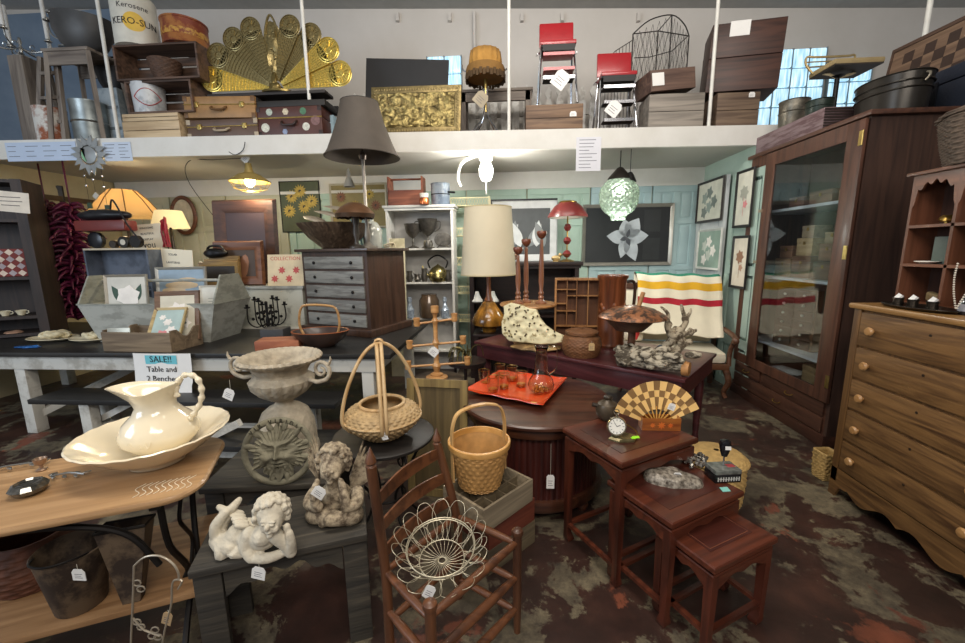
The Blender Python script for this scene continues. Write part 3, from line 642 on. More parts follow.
# --- ladder back chair (no seat)
CH = wood('#46291a', '#6e452b', 'z', .42, coat=.15); CHX = wood('#46291a', '#76492d', 'x', .42, coat=.15)
t = T('ladder_back_chair', 'brown ladder-back chair without its seat, holding the wire basket, front centre', 'chair', (-.25, 1.38, 0))
A, B_, C_, D = V((-.262, 1.115, 0)), V((.025, 1.475, 0)), V((-.47, 1.305, 0)), V((-.245, 1.635, 0))
def post(x, top, zt, fin_, lab):
    mb = MB(); r = .0185
    pts = [V((x.x, x.y, z)) for z in (0, .2, .42)] + ([top] if fin_ else [V((x.x, x.y, .47))]); n = len(pts)
    mb.tube(pts, lambda u: r * (.75 + .25 * min(1, u * 4)) if not fin_ else r, 12, sub=3)
    e = pts[-1]
    if fin_:
        mb.M = MX.Translation(e); mb.lathe([(0, -.01), (.019, 0), (.013, .006), (.019, .014), (.017, .028), (.010, .045), (.004, .062), (0, .07)], 14); mb.M = MX.Identity(4)
    else:
        mb.M = MX.Translation(e); mb.lathe([(0, -.02), (.022, -.01), (.025, 0), (.023, .012), (.014, .02), (0, .023)], 14); mb.M = MX.Identity(4)
    P(mb, lab, CH, t, world=True)
ptC = PY(371, 466, 1.24); ptD = PY(437, 443, 1.62)
post(A, None, .47, 0, 'front_post'); post(B_, None, .47, 0, 'front_post'); post(C_, ptC, 0, 1, 'rear_post'); post(D, ptD, 0, 1, 'rear_post')
def rung(a, b_, z0, z1=None, r=.0125): 
    z1 = z0 if z1 is None else z1; a = V((a.x, a.y, z0)); b_ = V((b_.x, b_.y, z1)); m = (a + b_) / 2
    P(MB().tube([a, m, b_], lambda u: r * (.8 + .5 * sin(pi * u)), 10, sub=4), 'rung', CHX, t, world=True)
for z in (.43, .27, .12): rung(A, B_, z, r=.014); rung(A, C_, z - .02 if z < .4 else .42); rung(B_, D, z - .02 if z < .4 else .42)
rung(C_, D, .42); rung(C_, D, .2)
def P3(C0, top, z): k = (z - .42) / (top.z - .42); b_ = V((C0.x, C0.y, .42)); return b_ + (top - b_) * k
for k in range(3):
    zc = .50 + k * .115; a = P3(C_, ptC, zc); b_ = P3(D, ptD, zc); dr = (b_ - a); nr = V((-dr.y, dr.x, 0)).normalized(); mb = MB(); R = []
    for i in range(13):
        u = i / 12; c_ = a.lerp(b_, u) + nr * .022 * sin(pi * u); hh = .026 + .014 * sin(pi * u); R.append([c_ + V((0, 0, -.019)) - nr * .004, c_ + V((0, 0, -.019)) + nr * .004, c_ + V((0, 0, hh)) + nr * .004, c_ + V((0, 0, hh)) - nr * .004])
    mb.rings(R); P(mb, 'back_slat', CHX, t, world=True)
# wire flower basket resting on the seat rails
WIRE = flat('#cfc6ae', .35, .7, var=.1); wc = PZ(440, 560, .45); wc = V((-.262, 1.345, .438))
t = T('wire_basket', 'open wire basket of looping petals lying on the seat rails of the ladder-back chair', 'basket', wc, 20, rx=10, ry=-4)
mb = MB(); circ = lambda r, z, n=40: [(r * cos(2 * pi * k / n), r * sin(2 * pi * k / n), z) for k in range(n)]
for r, z, th in ((.085, .012, .0022), (.125, .075, .0026), (.128, .082, .0022)): mb.tube(circ(r, z), th, 6, closed=True)
P(mb, 'wire_ring', WIRE, t, ang=180)
mb = MB()
for k in range(28): a = 2 * pi * k / 28; mb.tube([(.014 * cos(a), .014 * sin(a), .004), (.05 * cos(a + .3), .05 * sin(a + .3), .002), (.085 * cos(a + .35), .085 * sin(a + .35), .012)], .0011, 4, sub=2)
mb.tube(circ(.014, .004, 14), .002, 5, closed=True); P(mb, 'bottom_spokes', WIRE, t, ang=180)
mb = MB()
for k in range(14):
    a = 2 * pi * k / 14; w_ = .27
    pts = [(.085, .012, -w_ * .6), (.11, .045, -w_), (.14, .09, -w_), (.168, .125, -w_ * .5), (.175, .132, 0), (.168, .125, w_ * .5), (.14, .09, w_), (.11, .045, w_), (.085, .012, w_ * .6)]
    mb.tube([(r * cos(a + q), r * sin(a + q), z) for r, z, q in pts], .0013, 5, sub=4)
P(mb, 'wire_petals', WIRE, t, ang=180)
mb = MB()
for k in range(14):
    a = 2 * pi * (k + .5) / 14; w_ = .25
    pts = [(.085, .012, -w_ * .6), (.12, .01, -w_), (.155, .025, -w_ * .8), (.172, .035, 0), (.155, .025, w_ * .8), (.12, .01, w_), (.085, .012, w_ * .6)]
    mb.tube([(r * cos(a + q), r * sin(a + q), z) for r, z, q in pts], .0013, 5, sub=4)
P(mb, 'lower_wire_petals', WIRE, t, ang=180)
tag(PY(432, 585, 1.17), t, .035, .05, drop=.005, ry=25)
# --- soda crates and splint basket
CR = wood('#6f6351', '#9b8c74', 'x', .7, bmp=.5); CRD = wood('#4e4335', '#77684f', 'x', .7, bmp=.5)
cF, cR_ = PZ(484, 511, .40), PZ(533, 479, .40); ang = math.degrees(math.atan2(cR_.y - cF.y, cR_.x - cF.x)); w_ = (cR_ - cF).length
e1 = V((cos(RD(ang)), sin(RD(ang)), 0)); e2 = V((-e1.y, e1.x, 0)); dd = .30; cc = cF + e1 * w_ / 2 + e2 * dd / 2
def sodacrate(loc, rz, W, D, Hh, label, mats, dividers=True, txt=None, name='soda_crate'):
    t = T(name, label, 'crate', loc, rz); th = .014
    P(MB().b2(-W / 2, W / 2, -D / 2, -D / 2 + th, 0, Hh, b=.002), 'side_board', mats, t); P(MB().b2(-W / 2, W / 2, D / 2 - th, D / 2, 0, Hh, b=.002), 'side_board', mats, t)
    P(MB().b2(-W / 2, -W / 2 + th, -D / 2 + th, D / 2 - th, 0, Hh, b=.002), 'end_board', mats, t); P(MB().b2(W / 2 - th, W / 2, -D / 2 + th, D / 2 - th, 0, Hh, b=.002), 'end_board', mats, t)
    P(MB().b2(-W / 2 + th, W / 2 - th, -D / 2 + th, D / 2 - th, 0, .012), 'bottom_board', mats, t)
    if dividers:
        mb = MB()
        for i in range(1, 4): x = -W / 2 + W * i / 4; mb.b2(x - .004, x + .004, -D / 2 + th, D / 2 - th, .012, Hh - .015)
        for j in range(1, 3): y = -D / 2 + D * j / 3; mb.b2(-W / 2 + th, W / 2 - th, y - .004, y + .004, .012, Hh - .0155)
        P(mb, 'dividers', CRD, t)
    if txt: P(MB().text(txt, .05, at((0, -D / 2 - .0005, Hh * .5), 90), .0008), 'stencil_lettering', flat('#5f5548', .8), t)
    return t
sodacrate((cc.x, cc.y, .135), ang, w_, dd, .125, 'grey wooden bottle crate with dividers under the splint basket', CR).location.z = .275
x = sodacrate((cc.x + .02, cc.y + .05, .0), ang - 3, w_ * .92, dd, .135, 'red-edged wooden crate, middle one beneath the bottle crate', wood('#5c2c20', '#7a3e2c', 'x', .6)); x.location.z = .139
sodacrate((cc.x + .02, cc.y + .05, 0), ang - 3, w_ * .95, dd, .138, 'bare wooden crate on the floor at the bottom of the crate stack', CRD, False)
SPL = flat('#bb8d54', .5, var=.18, vs=20); sb = V((cc.x - .045, cc.y - .01, .401))
t = T('splint_basket', 'tall honey-coloured splint basket with a bent wood handle, on the bottle crate', 'basket', sb, 30)
mb = MB(); weave(mb, [(.105, 0), (.112, .02), (.13, .1), (.145, .18), (.155, .225)], n=144, rows=13, stakes=44, amp=.004, th=.005); P(mb, 'woven_body', SPL, t, ang=180)
def hoopband(r, z0, z1, th=.004, n=64): return MB().lathe([(r, z0), (r + th, z0), (r + th, z1), (r, z1)], n, cap=False)
P(MB().lathe([(.146, .215), (.159, .215), (.161, .225), (.161, .242), (.157, .246), (.150, .246), (.148, .235)], 72), 'rim_band', wood('#c08a45', '#dba865', 'x', .4), t)
mb = MB(); R = []
for p, w2 in zip(smooth_path([V(q) for q in ((-.148, 0, .05), (-.149, 0, .23), (-.146, 0, .33), (-.12, 0, .40), (-.06, 0, .425), (0, 0, .43), (.06, 0, .425), (.12, 0, .40), (.146, 0, .33), (.149, 0, .23), (.148, 0, .05))], 5), [0] * 99):
    R.append(p)
mb.rings([[p + V((0, .013, 0)) + q, p + V((0, -.013, 0)) + q, p + V((0, -.013, 0)) - q, p + V((0, .013, 0)) - q] for p, q in zip(R, [((R[min(i + 1, len(R) - 1)] - R[max(0, i - 1)]).cross(V((0, 1, 0)))).normalized() * .004 for i in range(len(R))])])
P(mb, 'bent_handle', wood('#b98a50', '#d4aa70', 'z', .45), t)
# ================================================================ NEST OF TABLES, RIGHT SIDE
ROSE = wood('#3c1d14', '#61301f', 'x', .33, coat=.25, bmp=.1); ROSEZ = wood('#361a12', '#592b1d', 'z', .33, coat=.25, bmp=.1); ROSED = wood('#351812', '#4c241c', 'x', .33, coat=.2, bmp=.1)
def nest(F0, rz, W, D, Hh, label, leg=.036, inlay=False):
    e1 = V((cos(RD(rz)), sin(RD(rz)), 0)); e2 = V((-e1.y, e1.x, 0)); c = F0 + e1 * W / 2 + e2 * D / 2
    t = T('nesting_table', label, 'table', (c.x, c.y, 0), rz); hw, hd = W / 2, D / 2
    mb = MB(); slab(mb, [(-hw - .01, -hd - .01), (hw + .01, -hd - .01), (hw + .01, hd + .01), (-hw - .01, hd + .01)], Hh - .03, Hh, .006)
    P(mb, 'tabletop', ROSE, t, ang=30)
    mb = MB(); f = .055; mb.b2(-hw + f, hw - f, -hd + f, hd - f, Hh - .001, Hh + .0015); P(mb, 'top_panel', ROSED, t)
    if inlay: mb = MB(); a, b_ = hw - f - .012, hd - f - .012; mb.tube([(-a, -b_, Hh + .0015), (a, -b_, Hh + .0015), (a, b_, Hh + .0015), (-a, b_, Hh + .0015)], .0018, 4, closed=True); P(mb, 'inlay_line', flat('#7c4a34', .4), t)
    mb = MB(); slab(mb, [(-hw + .012, -hd + .012), (hw - .012, -hd + .012), (hw - .012, hd - .012), (-hw + .012, hd - .012)], Hh - .046, Hh - .028, .003); slab(mb, [(-hw, -hd), (hw, -hd), (hw, hd), (-hw, hd)], Hh - .06, Hh - .046, .004); P(mb, 'moulding', ROSE, t)
    for ax, L, o_ in (('x', W, -hd + .008), ('x', W, hd - .008), ('y', D, -hw + .008), ('y', D, hw - .008)):
        n = 22; mb = MB(); R = []; L2 = L - 2 * leg
        for i in range(n + 1):
            u = i / n; s_ = -L2 / 2 + L2 * u; k = abs(2 * u - 1); z = Hh - .085 - .035 * max(0, (k - .62) / .38) ** 1.2 - .006 * cos(k * 9)
            pt = (lambda q, zz: V((s_, o_ + q, zz))) if ax == 'x' else (lambda q, zz: V((o_ + q, s_, zz)))
            R.append([pt(-.008, z), pt(.008, z), pt(.008, Hh - .058), pt(-.008, Hh - .058)])
        mb.rings(R); P(mb, 'apron', ROSE, t)
    for sx in (-1, 1):
        for sy in (-1, 1):
            x, y = sx * (hw - leg / 2), sy * (hd - leg / 2); mb = MB(); R = []
            for z, k, o_ in ((0, .9, .012), (.012, 1.15, .012), (.03, 1.05, .006), (.055, .82, 0), (.12, .85, 0), (Hh - .12, 1, 0), (Hh - .058, 1, 0)):
                h2 = leg / 2 * k; ox, oy = x + sx * -o_ * .5, y + sy * -o_ * .5; R.append([V((ox - h2, oy - h2, z)), V((ox + h2, oy - h2, z)), V((ox + h2, oy + h2, z)), V((ox - h2, oy + h2, z))])
            mb.rings(R); P(mb, 'leg', ROSEZ, t, ang=40)
    for a, b_ in (((-1, -1), (1, -1)), ((-1, 1), (1, 1)), ((-1, -1), (-1, 1)), ((1, -1), (1, 1))):
        if inlay and a == (-1, 1): pass
        mb = MB(); mb.bar((a[0] * (hw - leg / 2), a[1] * (hd - leg / 2), .10), (b_[0] * (hw - leg / 2), b_[1] * (hd - leg / 2), .10), .022, .018); P(mb, 'stretcher', ROSE, t)
    return t, c, e1, e2
nt1, n1c, n1e, n1f = nest(V((.495, 1.715, 0)), 31, .50, .40, .66, 'tallest carved rosewood nesting table, carrying the bamboo fan and pocket watch')
nt2, n2c, n2e, n2f = nest(V((.647, 1.515, 0)), 31, .455, .34, .515, 'middle rosewood nesting table, carrying the big mineral rock and gadget')
nt3, n3c, n3e, n3f = nest(V((.762, 1.395, 0)), 29, .37, .27, .42, 'smallest rosewood nesting table, bare panelled top, front right', inlay=True)
# fan, painted box
fx = PZ(659, 428, .662); fx = V((fx.x, fx.y, .662))
t = T('marquetry_box', 'small marquetry wooden box holding up the folding fan', 'box', fx, 0)
mb = MB(); w2, d2, h2 = .098, .032, .066; mb.b2(-w2, w2, -d2, -d2 + .004, 0, h2).b2(-w2, w2, d2 - .004, d2, 0, h2).b2(-w2, -w2 + .004, -d2 + .004, d2 - .004, 0, h2).b2(w2 - .004, w2, -d2 + .004, d2 - .004, 0, h2).b2(-w2 + .004, w2 - .004, -d2 + .004, d2 - .004, 0, .004)
P(mb, 'box_body', wood('#7a3d16', '#b06a2c', 'x', .3, coat=.5), t)
mb = MB()
for cx, s_ in ((-.045, .7), (0, 1), (.045, .7)):
    mb.prism([(cx + .022 * s_ * cos(a) * (1 if k % 2 == 0 else .5), .028 + .022 * s_ * sin(a) * (1 if k % 2 == 0 else .5)) for k, a in enumerate([j * pi / 8 for j in range(16)])], d2, d2 + .001, M=MX(((1, 0, 0, 0), (0, 0, -1, 0), (0, 1, 0, 0), (0, 0, 0, 1))))
P(mb, 'star_marquetry', wood('#c4561d', '#e0873a', 'x', .3, coat=.5), t)
t = T('folding_fan', 'open checkered straw and brown folding fan standing in the marquetry box', 'fan', fx + V((-.012, 0, .006)), 6, rx=-8, s=1.36)
n = 15; F1 = flat('#ecc078', .5, var=.1); F2 = flat('#86643a', .5, var=.15); mb = MB(); F3 = flat('#c79446', .5)
for k in range(n):
    a0 = RD(158 - 136 * k / n); a1 = RD(158 - 136 * (k + 1) / n)
    for ring_, (r0, r1) in enumerate(((.07, .118), (.118, .144), (.144, .180))):
        mb.m = (k + (1 if ring_ == 1 else 0)) % 2; zz = .003 * (k % 2) - .0008
        R = [[V((r * cos(a), zz + q - .002 * (a == a1), r * sin(a))) for r, a in ((r0, a0), (r1, a0), (r1, a1), (r0, a1))] for q in (0, .0008)]
        mb.rings(R)
P(mb, 'fan_leaf', [F1, F2], t, ang=20)
mb = MB()
for k in range(9):
    a = RD(150 - 120 * k / 8); mb.bar((.01 * cos(a), .001, .012), (.08 * cos(a), .001, .08 * sin(a)), .003, .0045)
P(mb, 'fan_sticks', F3, t)
tag(fx + V((.05, -.035, .15)), t, .036, .036, hang=False, ry=20, name='price_tag')
# pottery flask, watch on stand
pp = PZ(607, 419, .661); t = T('pottery_flask', 'small round dark brown pottery flask behind the pocket watch', 'flask', pp, s=1.3)
P(MB().lathe([(0, 0), (.028, 0), (.045, .02), (.05, .045), (.042, .07), (.02, .084), (.016, .09), (.02, .098), (.014, .098), (0, .09)], 40), 'flask_body', flat('#4e4335', .35, .3, var=.35, vs=30), t)
P(MB().cyl((-.04, 0, .06), (-.065, 0, .066), .009).blob((.0, 0, .1), (.02, .015, .008), 2), 'spout', flat('#3a322a', .4, .3), t)
pp = PZ(623, 439, .661); t = T('watch_stand', 'small brass and glass stand with a hook behind the pocket watch', 'stand', pp, 10, s=1.35)
P(MB().lathe([(0, 0), (.058, 0), (.058, .006), (.05, .012), (0, .012)], 6, sx=1, sy=.62), 'stand_base', flat('#6e6446', .2, .6, var=.3, vs=30), t, ang=20)
P(MB().tube([(-.03, .012, .012), (-.032, .016, .05), (-.02, .012, .062), (.01, .012, .055), (.05, .005, .028), (.055, 0, .012)], .0022, 6, sub=4), 'brass_hook', BRASS, t)
t2 = T('pocket_watch', 'silver pocket watch with a white dial leaning on the display stand', 'watch', pp + V((-.034, -.004, .0165)), 0, rx=-8, s=1.7)
Mf = at((0, 0, .03), 90)
P(MB(Mf).lathe([(0, -.006), (.024, -.006), (.029, 0), (.027, .006), (.025, .006), (.0245, .004), (0, .004)], 40), 'case', flat('#c9c1aa', .2, 1), t2)
P(MB(Mf).lathe([(0, .004), (.0235, .004), (.0235, .0048), (0, .0048)], 40), 'dial', flat('#f1eee4', .4, var=0), t2)
mb = MB(Mf); 
for k in range(12): a = k * pi / 6; mb.box((.019 * cos(a), .019 * sin(a), .0052), (.005, .0014, .0006), rot=(0, 0, math.degrees(a)))
mb.bar((0, 0, .0056), (.010, .004, .0056), .0016, .0005).bar((0, 0, .006), (-.008, .012, .006), .0012, .0005); P(mb, 'numerals_and_hands', INK, t2)
P(MB(Mf).cyl((0, .028, 0), (0, .036, 0), .004).tube([(.008 * cos(a), .042 + .008 * sin(a), 0) for a in [k * pi / 6 for k in range(12)]], .0014, 5, closed=True), 'crown', flat('#c9c1aa', .2, 1), t2)
pp2 = pp + V((.055, -.022, .0175)); t = T('green_tag', 'neon green slip of tape beside the pocket watch', 'tag', pp2, 10); P(MB().box((0, 0, .004), (.035, .014, .002), (20, 0, 0)).box((-.014, -.002, .001), (.02, .014, .002)), 'slip', flat('#9be22b', .5, var=0), t)
# mineral rock, foil cluster, cocktail gadget
ROCK = worn('#40362c', '#b5ab9c', .5, 45, .4, .1, bmp=.9, soft=.14)
rp = PZ(672, 480, .5165); mb = MB(); mb.blob((0, 0, .0), (.125, .078, .055), 4, .03, 11, seed=4)
for v_ in mb.bm.verts: v_.co.z = max(min(v_.co.z, .042 + .012 * noise.noise(v_.co * 18)), 0)
S(mb, 'mineral_rock', 'large speckled grey mineral rock on the middle nesting table', 'rock', ROCK, rp, -12, ang=25)
tag(V(rp) + V((.015, -.02, .05)), bpy.data.objects['mineral_rock'], .04, .012, hang=False)
rp2 = PZ(697, 466, .5165); mb = MB(); random.seed(5)
for k in range(26): mb.blob((random.uniform(-.05, .05), random.uniform(-.035, .035), random.uniform(.01, .04)), (.016, .012, .012), 1, .01, 50, rot=(k * 40, k * 30, 0), seed=k)
S(mb, 'crystal_cluster', 'glinting silvery crystal cluster behind the mineral rock', 'mineral', flat('#a9a49c', .15, .8, var=.5, vs=60), rp2 + V((0, .02, 0)), 20, ang=10)
gp = PZ(722, 478, .5165); t = T('printed_tin_box', 'clear and black printed square box on the middle nesting table', 'box', gp, 8, s=1.15)
P(MB().box((0, 0, .018), (.11, .075, .036), b=.003), 'box_base', flat('#1b1b1c', .25, var=.4, vs=50), t)
P(MB().box((0, 0, .045), (.11, .075, .018), b=.003), 'lid', flat('#7d807a', .2, .4, var=.4, vs=40), t, label='silvery clear lid')
P(MB().box((.03, .0, .0545), (.032, .022, .001)), 'pink_sticker', flat('#b9484e', .5), t)
mb = MB()
for k in range(9): mb.b2(-.045 + .011 * k, -.040 + .011 * k, -.0383, -.0375, .008, .026)
mb.b2(-.045, .045, -.0384, -.0375, .016, .018); P(mb, 'white_print', flat('#b9b9b2', .5), t)
t2 = T('stopper', 'black bulb-headed stopper on a thin steel rod standing on the printed box', 'stopper', V(gp) + V((.0, .0, .064)), 0, s=1.25)
P(MB().cyl((0, 0, 0), (0, 0, .042), .003), 'rod', CHROME, t2)
P(MB().lathe([(0, .038), (.010, .04), (.016, .06), (.021, .085), (.018, .1), (0, .104)], 24), 'head', flat('#131318', .25, var=.1), t2)
P(MB().box((0, -.0225, .082), (.02, .002, .013), (-8, 0, 0)), 'price_sticker', PAPER, t2)
x = T('teal_tag', 'small teal paper tag at the front edge of the middle nesting table', 'tag', PZ(725, 490, .5165), 10); P(MB().box((0, 0, .003), (.038, .026, .002), (12, 0, 0)), 'tag_card', flat('#7fc0b4', .7, var=.05), x)
# round wicker hamper behind the nest
WIK = flat('#bd9c62', .6, var=.2, vs=30, bmp=.4); wc = V((1.275, 2.44, 0))
t = T('wicker_hamper', 'round lidded straw hamper on the floor behind the nesting tables', 'hamper', wc)
mb = MB(); weave(mb, [(.14, 0), (.16, .05), (.17, .2), (.165, .30)], n=150, rows=22, stakes=50, amp=.005, th=.008); P(mb, 'basket_body', WIK, t, ang=180)
mb = MB(); weave(mb, [(.175, .303), (.178, .315), (.15, .34), (.09, .355), (.02, .36)], n=150, rows=10, stakes=50, amp=.004, th=.006, floor=False); P(mb, 'lid', WIK, t, ang=180)
P(MB().tube([(.176 * cos(a), .176 * sin(a), .308) for a in [k * pi / 24 for k in range(48)]], .008, 7, closed=True), 'rim_braid', WIK, t)
# narrow wicker basket beside the cabinet
wp = V((2.19, 2.77, 0)); t = T('square_wicker_bin', 'small square straw bin on the floor between the cabinet and the oak dresser', 'bin', wp, 5)
def sq(p): r = math.hypot(p.x, p.y); a = math.atan2(p.y, p.x); k = 1 / max(abs(cos(a)), abs(sin(a))) ** .8; return V((p.x * k, p.y * k, p.z))
mb = MB(); weave(mb, [(.05, 0), (.055, .05), (.06, .2)], n=80, rows=13, stakes=26, amp=.004, th=.006, fn=sq); P(mb, 'bin_body', WIK, t, ang=180)
# --- oak dresser, right foreground
DO = wood('#492f18', '#7f5c35', 'x', .5, sc=1.5, coat=.05, bmp=.5, c3='#644321'); DOz = wood('#4f351c', '#73512c', 'z', .5, sc=1.3, coat=.05)
XD = 2.105; Y0, Y1 = 1.66, 2.60; t = T('oak_dresser', 'tall five-drawer golden oak dresser with round wooden knobs, right foreground', 'dresser', (XD, (Y0 + Y1) / 2, 0), -90)
# local: x -> -Y world (towards camera), front face at local y=0 facing world -X
Wd = Y1 - Y0; hw = Wd / 2
P(MB().b2(-hw, hw, .0, .42, .14, 1.225), 'carcass', DOz, t)
mb = MB(); slab(mb, [(-hw - .03, -.025), (hw + .03, -.025), (hw + .03, .45), (-hw - .03, .45)], 1.225, 1.255, .008); P(mb, 'top', wood('#76512b', '#a27a48', 'x', .42, coat=.2), t)
for s_ in (-1, 1): P(MB().b2(s_ * hw - .0, s_ * (hw - .05), -.012, .001, .1, 1.225, b=.003), 'corner_stile', DOz, t)
zs_ = [.19, .395, .60, .80, 1.0, 1.215]
KN = wood('#916639', '#b58a58', 'x', .35, coat=.4)
for i in range(5):
    z0, z1 = zs_[i] + .008, zs_[i + 1] - .008; fr = P(MB().b2(-hw + .055, hw - .055, -.014, .002, z0, z1, b=.005), 'drawer', DO, t)
    for s_ in (-1, 1):
        kb = P(MB(at((s_ * (hw - .15), -.014, (z0 + z1) / 2), 90)).lathe([(.010, 0), (.010, .008), (.022, .014), (.026, .024), (.02, .034), (0, .037)], 20), 'knob', KN, fr)
    P(MB(at((0, -.0142, (z0 + z1) / 2 + .045), 90)).lathe([(0, 0), (.007, 0), (.007, .002), (0, .002)], 12), 'keyhole', flat('#2a1c10', .5), fr)
n = 40; R = []
for i in range(n + 1):
    u = i / n; x = -hw + Wd * u; k = abs(2 * u - 1); z = .075 + .03 * sin(k * 3 * pi) * (1 if k < .75 else 0) if k < .84 else .075 - .075 * min(1, (k - .84) / .06)
    R.append([V((x, -.012, z)), V((x, .004, z)), V((x, .004, .19)), V((x, -.012, .19))])
P(MB().rings(R), 'scalloped_apron', DO, t)
for s_ in (-1, 1): P(MB().b2(s_ * hw, s_ * (hw - .05), .36, .42, 0, .14), 'foot', DOz, t); P(MB().b2(s_ * hw, s_ * (hw - .012), .0, .36, .05, .14), 'side_skirt', DOz, t)
# --- pine glass-front cabinet
CB = wood('#3b241b', '#5b3a2b', 'z', .45, coat=.1, c3='#4c2f22'); CBx = wood('#38221a', '#543527', 'x', .45, coat=.1); CBd = wood('#2b1913', '#3f271c', 'z', .6)
XC = 2.51; yA, yB = 3.21, 4.61; HC = 2.49; Wc = yB - yA; hw = Wc / 2; t = T('display_cabinet', 'tall red-brown wooden cabinet with a large glass door and drawers below', 'cabinet', (XC, (yA + yB) / 2, 0), -90); cab = t
dp = .58
mb = MB(); mb.b2(hw - .03, hw, 0, dp, .1, HC); P(mb, 'side_panel', wood('#30201a', '#463026', 'z', .55), t); P(MB().b2(-hw, -hw + .03, 0, dp, .1, HC), 'side_panel', CB, t)
P(MB().b2(-hw + .03, hw - .03, dp - .02, dp, .1, HC), 'back_panel', flat('#5a4636', .7, var=.2), t)
P(MB().b2(-hw - .04, hw + .04, -.04, dp, HC, HC + .035, b=.008), 'cornice', CBx, t)
P(MB().b2(-hw, hw, -.02, dp, 0, .1, b=.004), 'plinth', wood('#2f1a12', '#452619', 'x', .5), t)
P(MB().b2(-hw + .03, hw - .03, 0.0, dp - .02, .37, .39), 'case_floor', CBx, t)
P(MB().b2(-hw + .03, hw - .03, .0, .02, .1, .37), 'lower_front', CBx, t)
for x0, x1, z0, z1 in ((-hw + .05, -hw + .50, .25, .36), (-hw + .55, hw - .05, .25, .36), (-hw + .05, hw - .05, .11, .235)):
    d_ = P(MB().b2(x0, x1, -.014, .002, z0, z1, b=.004), 'drawer', CBx, t)
    hx = [(x0 + x1) / 2] if x1 - x0 < .9 else [x0 + .75]
    for h_ in hx: P(MB().tube([(h_ - .045, -.014, (z0 + z1) / 2), (h_ - .04, -.03, (z0 + z1) / 2 - .01), (h_, -.034, (z0 + z1) / 2 - .018), (h_ + .04, -.03, (z0 + z1) / 2 - .01), (h_ + .045, -.014, (z0 + z1) / 2)], .004, 6, sub=3), 'bail_pull', BRASS, d_)
# narrow fixed light left, frame stiles
P(MB().b2(-hw, -hw + .07, -.012, .002, .37, HC).b2(-hw + .07, -hw + .26, -.012, .002, HC - .1, HC).b2(-hw + .07, -hw + .26, -.012, .002, .37, .46).b2(-hw + .26, -hw + .30, -.012, .002, .37, HC), 'fixed_frame', CB, t)
P(MB().b2(-hw + .07, -hw + .26, 0, .005, .46, HC - .1), 'fixed_pane', glassm('#e8eeee', .02, 1.35), t)
dr = P(MB().b2(-hw + .28, -hw + .42, -.035, -.012, .375, HC - .01, b=.003).b2(hw - .15, hw, -.035, -.012, .375, HC - .01, b=.003).b2(-hw + .42, hw - .15, -.035, -.012, HC - .13, HC - .01).b2(-hw + .42, hw - .15, -.035, -.012, .375, .47), 'door', CB, t)
P(MB().b2(-hw + .41, hw - .14, -.026, -.022, .46, HC - .12), 'glass_pane', glassm('#eef4f6', .01, 1.5), dr)
for z in (HC - .14, 1.55, .55): P(MB().b2(hw - .035, hw - .005, -.041, -.034, z - .05, z + .05).cyl((hw - .003, -.04, z - .05), (hw - .003, -.04, z + .05), .006), 'hinge', BRASSL, dr)
for z in (1.95, 1.45): P(MB().b2(-hw + .25, -hw + .30, -.045, -.034, z - .014, z + .014), 'latch', flat('#c9b9a0', .3, .8), dr)
for z in (.64, 1.30, 1.94): P(MB().b2(-hw + .03, hw - .03, .06, dp - .02, z - .012, z + .012), 'shelf', flat('#c6ccd2', .5, var=.05), t)
# contents: small wooden boxes and a 12 drawer spool chest, placed on the shelves (world coords: x = XC + d, y = 3.87 - lx)
YC = (yA + yB) / 2
def cw(lx, d, z): return V((XC + d, YC - lx, z))
BXS = [('#7a5c40', '#9c7c58'), ('#6a4a34', '#8b644a'), ('#a08660', '#c0a67c'), ('#5b4132', '#785442'), ('#8a7a60', '#a89476')]
random.seed(11); nb = 0
desc = ['plain brown', 'dark walnut', 'pale pine', 'reddish', 'greyish']
pos = ['upper', 'middle', 'lower', 'bottom']
def woodbox(lx, d, z, w_, dpt, h, ci, label, rz=-90):
    c1, c2 = BXS[ci]; t = T('wooden_box', label, 'box', cw(lx, d + dpt / 2, z), rz, 'small wooden boxes inside the display cabinet')
    P(MB().box((0, 0, h * .36), (w_, dpt, h * .72), b=.003), 'box_body', wood(c1, c2, 'x', .5), t); P(MB().box((0, 0, h * .72 + .001 + h * .13), (w_ + .004, dpt + .004, h * .26), b=.003), 'lid', wood(c1, c2, 'x', .5), t)
    P(MB().box((0, -dpt / 2 - .004, h * .7), (.022, .006, .028)), 'clasp', BRASS, t); return t
spots = [(-.28, .14, 1.472, .22, .2, .13, 0), (-.28, .16, 1.602, .18, .16, .09, 1), (-.03, .14, 1.472, .24, .2, .15, 1), (-.04, .16, 1.622, .20, .18, .12, 2), (.24, .14, 1.472, .22, .2, .12, 3), (.25, .15, 1.592, .18, .18, .11, 1), (.50, .16, 1.472, .22, .2, .17, 3),
         (-.22, .16, 1.912, .20, .2, .10, 3), (.08, .16, 1.912, .26, .2, .12, 1), (.40, .16, 1.912, .24, .22, .10, 0), (.42, .17, 2.014, .16, .18, .08, 3), (-.03, .17, 1.742, .15, .15, .08, 4), (.26, .17, 1.702, .16, .15, .07, 4)]
lbl = ['plain brown box at the left of the middle cabinet shelf', 'dark box stacked on the left brown box in the cabinet', 'wide dark box in the centre of the middle cabinet shelf', 'pale pine box stacked in the centre of the middle cabinet shelf', 'very dark low box right of centre on the middle cabinet shelf', 'walnut box stacked right of centre on the middle cabinet shelf', 'tall dark box at the right of the middle cabinet shelf',
       'small dark box at the left of the upper cabinet shelf', 'brown box in the centre of the upper cabinet shelf', 'plain brown box at the right of the upper cabinet shelf', 'little dark box topping the right stack of the upper cabinet shelf', 'small grey-brown box topping the centre stack inside the cabinet', 'small olive box topping the stack right of centre inside the cabinet']
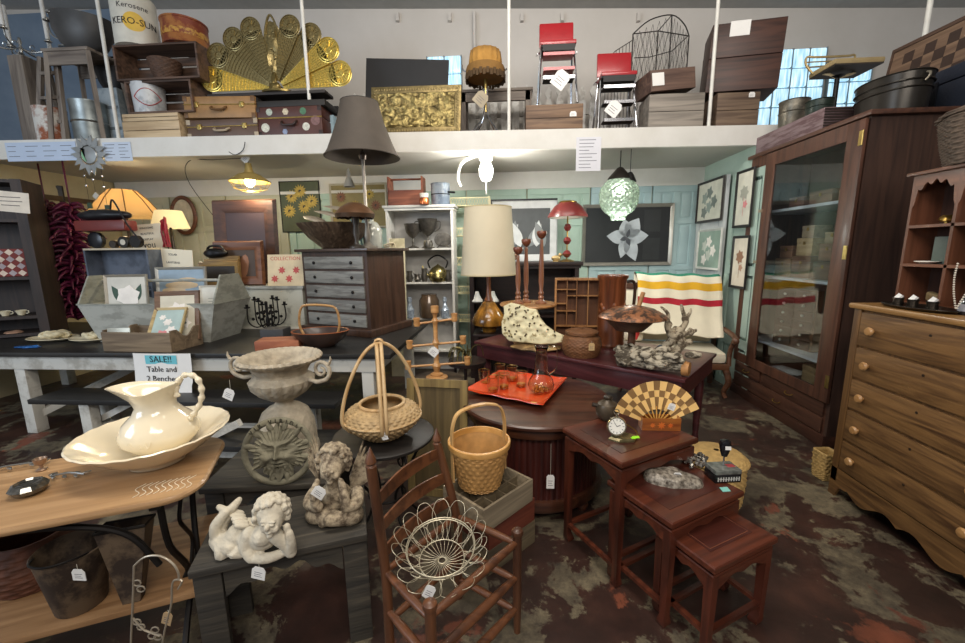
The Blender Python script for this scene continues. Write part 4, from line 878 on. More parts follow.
for s_, l in zip(spots, lbl): z_ = s_[2]; s_ = (s_[0], s_[1], 1.3125 + (z_ - 1.472) * 1.35 if z_ < 1.9 else z_ + .041, s_[3], s_[4], s_[5] * (1.34 if z_ < 1.9 else 1), s_[6]); woodbox(*s_, l)
woodbox(.30, .16, .392, .34, .26, .15, 2, 'large pale box on the bottom of the cabinet'); woodbox(.40, .2, .6525, .26, .2, .22, 1, 'brown box right of the spool chest'); woodbox(-.47, .3, .6525, .16, .16, .34, 3, 'upright dark box left of the spool chest')
t = T('white_papers', 'loose white papers on the bottom of the cabinet', 'papers', cw(-.15, .2, .391), -80); P(MB().box((0, 0, .004), (.3, .2, .006)).box((.03, .02, .009), (.28, .18, .003), (0, 0, 8)), 'sheets', PAPER, t)
t = T('spool_chest', 'little twelve-drawer wooden chest with white knobs inside the cabinet', 'chest of drawers', cw(-.06, .16, .6535), -82, s=1.5)
P(MB().b2(-.15, .15, 0, .24, 0, .37), 'chest_case', wood('#4a2c1e', '#6a4530', 'z', .45), t)
for i in range(6):
    for j in range(2):
        d_ = P(MB().box((-.073 + .146 * j, -.004, .033 + .06 * i), (.13, .01, .052), b=.002), 'drawer', wood('#3d2318', '#573526', 'x', .45), t); P(MB().blob((-.073 + .146 * j, -.015, .033 + .06 * i), .009, 1), 'knob', flat('#dcd6ca', .3), d_)
# --- small shelf with arches on the dresser, with trinkets
SH = wood('#51301f', '#774a33', 'x', .45, coat=.1); SHz = wood('#51301f', '#704531', 'z', .45, coat=.1)
pa = PX(893, 293, 2.31); ys0 = 2.58; WS, HS, DS = .98, .73, .17; t = T('arched_wall_shelf', 'reddish wooden shelf unit with scalloped arches standing on the oak dresser', 'shelf', (2.30, ys0, 1.2552), -90); shf = t
for i, x in enumerate((0, .245, .49, .735, .98)): P(MB().b2(x - .008, x + .008, 0, DS, 0, HS), 'divider', SHz, t)
P(MB().b2(.008, WS - .008, DS - .01, DS, 0, HS), 'back_panel', wood('#33201a', '#4b3024', 'z', .6), t)
for z in (.008, .23, .447): P(MB().b2(.008, WS - .008, 0, DS - .01, z - .008, z + .008), 'shelf_board', SH, t)
P(MB().b2(-.03, WS + .03, -.025, DS, HS, HS + .018, b=.004), 'top_board', SH, t)
for i in range(4):
    x0 = .008 + .245 * i; wq = .229; R = []
    for k in range(25):
        u = k / 24; q = abs(2 * u - 1); z = HS - .045 - .075 * (q > .86) - (.045 * max(0, 1 - ((q - .68) / .2) ** 2) if .5 < q < .86 else 0) * 0 - .06 * q ** 2.2 + .012 * cos(q * 14); R.append([V((x0 + wq * u, .0, z)), V((x0 + wq * u, .012, z)), V((x0 + wq * u, .012, HS)), V((x0 + wq * u, .0, HS))])
    P(MB().rings(R), 'scalloped_arch', SH, t)
def sw(x, d, z): return V((2.30 + d, ys0 - x, 1.2552 + z))
TR = [('trinket_card', 'green-grey framed card leaning in the middle arched-shelf cubby', flat('#5d6a62', .5, var=.2), lambda: MB().box((0, 0, .075), (.11, .006, .15), b=.001), sw(.13, .10, .2385), 12),
      ('white_saucer', 'white porcelain saucer lying at the front of the middle cubby', flat('#e8e4da', .2), lambda: MB().lathe([(0, 0), (.03, 0), (.055, .012), (.053, .015), (.03, .005), (0, .005)], 28), sw(.085, .06, .2385), 0),
      ('gold_leaf_ornament', 'small gold leaf ornament in the top left cubby', BRASS, lambda: MB().blob((0, 0, .03), (.04, .02, .016), 2, .02, 40, rot=(0, 12, 0)).cyl((0, 0, 0), (0, 0, .03), .01), sw(.13, .08, .4555), 0),
      ('folded_brass_ornament', 'small folded brass ornament in the bottom left cubby', flat('#a3906a', .4, .5, var=.3, vs=40), lambda: MB().box((0, 0, .03), (.1, .03, .05), (10, 12, 0), b=.008), sw(.13, .1, .0165), 0),
      ('silver_compact', 'round silver and mauve compact mirror standing in the top right cubby', flat('#8f8b92', .2, .7, var=.3, vs=30), lambda: MB(at((0, 0, .055), 90)).lathe([(0, -.006), (.05, -.006), (.055, 0), (.05, .006), (.04, .008), (0, .006)], 36), sw(.36, .08, .4555), 0),
      ('copper_egg', 'small copper-brown egg shape in the middle right cubby', flat('#8b5a36', .3, .4), lambda: MB().blob((0, 0, .022), (.02, .02, .022), 2), sw(.30, .08, .2385), 0),
      ('brass_bell', 'brass bell standing in the middle right cubby', flat('#6f6047', .35, .7, var=.3), lambda: MB().lathe([(.045, 0), (.042, .02), (.028, .06), (.018, .09), (0, .098), (0, .09), (.024, .055), (.038, .015)], 28, cap=False).cyl((0, 0, .095), (0, 0, .13), .005), sw(.39, .09, .2385), 0),
      ('folded_paper', 'cream folded paper in the bottom right cubby', flat('#cfc3a2', .8), lambda: MB().box((0, 0, .012), (.07, .05, .02), (0, 10, 20)), sw(.35, .1, .0165), 0)]
for nm, lb, m_, f, loc, rz in TR: S(f(), nm, lb, nm.split('_')[-1], m_, loc, -90 + rz, ang=40)
dz = 1.2552
tp = V((2.2, 2.33, dz)); t = T('silver_tray', 'oval dark silver tray on the oak dresser beneath the arched shelf', 'tray', tp, -90)
P(MB().lathe([(0, 0), (.11, 0), (.15, .008), (.165, .016), (.16, .02), (.11, .006), (0, .006)], 48, sx=1.25, sy=.55), 'tray_body', flat('#3f3a35', .3, .8, var=.4, vs=30), t)
for k, (dx, dy, lb) in enumerate(((.0, .12, 'left of the three little tarnished silver cups on the tray'), (.0, .035, 'middle of the three little tarnished silver cups on the tray'), (.01, -.06, 'right of the three little tarnished silver cups on the tray'))):
    c_ = T('silver_cup', lb, 'cup', tp + V((dx, dy, .0065)), 0, 'little cups on the silver tray'); P(MB().lathe([(0, 0), (.02, 0), (.024, .01), (.022, .03), (.027, .045), (.024, .045), (.018, .03), (0, .01)], 24), 'cup_body', flat('#5f5850', .28, .9, var=.3, vs=30), c_)
    P(MB().box((0, .0, .05), (.012, .03, .03), (20, 30, 0)), 'white_ticket', PAPER, c_)
bp = V((2.26, 2.13, dz)); t = T('glass_bottle_bell', 'dark glass bottle with a white beaded cord looped over it, far right on the dresser', 'bottle', bp)
P(MB().lathe([(0, 0), (.045, 0), (.048, .01), (.048, .07), (.035, .09), (.02, .11), (.018, .16), (.024, .165), (.02, .168), (0, .168)], 32), 'bottle_body', flat('#1a1f28', .08, 0, coat=.8), t); P(MB().lathe([(.0485, .02), (.0495, .02), (.0495, .055), (.0485, .055)], 32, cap=False), 'label', flat('#9a9aa2', .5), t, label='silvery printed label band')
mb = MB(); 
for k in range(40):
    a = k / 39; mb.blob((-.055 - .02 * sin(a * pi), .045 - .11 * a if 0 else .05 * cos(a * pi), .03 + .22 * abs(a - .5) * 2), .005, 1)
P(mb, 'bead_cord', flat('#d8cfc0', .4), t)
t = T('ceramic_block', 'white ceramic trinket block at the far end of the dresser', 'box', V((2.36, 1.95, dz))); P(MB().box((0, 0, .02), (.06, .09, .04), b=.004), 'block', flat('#b8afa2', .5), t)
# --- woven picnic hamper on top of the arched shelf
hp = sw(.42, .11, HS + .019); t = T('wicker_picnic_hamper', 'grey-brown woven picnic hamper on top of the arched shelf', 'hamper', hp, -90)
def sq2(p): a = math.atan2(p.y, p.x); k = 1 / (abs(cos(a)) ** 6 + abs(sin(a)) ** 6) ** (1 / 6); return V((p.x * k, p.y * k, p.z))
HWK = flat('#5b4c40', .7, var=.35, vs=40, bmp=.3)
mb = MB(); weave(mb, [(.135, 0), (.15, .12), (.16, .24)], n=160, rows=18, stakes=54, amp=.005, th=.008, sx=2.6, fn=sq2); P(mb, 'hamper_body', HWK, t, ang=180)
mb = MB(); weave(mb, [(.165, .242), (.166, .262), (.12, .285), (.06, .30), (.01, .305)], n=120, rows=8, stakes=40, amp=.004, th=.006, sx=2.6, fn=sq2, floor=False); P(mb, 'hamper_lid', HWK, t, ang=180)
# --- things piled on the cabinet and the ledge
topz = HC + .0355
t = T('purplish_wooden_box', 'long faded purple-brown wooden box lying on top of the display cabinet', 'box', (XC + .13, 4.15, topz), -90)
PB = worn('#5b4345', '#7d6a6c', .5, 4, .6, aniso=(1, 1, 8)); P(MB().box((0, 0, .0875), (.92, .24, .175), b=.004), 'box_body', PB, t)
mb = MB()
for k in range(8): mb.b2(.461, .467, -.12, .12, .008 + .021 * k, .02 + .021 * k)
P(mb, 'finger_joints', flat('#2b1d18', .7), t)
def bucket(loc, r, h, m_, name, label, cat, sx=1, sy=1, rim=True):
    t = T(name, label, cat, loc); P(MB().lathe([(0, 0), (r * .9, 0), (r * .93, .005), (r, h - .008), (r + .006, h - .004), (r + .004, h), (r - .004, h - .004), (r * .9, .01), (0, .01)], 40, sx=sx, sy=sy), 'body', m_, t)
    if rim: P(MB().lathe([(r * .96, h * .55), (r * .985 + .004, h * .57), (r * .99, h * .6)], 40, sx=sx, sy=sy, cap=False), 'band', m_, t)
    return t
bucket((XC + .15, 4.30, topz + .176), .12, .24, worn('#5f5b52', '#8f8778', .5, 5, .4, .7), 'metal_bucket', 'dull metal bucket standing on the purple-brown box', 'bucket')
bucket((XC + .15, 3.96, topz + .176), .10, .13, flat('#253029', .4, .3), 'dark_green_pot', 'small dark green enamel pot on the purple-brown box', 'pot')
t = bucket((XC + .28, 3.42, topz), .16, .25, flat('#332f2a', .3, .5, var=.4, vs=6), 'oval_wash_tub', 'large dark oval metal wash tub on the near end of the cabinet', 'tub', sx=1.15, sy=1.5); t.rotation_euler.z = RD(0)
P(MB().tube([(.0, -.25, .17), (.0, -.272, .19), (.0, -.272, .21), (.0, -.25, .22)], .008, 6, sub=4).tube([(.0, .25, .17), (.0, .272, .19), (.0, .272, .21), (.0, .25, .22)], .008, 6, sub=4), 'tub_handle', flat('#8d8678', .4, .7), t)
P(MB().tube([(.185 * cos(a), .243 * sin(a), .19) for a in [k * pi / 24 for k in range(48)]], .006, 6, closed=True), 'raised_rib', flat('#332f2a', .3, .5, var=.4, vs=6), t)
# ================================================================ LONG BLACK TABLE, LEFT
BLK = wood('#141312', '#262422', 'x', .45, coat=.1); WP = worn('#c9c6bd', '#a8a398', .56, 6, .6)
XR = -1.0; YF = 3.135; t = T('farm_table', 'long black-topped table with chunky white legs, on sale, left', 'table', (-3.4, 3.9, 0))
P(MB().b2(-2.42, 2.42, -.765, .765, .735, .775, b=.006), 'tabletop', BLK, t)
P(MB().b2(-2.3, 2.3, -.72, -.69, .61, .734, b=.003), 'apron', WP, t); P(MB().b2(-2.3, 2.3, .69, .72, .61, .734, b=.003), 'apron', WP, t)
P(MB().b2(-2.3, -2.27, -.69, .69, .61, .734), 'end_apron', WP, t); P(MB().b2(2.27, 2.3, -.69, .69, .61, .734), 'end_apron', WP, t)
for x in (-.98, 2.2, -2.2):
    for y in (-.66, .66): P(MB().b2(x - .05, x + .05, y - .05, y + .05, 0, .735, b=.004), 'leg', WP, t)
P(MB().bar((-.98, -.66, .15), (-.2, .6, .70), .06, .06), 'diagonal_brace', WP, t)
mb = MB()
def bench(y, label, x0, x1, h=.45):
    t = T('long_bench', label, 'bench', ((x0 + x1) / 2, y, 0)); L = x1 - x0
    P(MB().b2(-L / 2, L / 2, -.15, .15, h - .04, h, b=.005), 'seat', BLK, t)
    for x in (-L / 2 + .45, L / 2 - .3):
        P(MB().b2(x - .045, x + .045, -.12, -.04, 0, h - .041, b=.004), 'leg', WP, t); P(MB().b2(x - .045, x + .045, .04, .12, 0, h - .041, b=.004), 'leg', WP, t)
    P(MB().b2(-L / 2 + .35, L / 2 - .35, -.03, .03, .14, .2), 'stretcher', WP, t); P(MB().bar((-L / 2 + .35, 0, .18), (-L / 2 + .8, 0, .40), .04, .05), 'diagonal_brace', WP, t)
bench(3.02, 'black-topped white bench standing along the front of the sale table', -3.93, -1.35, .45); bench(2.62, 'low black-topped white bench in front of the other bench, behind the stone urn', -2.75, -1.25, .29)
# sale sign hanging over the table edge
xs_, zb, w_, h_ = RC(137, 353, 194, 392, 3.12)
t = T('sale_sign', 'curled white paper sale sign taped to the front edge of the black table', 'sign', (xs_, 3.112, zb - .0))
mb = MB(); mb.surf(lambda u, v_: (-w_ / 2 + w_ * u - .02 * (v_ < .3) * (u - .5), -.012 * sin(pi * u) - .03 * (1 - v_) ** 2 - .003, h_ * v_), 12, 10, th=.0006); P(mb, 'paper', PAPER, t)
mb = MB(); Mx = lambda z: at((0, -.018 - .03 * (1 - z / h_) ** 2, z), 90)
mb.text('SALE!!', .075, Mx(h_ - .05), .001); mb.text('Table and', .068, Mx(h_ - .135), .001); mb.text('2 Benches', .068, Mx(h_ - .215), .001); mb.text('$600.00', .08, Mx(h_ - .295), .001)
P(mb, 'lettering', INK, t); P(MB().box((0, -.0165, h_ - .052), (.28, .0012, .075)), 'teal_highlight', flat('#6fc0cc', .8, var=0), t)
TT = .7755
# --- frames and pictures helper
def frame(name, label, w_, h_, bw, fm, loc, rz=0, rx=-10, art=None, group=None, dep=.02, cat='picture', mat_=None, ry=0, art_m=None, pic='#d9d4c4'):
    t = T(name, label, cat, loc, rz, group, rx, ry); mb = MB()
    prof = [(0, dep * .2), (bw * .15, dep), (bw * .6, dep * .75), (bw, dep * .35), (bw, 0)]
    R = []
    for sx, sz in ((-1, 0), (1, 0), (1, 1), (-1, 1)):
        R.append([V((sx * (w_ / 2 - o_), -d, (o_ if sz == 0 else h_ - o_))) for o_, d in prof] + [V((sx * (w_ / 2), 0, (0 if sz == 0 else h_)))])
    mb.rings(R, loop=True); P(mb, 'frame', fm, t, ang=25)
    P(MB().b2(-w_ / 2 + bw * .9, w_ / 2 - bw * .9, -dep * .3, -.001, bw * .9, h_ - bw * .9), 'print' if cat != 'mirror' else 'mirror_glass', flat(pic, .6) if mat_ is None else mat_, t)
    if art: mb = MB(at((0, -dep * .3 - .0006, 0))); art(mb, w_, h_, bw); P(mb, 'painted_motif', art_m, t, ang=20)
    return t
def petal(mb, cx, cz, L, W_, a, m=0, dz=0):
    mb.m = m; n = 10; A = RD(a); pts = []
    for k in range(n + 1): u = k / n; pts.append((L * u, W_ / 2 * sin(pi * u ** .8)))
    for k in range(n - 1, 0, -1): u = k / n; pts.append((L * u, -W_ / 2 * sin(pi * u ** .8)))
    mb.rings([[V((cx + x * cos(A) - y * sin(A), -dz - q, cz + x * sin(A) + y * cos(A))) for x, y in pts] for q in (0, .0006)])
def flower(mb, cx, cz, R_, n, m, m2=None, off=0, wd=.7, a0=0):
    for k in range(n): petal(mb, cx, cz, R_, R_ * wd, a0 + 360 * k / n, m, off + .0003 * k)
    if m2 is not None: mb.m = m2; mb.rings([[V((cx + R_ * .22 * cos(a), -off - .003 - q, cz + R_ * .22 * sin(a))) for a in [j * pi / 6 for j in range(12)]] for q in (0, .0008)])
FW = flat('#eae4dc', .6); FG = flat('#2f4a38', .6); FY = flat('#b59a48', .7, var=.3, vs=30); FP = flat('#d98a8c', .6); FB = flat('#8aa5ad', .6); FR = flat('#c0504a', .6); FK = flat('#241c18', .6); FGr = flat('#77807a', .6)
# --- crate with pictures, front of table
cA, cB_, cC = PZ(97, 351, TT), PZ(148, 354, TT), PZ(204, 347, TT)
CRW = wood('#5a4a3a', '#87745c', 'x', .7, bmp=.5)
t = T('wooden_crate', 'shallow weathered wooden crate with scooped sides holding framed prints', 'crate', (-3.20, 3.345, TT), -3)
P(MB().b2(-.33, .33, -.17, -.155, 0, .17, b=.003), 'front_board', CRW, t); P(MB().b2(-.33, .33, .155, .17, 0, .17, b=.003), 'back_board', CRW, t); P(MB().b2(-.315, .315, -.155, .155, 0, .012), 'bottom_board', CRW, t)
for s_ in (-1, 1):
    n = 16; R = []
    for i in range(n + 1): u = i / n; y = -.155 + .31 * u; z = .17 + .015 * (u < .25 or u > .75) - (.06 * math.sin(pi * (u - .25) / .5) if .25 < u < .75 else 0); R.append([V((s_ * .33, y, 0)), V((s_ * .315, y, 0)), V((s_ * .315, y, z)), V((s_ * .33, y, z))])
    P(MB().rings(R), 'scooped_end', CRW, t)
GW = wood('#9b8456', '#c4ad7c', 'x', .5); BRW = wood('#57402f', '#7a5d48', 'x', .5)
bx = PZ(163, 338, TT + .02)
frame('framed_print', 'pink flowers on aqua print in a pale gold frame, in front in the wooden crate', .27, .37, .024, GW, (-3.03, 3.235, TT + .05), 14, -38, cat='picture', pic='#a9bcb8', art=lambda mb, w, h, b: (flower(mb, -.02, .09, .06, 6, 0), flower(mb, .04, .14, .045, 6, 1), flower(mb, .0, .22, .04, 6, 1), flower(mb, -.05, .27, .03, 6, 1)), art_m=[FP, FW])
frame('framed_print', 'white flower print in a wide brown frame, behind the aqua print in the crate', .36, .46, .045, BRW, (-3.02, 3.40, TT + .05), 20, -16, pic='#cfc9b6', art=lambda mb, w, h, b: (flower(mb, 0, .27, .09, 7, 0, 1), flower(mb, .06, .16, .05, 5, 0, 1)), art_m=[FW, FGr])
t = T('galvanized_card_holder', 'small galvanized tin label holder inside the left of the crate', 'tin', (-3.40, 3.22, TT + .0125), 4); P(MB().box((0, 0, .11), (.2, .012, .16), (-8, 0, 0), b=.004), 'tin_plate', flat('#9c988a', .4, .6, var=.2), t); P(MB().blob((.04, -.012, .13), .014, 1), 'knob', SILVER, t)
# --- double grey planter caddy
GRY = worn('#a9a9a0', '#8f8f86', .52, 5, .6, aniso=(1, 1, 2)); GRY2 = worn('#97988c', '#7f8076', .52, 6, .65, aniso=(1, 1, 2))
def caddy(loc, rz, W, D, Hh, gab, label):
    t = T('slanted_planter_box', label, 'planter', loc, rz); b_ = .82
    def q(w, d, z): return [V((-w, -d, z)), V((w, -d, z)), V((w, d, z)), V((-w, d, z))]
    P(MB().rings([q(W / 2 * b_, D / 2 * b_, 0), q(W / 2, D / 2, Hh), q(W / 2 - .015, D / 2 - .015, Hh), q(W / 2 * b_ - .015, D / 2 * b_ - .015, .015)]), 'box_body', GRY, t, ang=20)
    mb = MB(); mb.tube(q(W / 2, D / 2, Hh), .008, 4, closed=True); P(mb, 'rim', GRY2, t)
    for s_ in (-1, 1): P(MB().prism([(-D / 2, Hh), (D / 2, Hh), (D * .24, Hh + gab), (-D * .24, Hh + gab)], -.008, .008, M=MX.Translation((s_ * (W / 2 - .012), 0, 0)) @ MX(((0, 0, 1, 0), (1, 0, 0, 0), (0, 1, 0, 0), (0, 0, 0, 1)))), 'gable_end', GRY2, t)
    P(MB().cyl((-W / 2 + .01, 0, Hh + gab * .78), (W / 2 - .01, 0, Hh + gab * .78), .014), 'handle_bar', GRY, t); return t
caddy((-3.40, 3.775, TT), 0, 1.36, .53, .37, .26, 'large grey-white slanted wooden tote with a round bar handle, behind the crate')
p = PZ(235, 342, TT)
frame('framed_print', 'white magnolia print in a silver frame, in the left of the grey tote', .38, .40, .025, flat('#a9a294', .4, .5), (-3.72, 3.66, TT + .24), 12, -6, pic='#c9c6bb', art=lambda mb, w, h, b: (petal(mb, -.03, .12, .2, .08, 120, 1), petal(mb, .06, .12, .2, .07, 70, 1), flower(mb, .01, .19, .11, 6, 0, None, .001, 1.0, 20)), art_m=[FW, FG])
frame('framed_print', 'beach scene print in a wide silver frame, standing in the middle of the grey tote', .50, .44, .03, flat('#b5b4ae', .3, .6), (-3.38, 3.93, TT + .26), 8, -6, pic='#8fa3b4', art=lambda mb, w, h, b: (mb.blob((0, 0, .25), (.17, .002, .04), 2), mb.blob((.06, 0, .31), (.09, .002, .02), 2), mb.blob((-.08, 0, .2), (.12, .002, .03), 2)), art_m=[flat('#cbb391', .6)])
frame('framed_print', 'pale sketch in a white frame at the right end of the grey tote', .26, .30, .02, flat('#d9d6cd', .5), (-2.93, 3.80, TT + .22), 24, -8, pic='#d6d6cf', art=lambda mb, w, h, b: [mb.bar((-.06, 0, .08 + .03 * k), (.06, 0, .08 + .03 * k), .001, .004) for k in range(4)], art_m=[FGr])
# --- plates with shells
PLT = flat('#ddd2b4', .25, coat=.4); SHL = flat('#d3c7a6', .7, var=.2, vs=40, bmp=.4); random.seed(21)
for i, (px, py, r, lb) in enumerate(((40, 343, .19, 'oval cream platter heaped with pale sea shells, left end of the black table'), (78, 344, .15, 'cream plate of shells and a tin box beside the wooden crate'))):
    p = PZ(px, py, TT); p.y += .12; t = T('serving_platter', lb, 'platter', (p.x, p.y, TT), 0); P(MB().lathe([(0, 0), (r * .6, 0), (r, .03), (r - .004, .034), (r * .6, .008), (0, .008)], 48, sx=1.25, sy=.8), 'plate', PLT, t)
    n = 9 if i == 0 else 4
    for k in range(n):
        a = random.uniform(0, 2 * pi); rr = random.uniform(0, r * .55); q = V((p.x + rr * 1.3 * cos(a), p.y + rr * .7 * sin(a), TT + .022))
        mb = MB(); pts = []
        for j in range(18): f = j / 17; pts.append(V((.05 * (1 - f) * cos(j * .75) + .02 * f, .05 * (1 - f) * sin(j * .75), .03 + .03 * f)))
        mb.tube(pts, lambda u: .021 * (1 - u) + .004, 7, sub=2); S(mb, 'sea_shell', 'pale spiral sea shell piled on the ' + ('oval platter' if i == 0 else 'plate beside the crate'), 'shell', SHL, q, k * 47, group='shells on the ' + ('platter' if i == 0 else 'plate'), rx=k * 23 % 50, ang=60)
t = T('lidded_tin', 'small silvery rectangular tin among the shells beside the crate', 'tin', PZ(86, 338, TT) + V((.03, .2, .037)), 5); P(MB().box((0, 0, .03), (.2, .1, .05), b=.01), 'tin_body', flat('#a7a9a4', .3, .7), t)
p = PZ(20, 349, TT); p.y += .06; S(MB().blob((0, 0, .006), (.13, .04, .008), 3, .01, 30).blob((.05, .02, .008), (.04, .02, .01), 2, .01, 30), 'blue_enamel_pin', 'flat blue glass ornament at the front left of the black table', 'ornament', flat('#2f66a8', .2, var=.4, vs=40), (p.x, p.y, TT), 0)
p = PZ(5, 338, TT); S(MB().blob((0, 0, .03), (.09, .07, .03), 3, .02, 15), 'pinkish_shell', 'pinkish clam shell at the left picture edge on the black table', 'shell', flat('#b08a72', .5, var=.2), (p.x, p.y + .08, TT), 0, ang=60)
# --- back left: dark shelf unit with textiles and cups
t = T('dark_bookcase', 'dark wooden shelf unit at the left edge holding cups and a patchwork box', 'shelf', (-5.37, 3.78, TT), 30); DK = wood('#1d1512', '#352720', 'z', .6)
P(MB().b2(.42, .5, -.2, .2, 0, 2.35 - TT), 'side_panel', DK, t); P(MB().b2(-.5, .42, .17, .2, 0, 2.35 - TT), 'back_panel', DK, t); P(MB().b2(-.5, -.46, -.2, .17, 0, 2.35 - TT), 'side_panel', DK, t)
for z in (.80, .98, 1.38, 1.95, 2.33): P(MB().b2(-.46, .42, -.2, .17, z - .015 - TT, z + .015 - TT), 'shelf_board', DK, t)
Mt = at((-5.37, 3.78, 0), 0, 0, 30)
def onshelf(x, y, z): return Mt @ V((x, y, z))
t = T('patchwork_box', 'red and cream diamond-patterned box on the dark shelf at the left edge', 'box', onshelf(.2, -.02, 1.396), 30)
mq = MB(); mq.box((0, 0, .14), (.36, .16, .28), b=.01); P(mq, 'box_body', flat('#7a3430', .8), t)
mq = MB()
for i in range(5):
    for j in range(4):
        mq.m = (i + j) % 2; cx, cz = -.14 + .07 * i, .035 + .07 * j; mq.prism([(cx, cz - .033), (cx + .033, cz), (cx, cz + .033), (cx - .033, cz)], .0802, .0815, M=MX(((1, 0, 0, 0), (0, 0, -1, 0), (0, 1, 0, 0), (0, 0, 0, 1))))
P(mq, 'diamond_patches', [flat('#d8c3b0', .8), flat('#a89a9c', .8)], t)
for k, (x, lb) in enumerate(((.02, 'stacked white teacups on the dark shelf, left'), (.14, 'white teacup with gold rim, middle of the dark shelf'), (.26, 'white teacup at the right of the dark shelf'))):
    t = T('teacup', lb, 'cup', onshelf(x, -.08, .996), 22); P(MB().lathe([(0, 0), (.025, 0), (.045, .05), (.042, .05), (.022, .006), (0, .006)], 24), 'cup_body', PLT, t); P(MB().tube([(.04, 0, .04), (.06, 0, .04), (.06, 0, .02), (.035, 0, .015)], .004, 5, sub=3), 'handle', PLT, t)
t = T('store_notice', 'white paper notice hanging at the upper left edge', 'sign', PY(12, 212, 3.3), 12, s=.85); P(MB().box((0, 0, .1), (.34, .002, .2), (0, 6, 0)), 'paper', flat('#cfc4b4', .8), t)
P(MB().bar((-.1, -.002, .15), (.1, -.002, .14), .001, .008).bar((-.1, -.002, .11), (.11, -.002, .1), .001, .008).bar((-.08, -.002, .07), (.08, -.002, .06), .001, .008), 'printed_lines', flat('#6a6460', .8), t)
# --- chili ristra bundles
CHL = flat('#4a1224', .5, var=.4, vs=12, coat=.1); CHP = flat('#571535', .5, var=.4, vs=12); random.seed(4)
def ristra(px0, py0, px1, py1, y, r, label, cm):
    a, b_ = PY(px0, py0, y), PY(px1, py1, y); t = T('chili_ristra', label, 'ristra', b_, 0, 'dark red chili ristras'); L = (a - b_).length; mb = MB()
    mb.tube([V((a.x, a.y, 2.64)), a, (a + b_) / 2, b_], .008, 6); n = int(L * 130)
    for k in range(n):
        f = k / n; c_ = b_.lerp(a, f); th = k * 2.4 + random.random(); rr = r * (.55 + .6 * sin(pi * min(1, .1 + f * .9)))
        d = V((cos(th), sin(th), 0)); q = c_ + d * .015; Lp = rr * random.uniform(.8, 1.2)
        ww_ = random.uniform(-.03, .03); p1 = q + d * Lp * .5 + V((0, 0, .02)); p2 = q + d * Lp + V((ww_, 0, -Lp * .15)); p3 = q + d * Lp * 1.15 + V((ww_ * 2, ww_, -Lp * .42))
        mb.tube([q, p1, p2, p3], lambda u: .019 * (1 - u ** 1.5) + .003, 6, sub=2)
    P(mb, 'dried_chilies', cm, t, world=True, ang=180)
ristra(45, 202, 54, 312, 4.50, .19, 'left of the hanging ristras of dried dark red chilies', CHL); ristra(70, 204, 76, 318, 4.40, .19, 'right of the hanging ristras of dried dark red chilies', CHP)
frame('hanging_frame', 'dark ornate picture frame hanging on the tan boards above the ristras', .34, .5, .06, wood('#2b2118', '#4b3b28', 'x', .5), PY(52, 225, 5.0), 35, 0, pic='#6d6a60')
# --- low display shelf on the table back-left holding tins and boat
sx0, sz0, sw_, sh_ = RC(84, 248, 148, 300, 4.0)
t = T('grey_display_shelf', 'open grey-blue display box standing at the back of the black table', 'shelf', (sx0, 4.125, TT)); hh = sz0 + sh_ - TT
GB = worn('#5a6270', '#454c58', .5, 4, .6)
P(MB().b2(-sw_ / 2, sw_ / 2, -.095, .095, hh - .02, hh, b=.003), 'top_board', flat('#b9ad96', .5), t); P(MB().b2(-sw_ / 2, -sw_ / 2 + .02, -.095, .095, 0, hh - .02), 'side_board', GB, t); P(MB().b2(sw_ / 2 - .02, sw_ / 2, -.095, .095, 0, hh - .02), 'side_board', GB, t); P(MB().b2(-sw_ / 2 + .02, sw_ / 2 - .02, .075, .095, 0, hh - .02), 'back_board', GB, t); P(MB().b2(-sw_ / 2 + .02, sw_ / 2 - .02, -.095, .075, hh * .5, hh * .5 + .02), 'mid_shelf', GB, t)
tz = TT + hh + .001
t = T('pink_spotted_fish', 'oval pinkish dish in the grey display box', 'dish', (sx0, 4.12, TT + hh * .5 + .0205)); P(MB().lathe([(0, 0), (.12, 0), (.15, .02), (0, .05)], 36, sx=1.2, sy=.5), 'dish_body', flat('#a5706a', .5, var=.3, vs=10), t)
for k, (px, r, h, c_, lb) in enumerate(((93, .085, .10, '#1f2126', 'round dark blue tin at the left on the grey display box'), (110, .04, .07, '#3b342c', 'small square-looking dark tin beside the round blue tin'), (121, .06, .09, '#24221f', 'black tin with a white emblem on the display box'), (133, .065, .085, '#1d1a1a', 'glossy black tin at the right on the display box'))):
    q = PY(px, 246, 4.05); t = T('round_tin', lb, 'tin', (q.x, 4.10, tz), 0); M = at((0, 0, r), 90)
    P(MB(M).lathe([(0, -.02), (r, -.02), (r, .02), (r * .93, .024), (0, .024)], 28), 'tin_body', flat(c_, .3, .3), t)
    if k in (2,): P(MB(M).lathe([(0, .0245), (r * .5, .0245), (r * .5, .026), (0, .026)], 20), 'emblem', flat('#c9c3b4', .5), t)
q = PY(107, 237, 4.08); t = T('black_clutch_bag', 'long black beaded pouch lying on top of a dark red case', 'bag', (q.x, 4.09, tz + .3)); 
t2 = T('red_case', 'long dark red lacquer case resting on the round tins', 'case', (q.x, 4.09, tz + .175)); P(MB().box((0, 0, .055), (.56, .16, .11), b=.02), 'case_body', flat('#6e2a26', .35), t2)
mb = MB(); mb.blob((0, 0, .055), (.30, .09, .06), 3, .02, 8); t.location.z = tz + .286; P(mb, 'pouch', flat('#17171c', .4, var=.4, vs=30), t); P(MB().tube([(.1, -.02, .11), (.16, -.05, .2), (.2, -.05, .15), (.3, -.06, -.05), (.42, -.08, -.2)], .008, 6, sub=3), 'strap', BLACK, t)
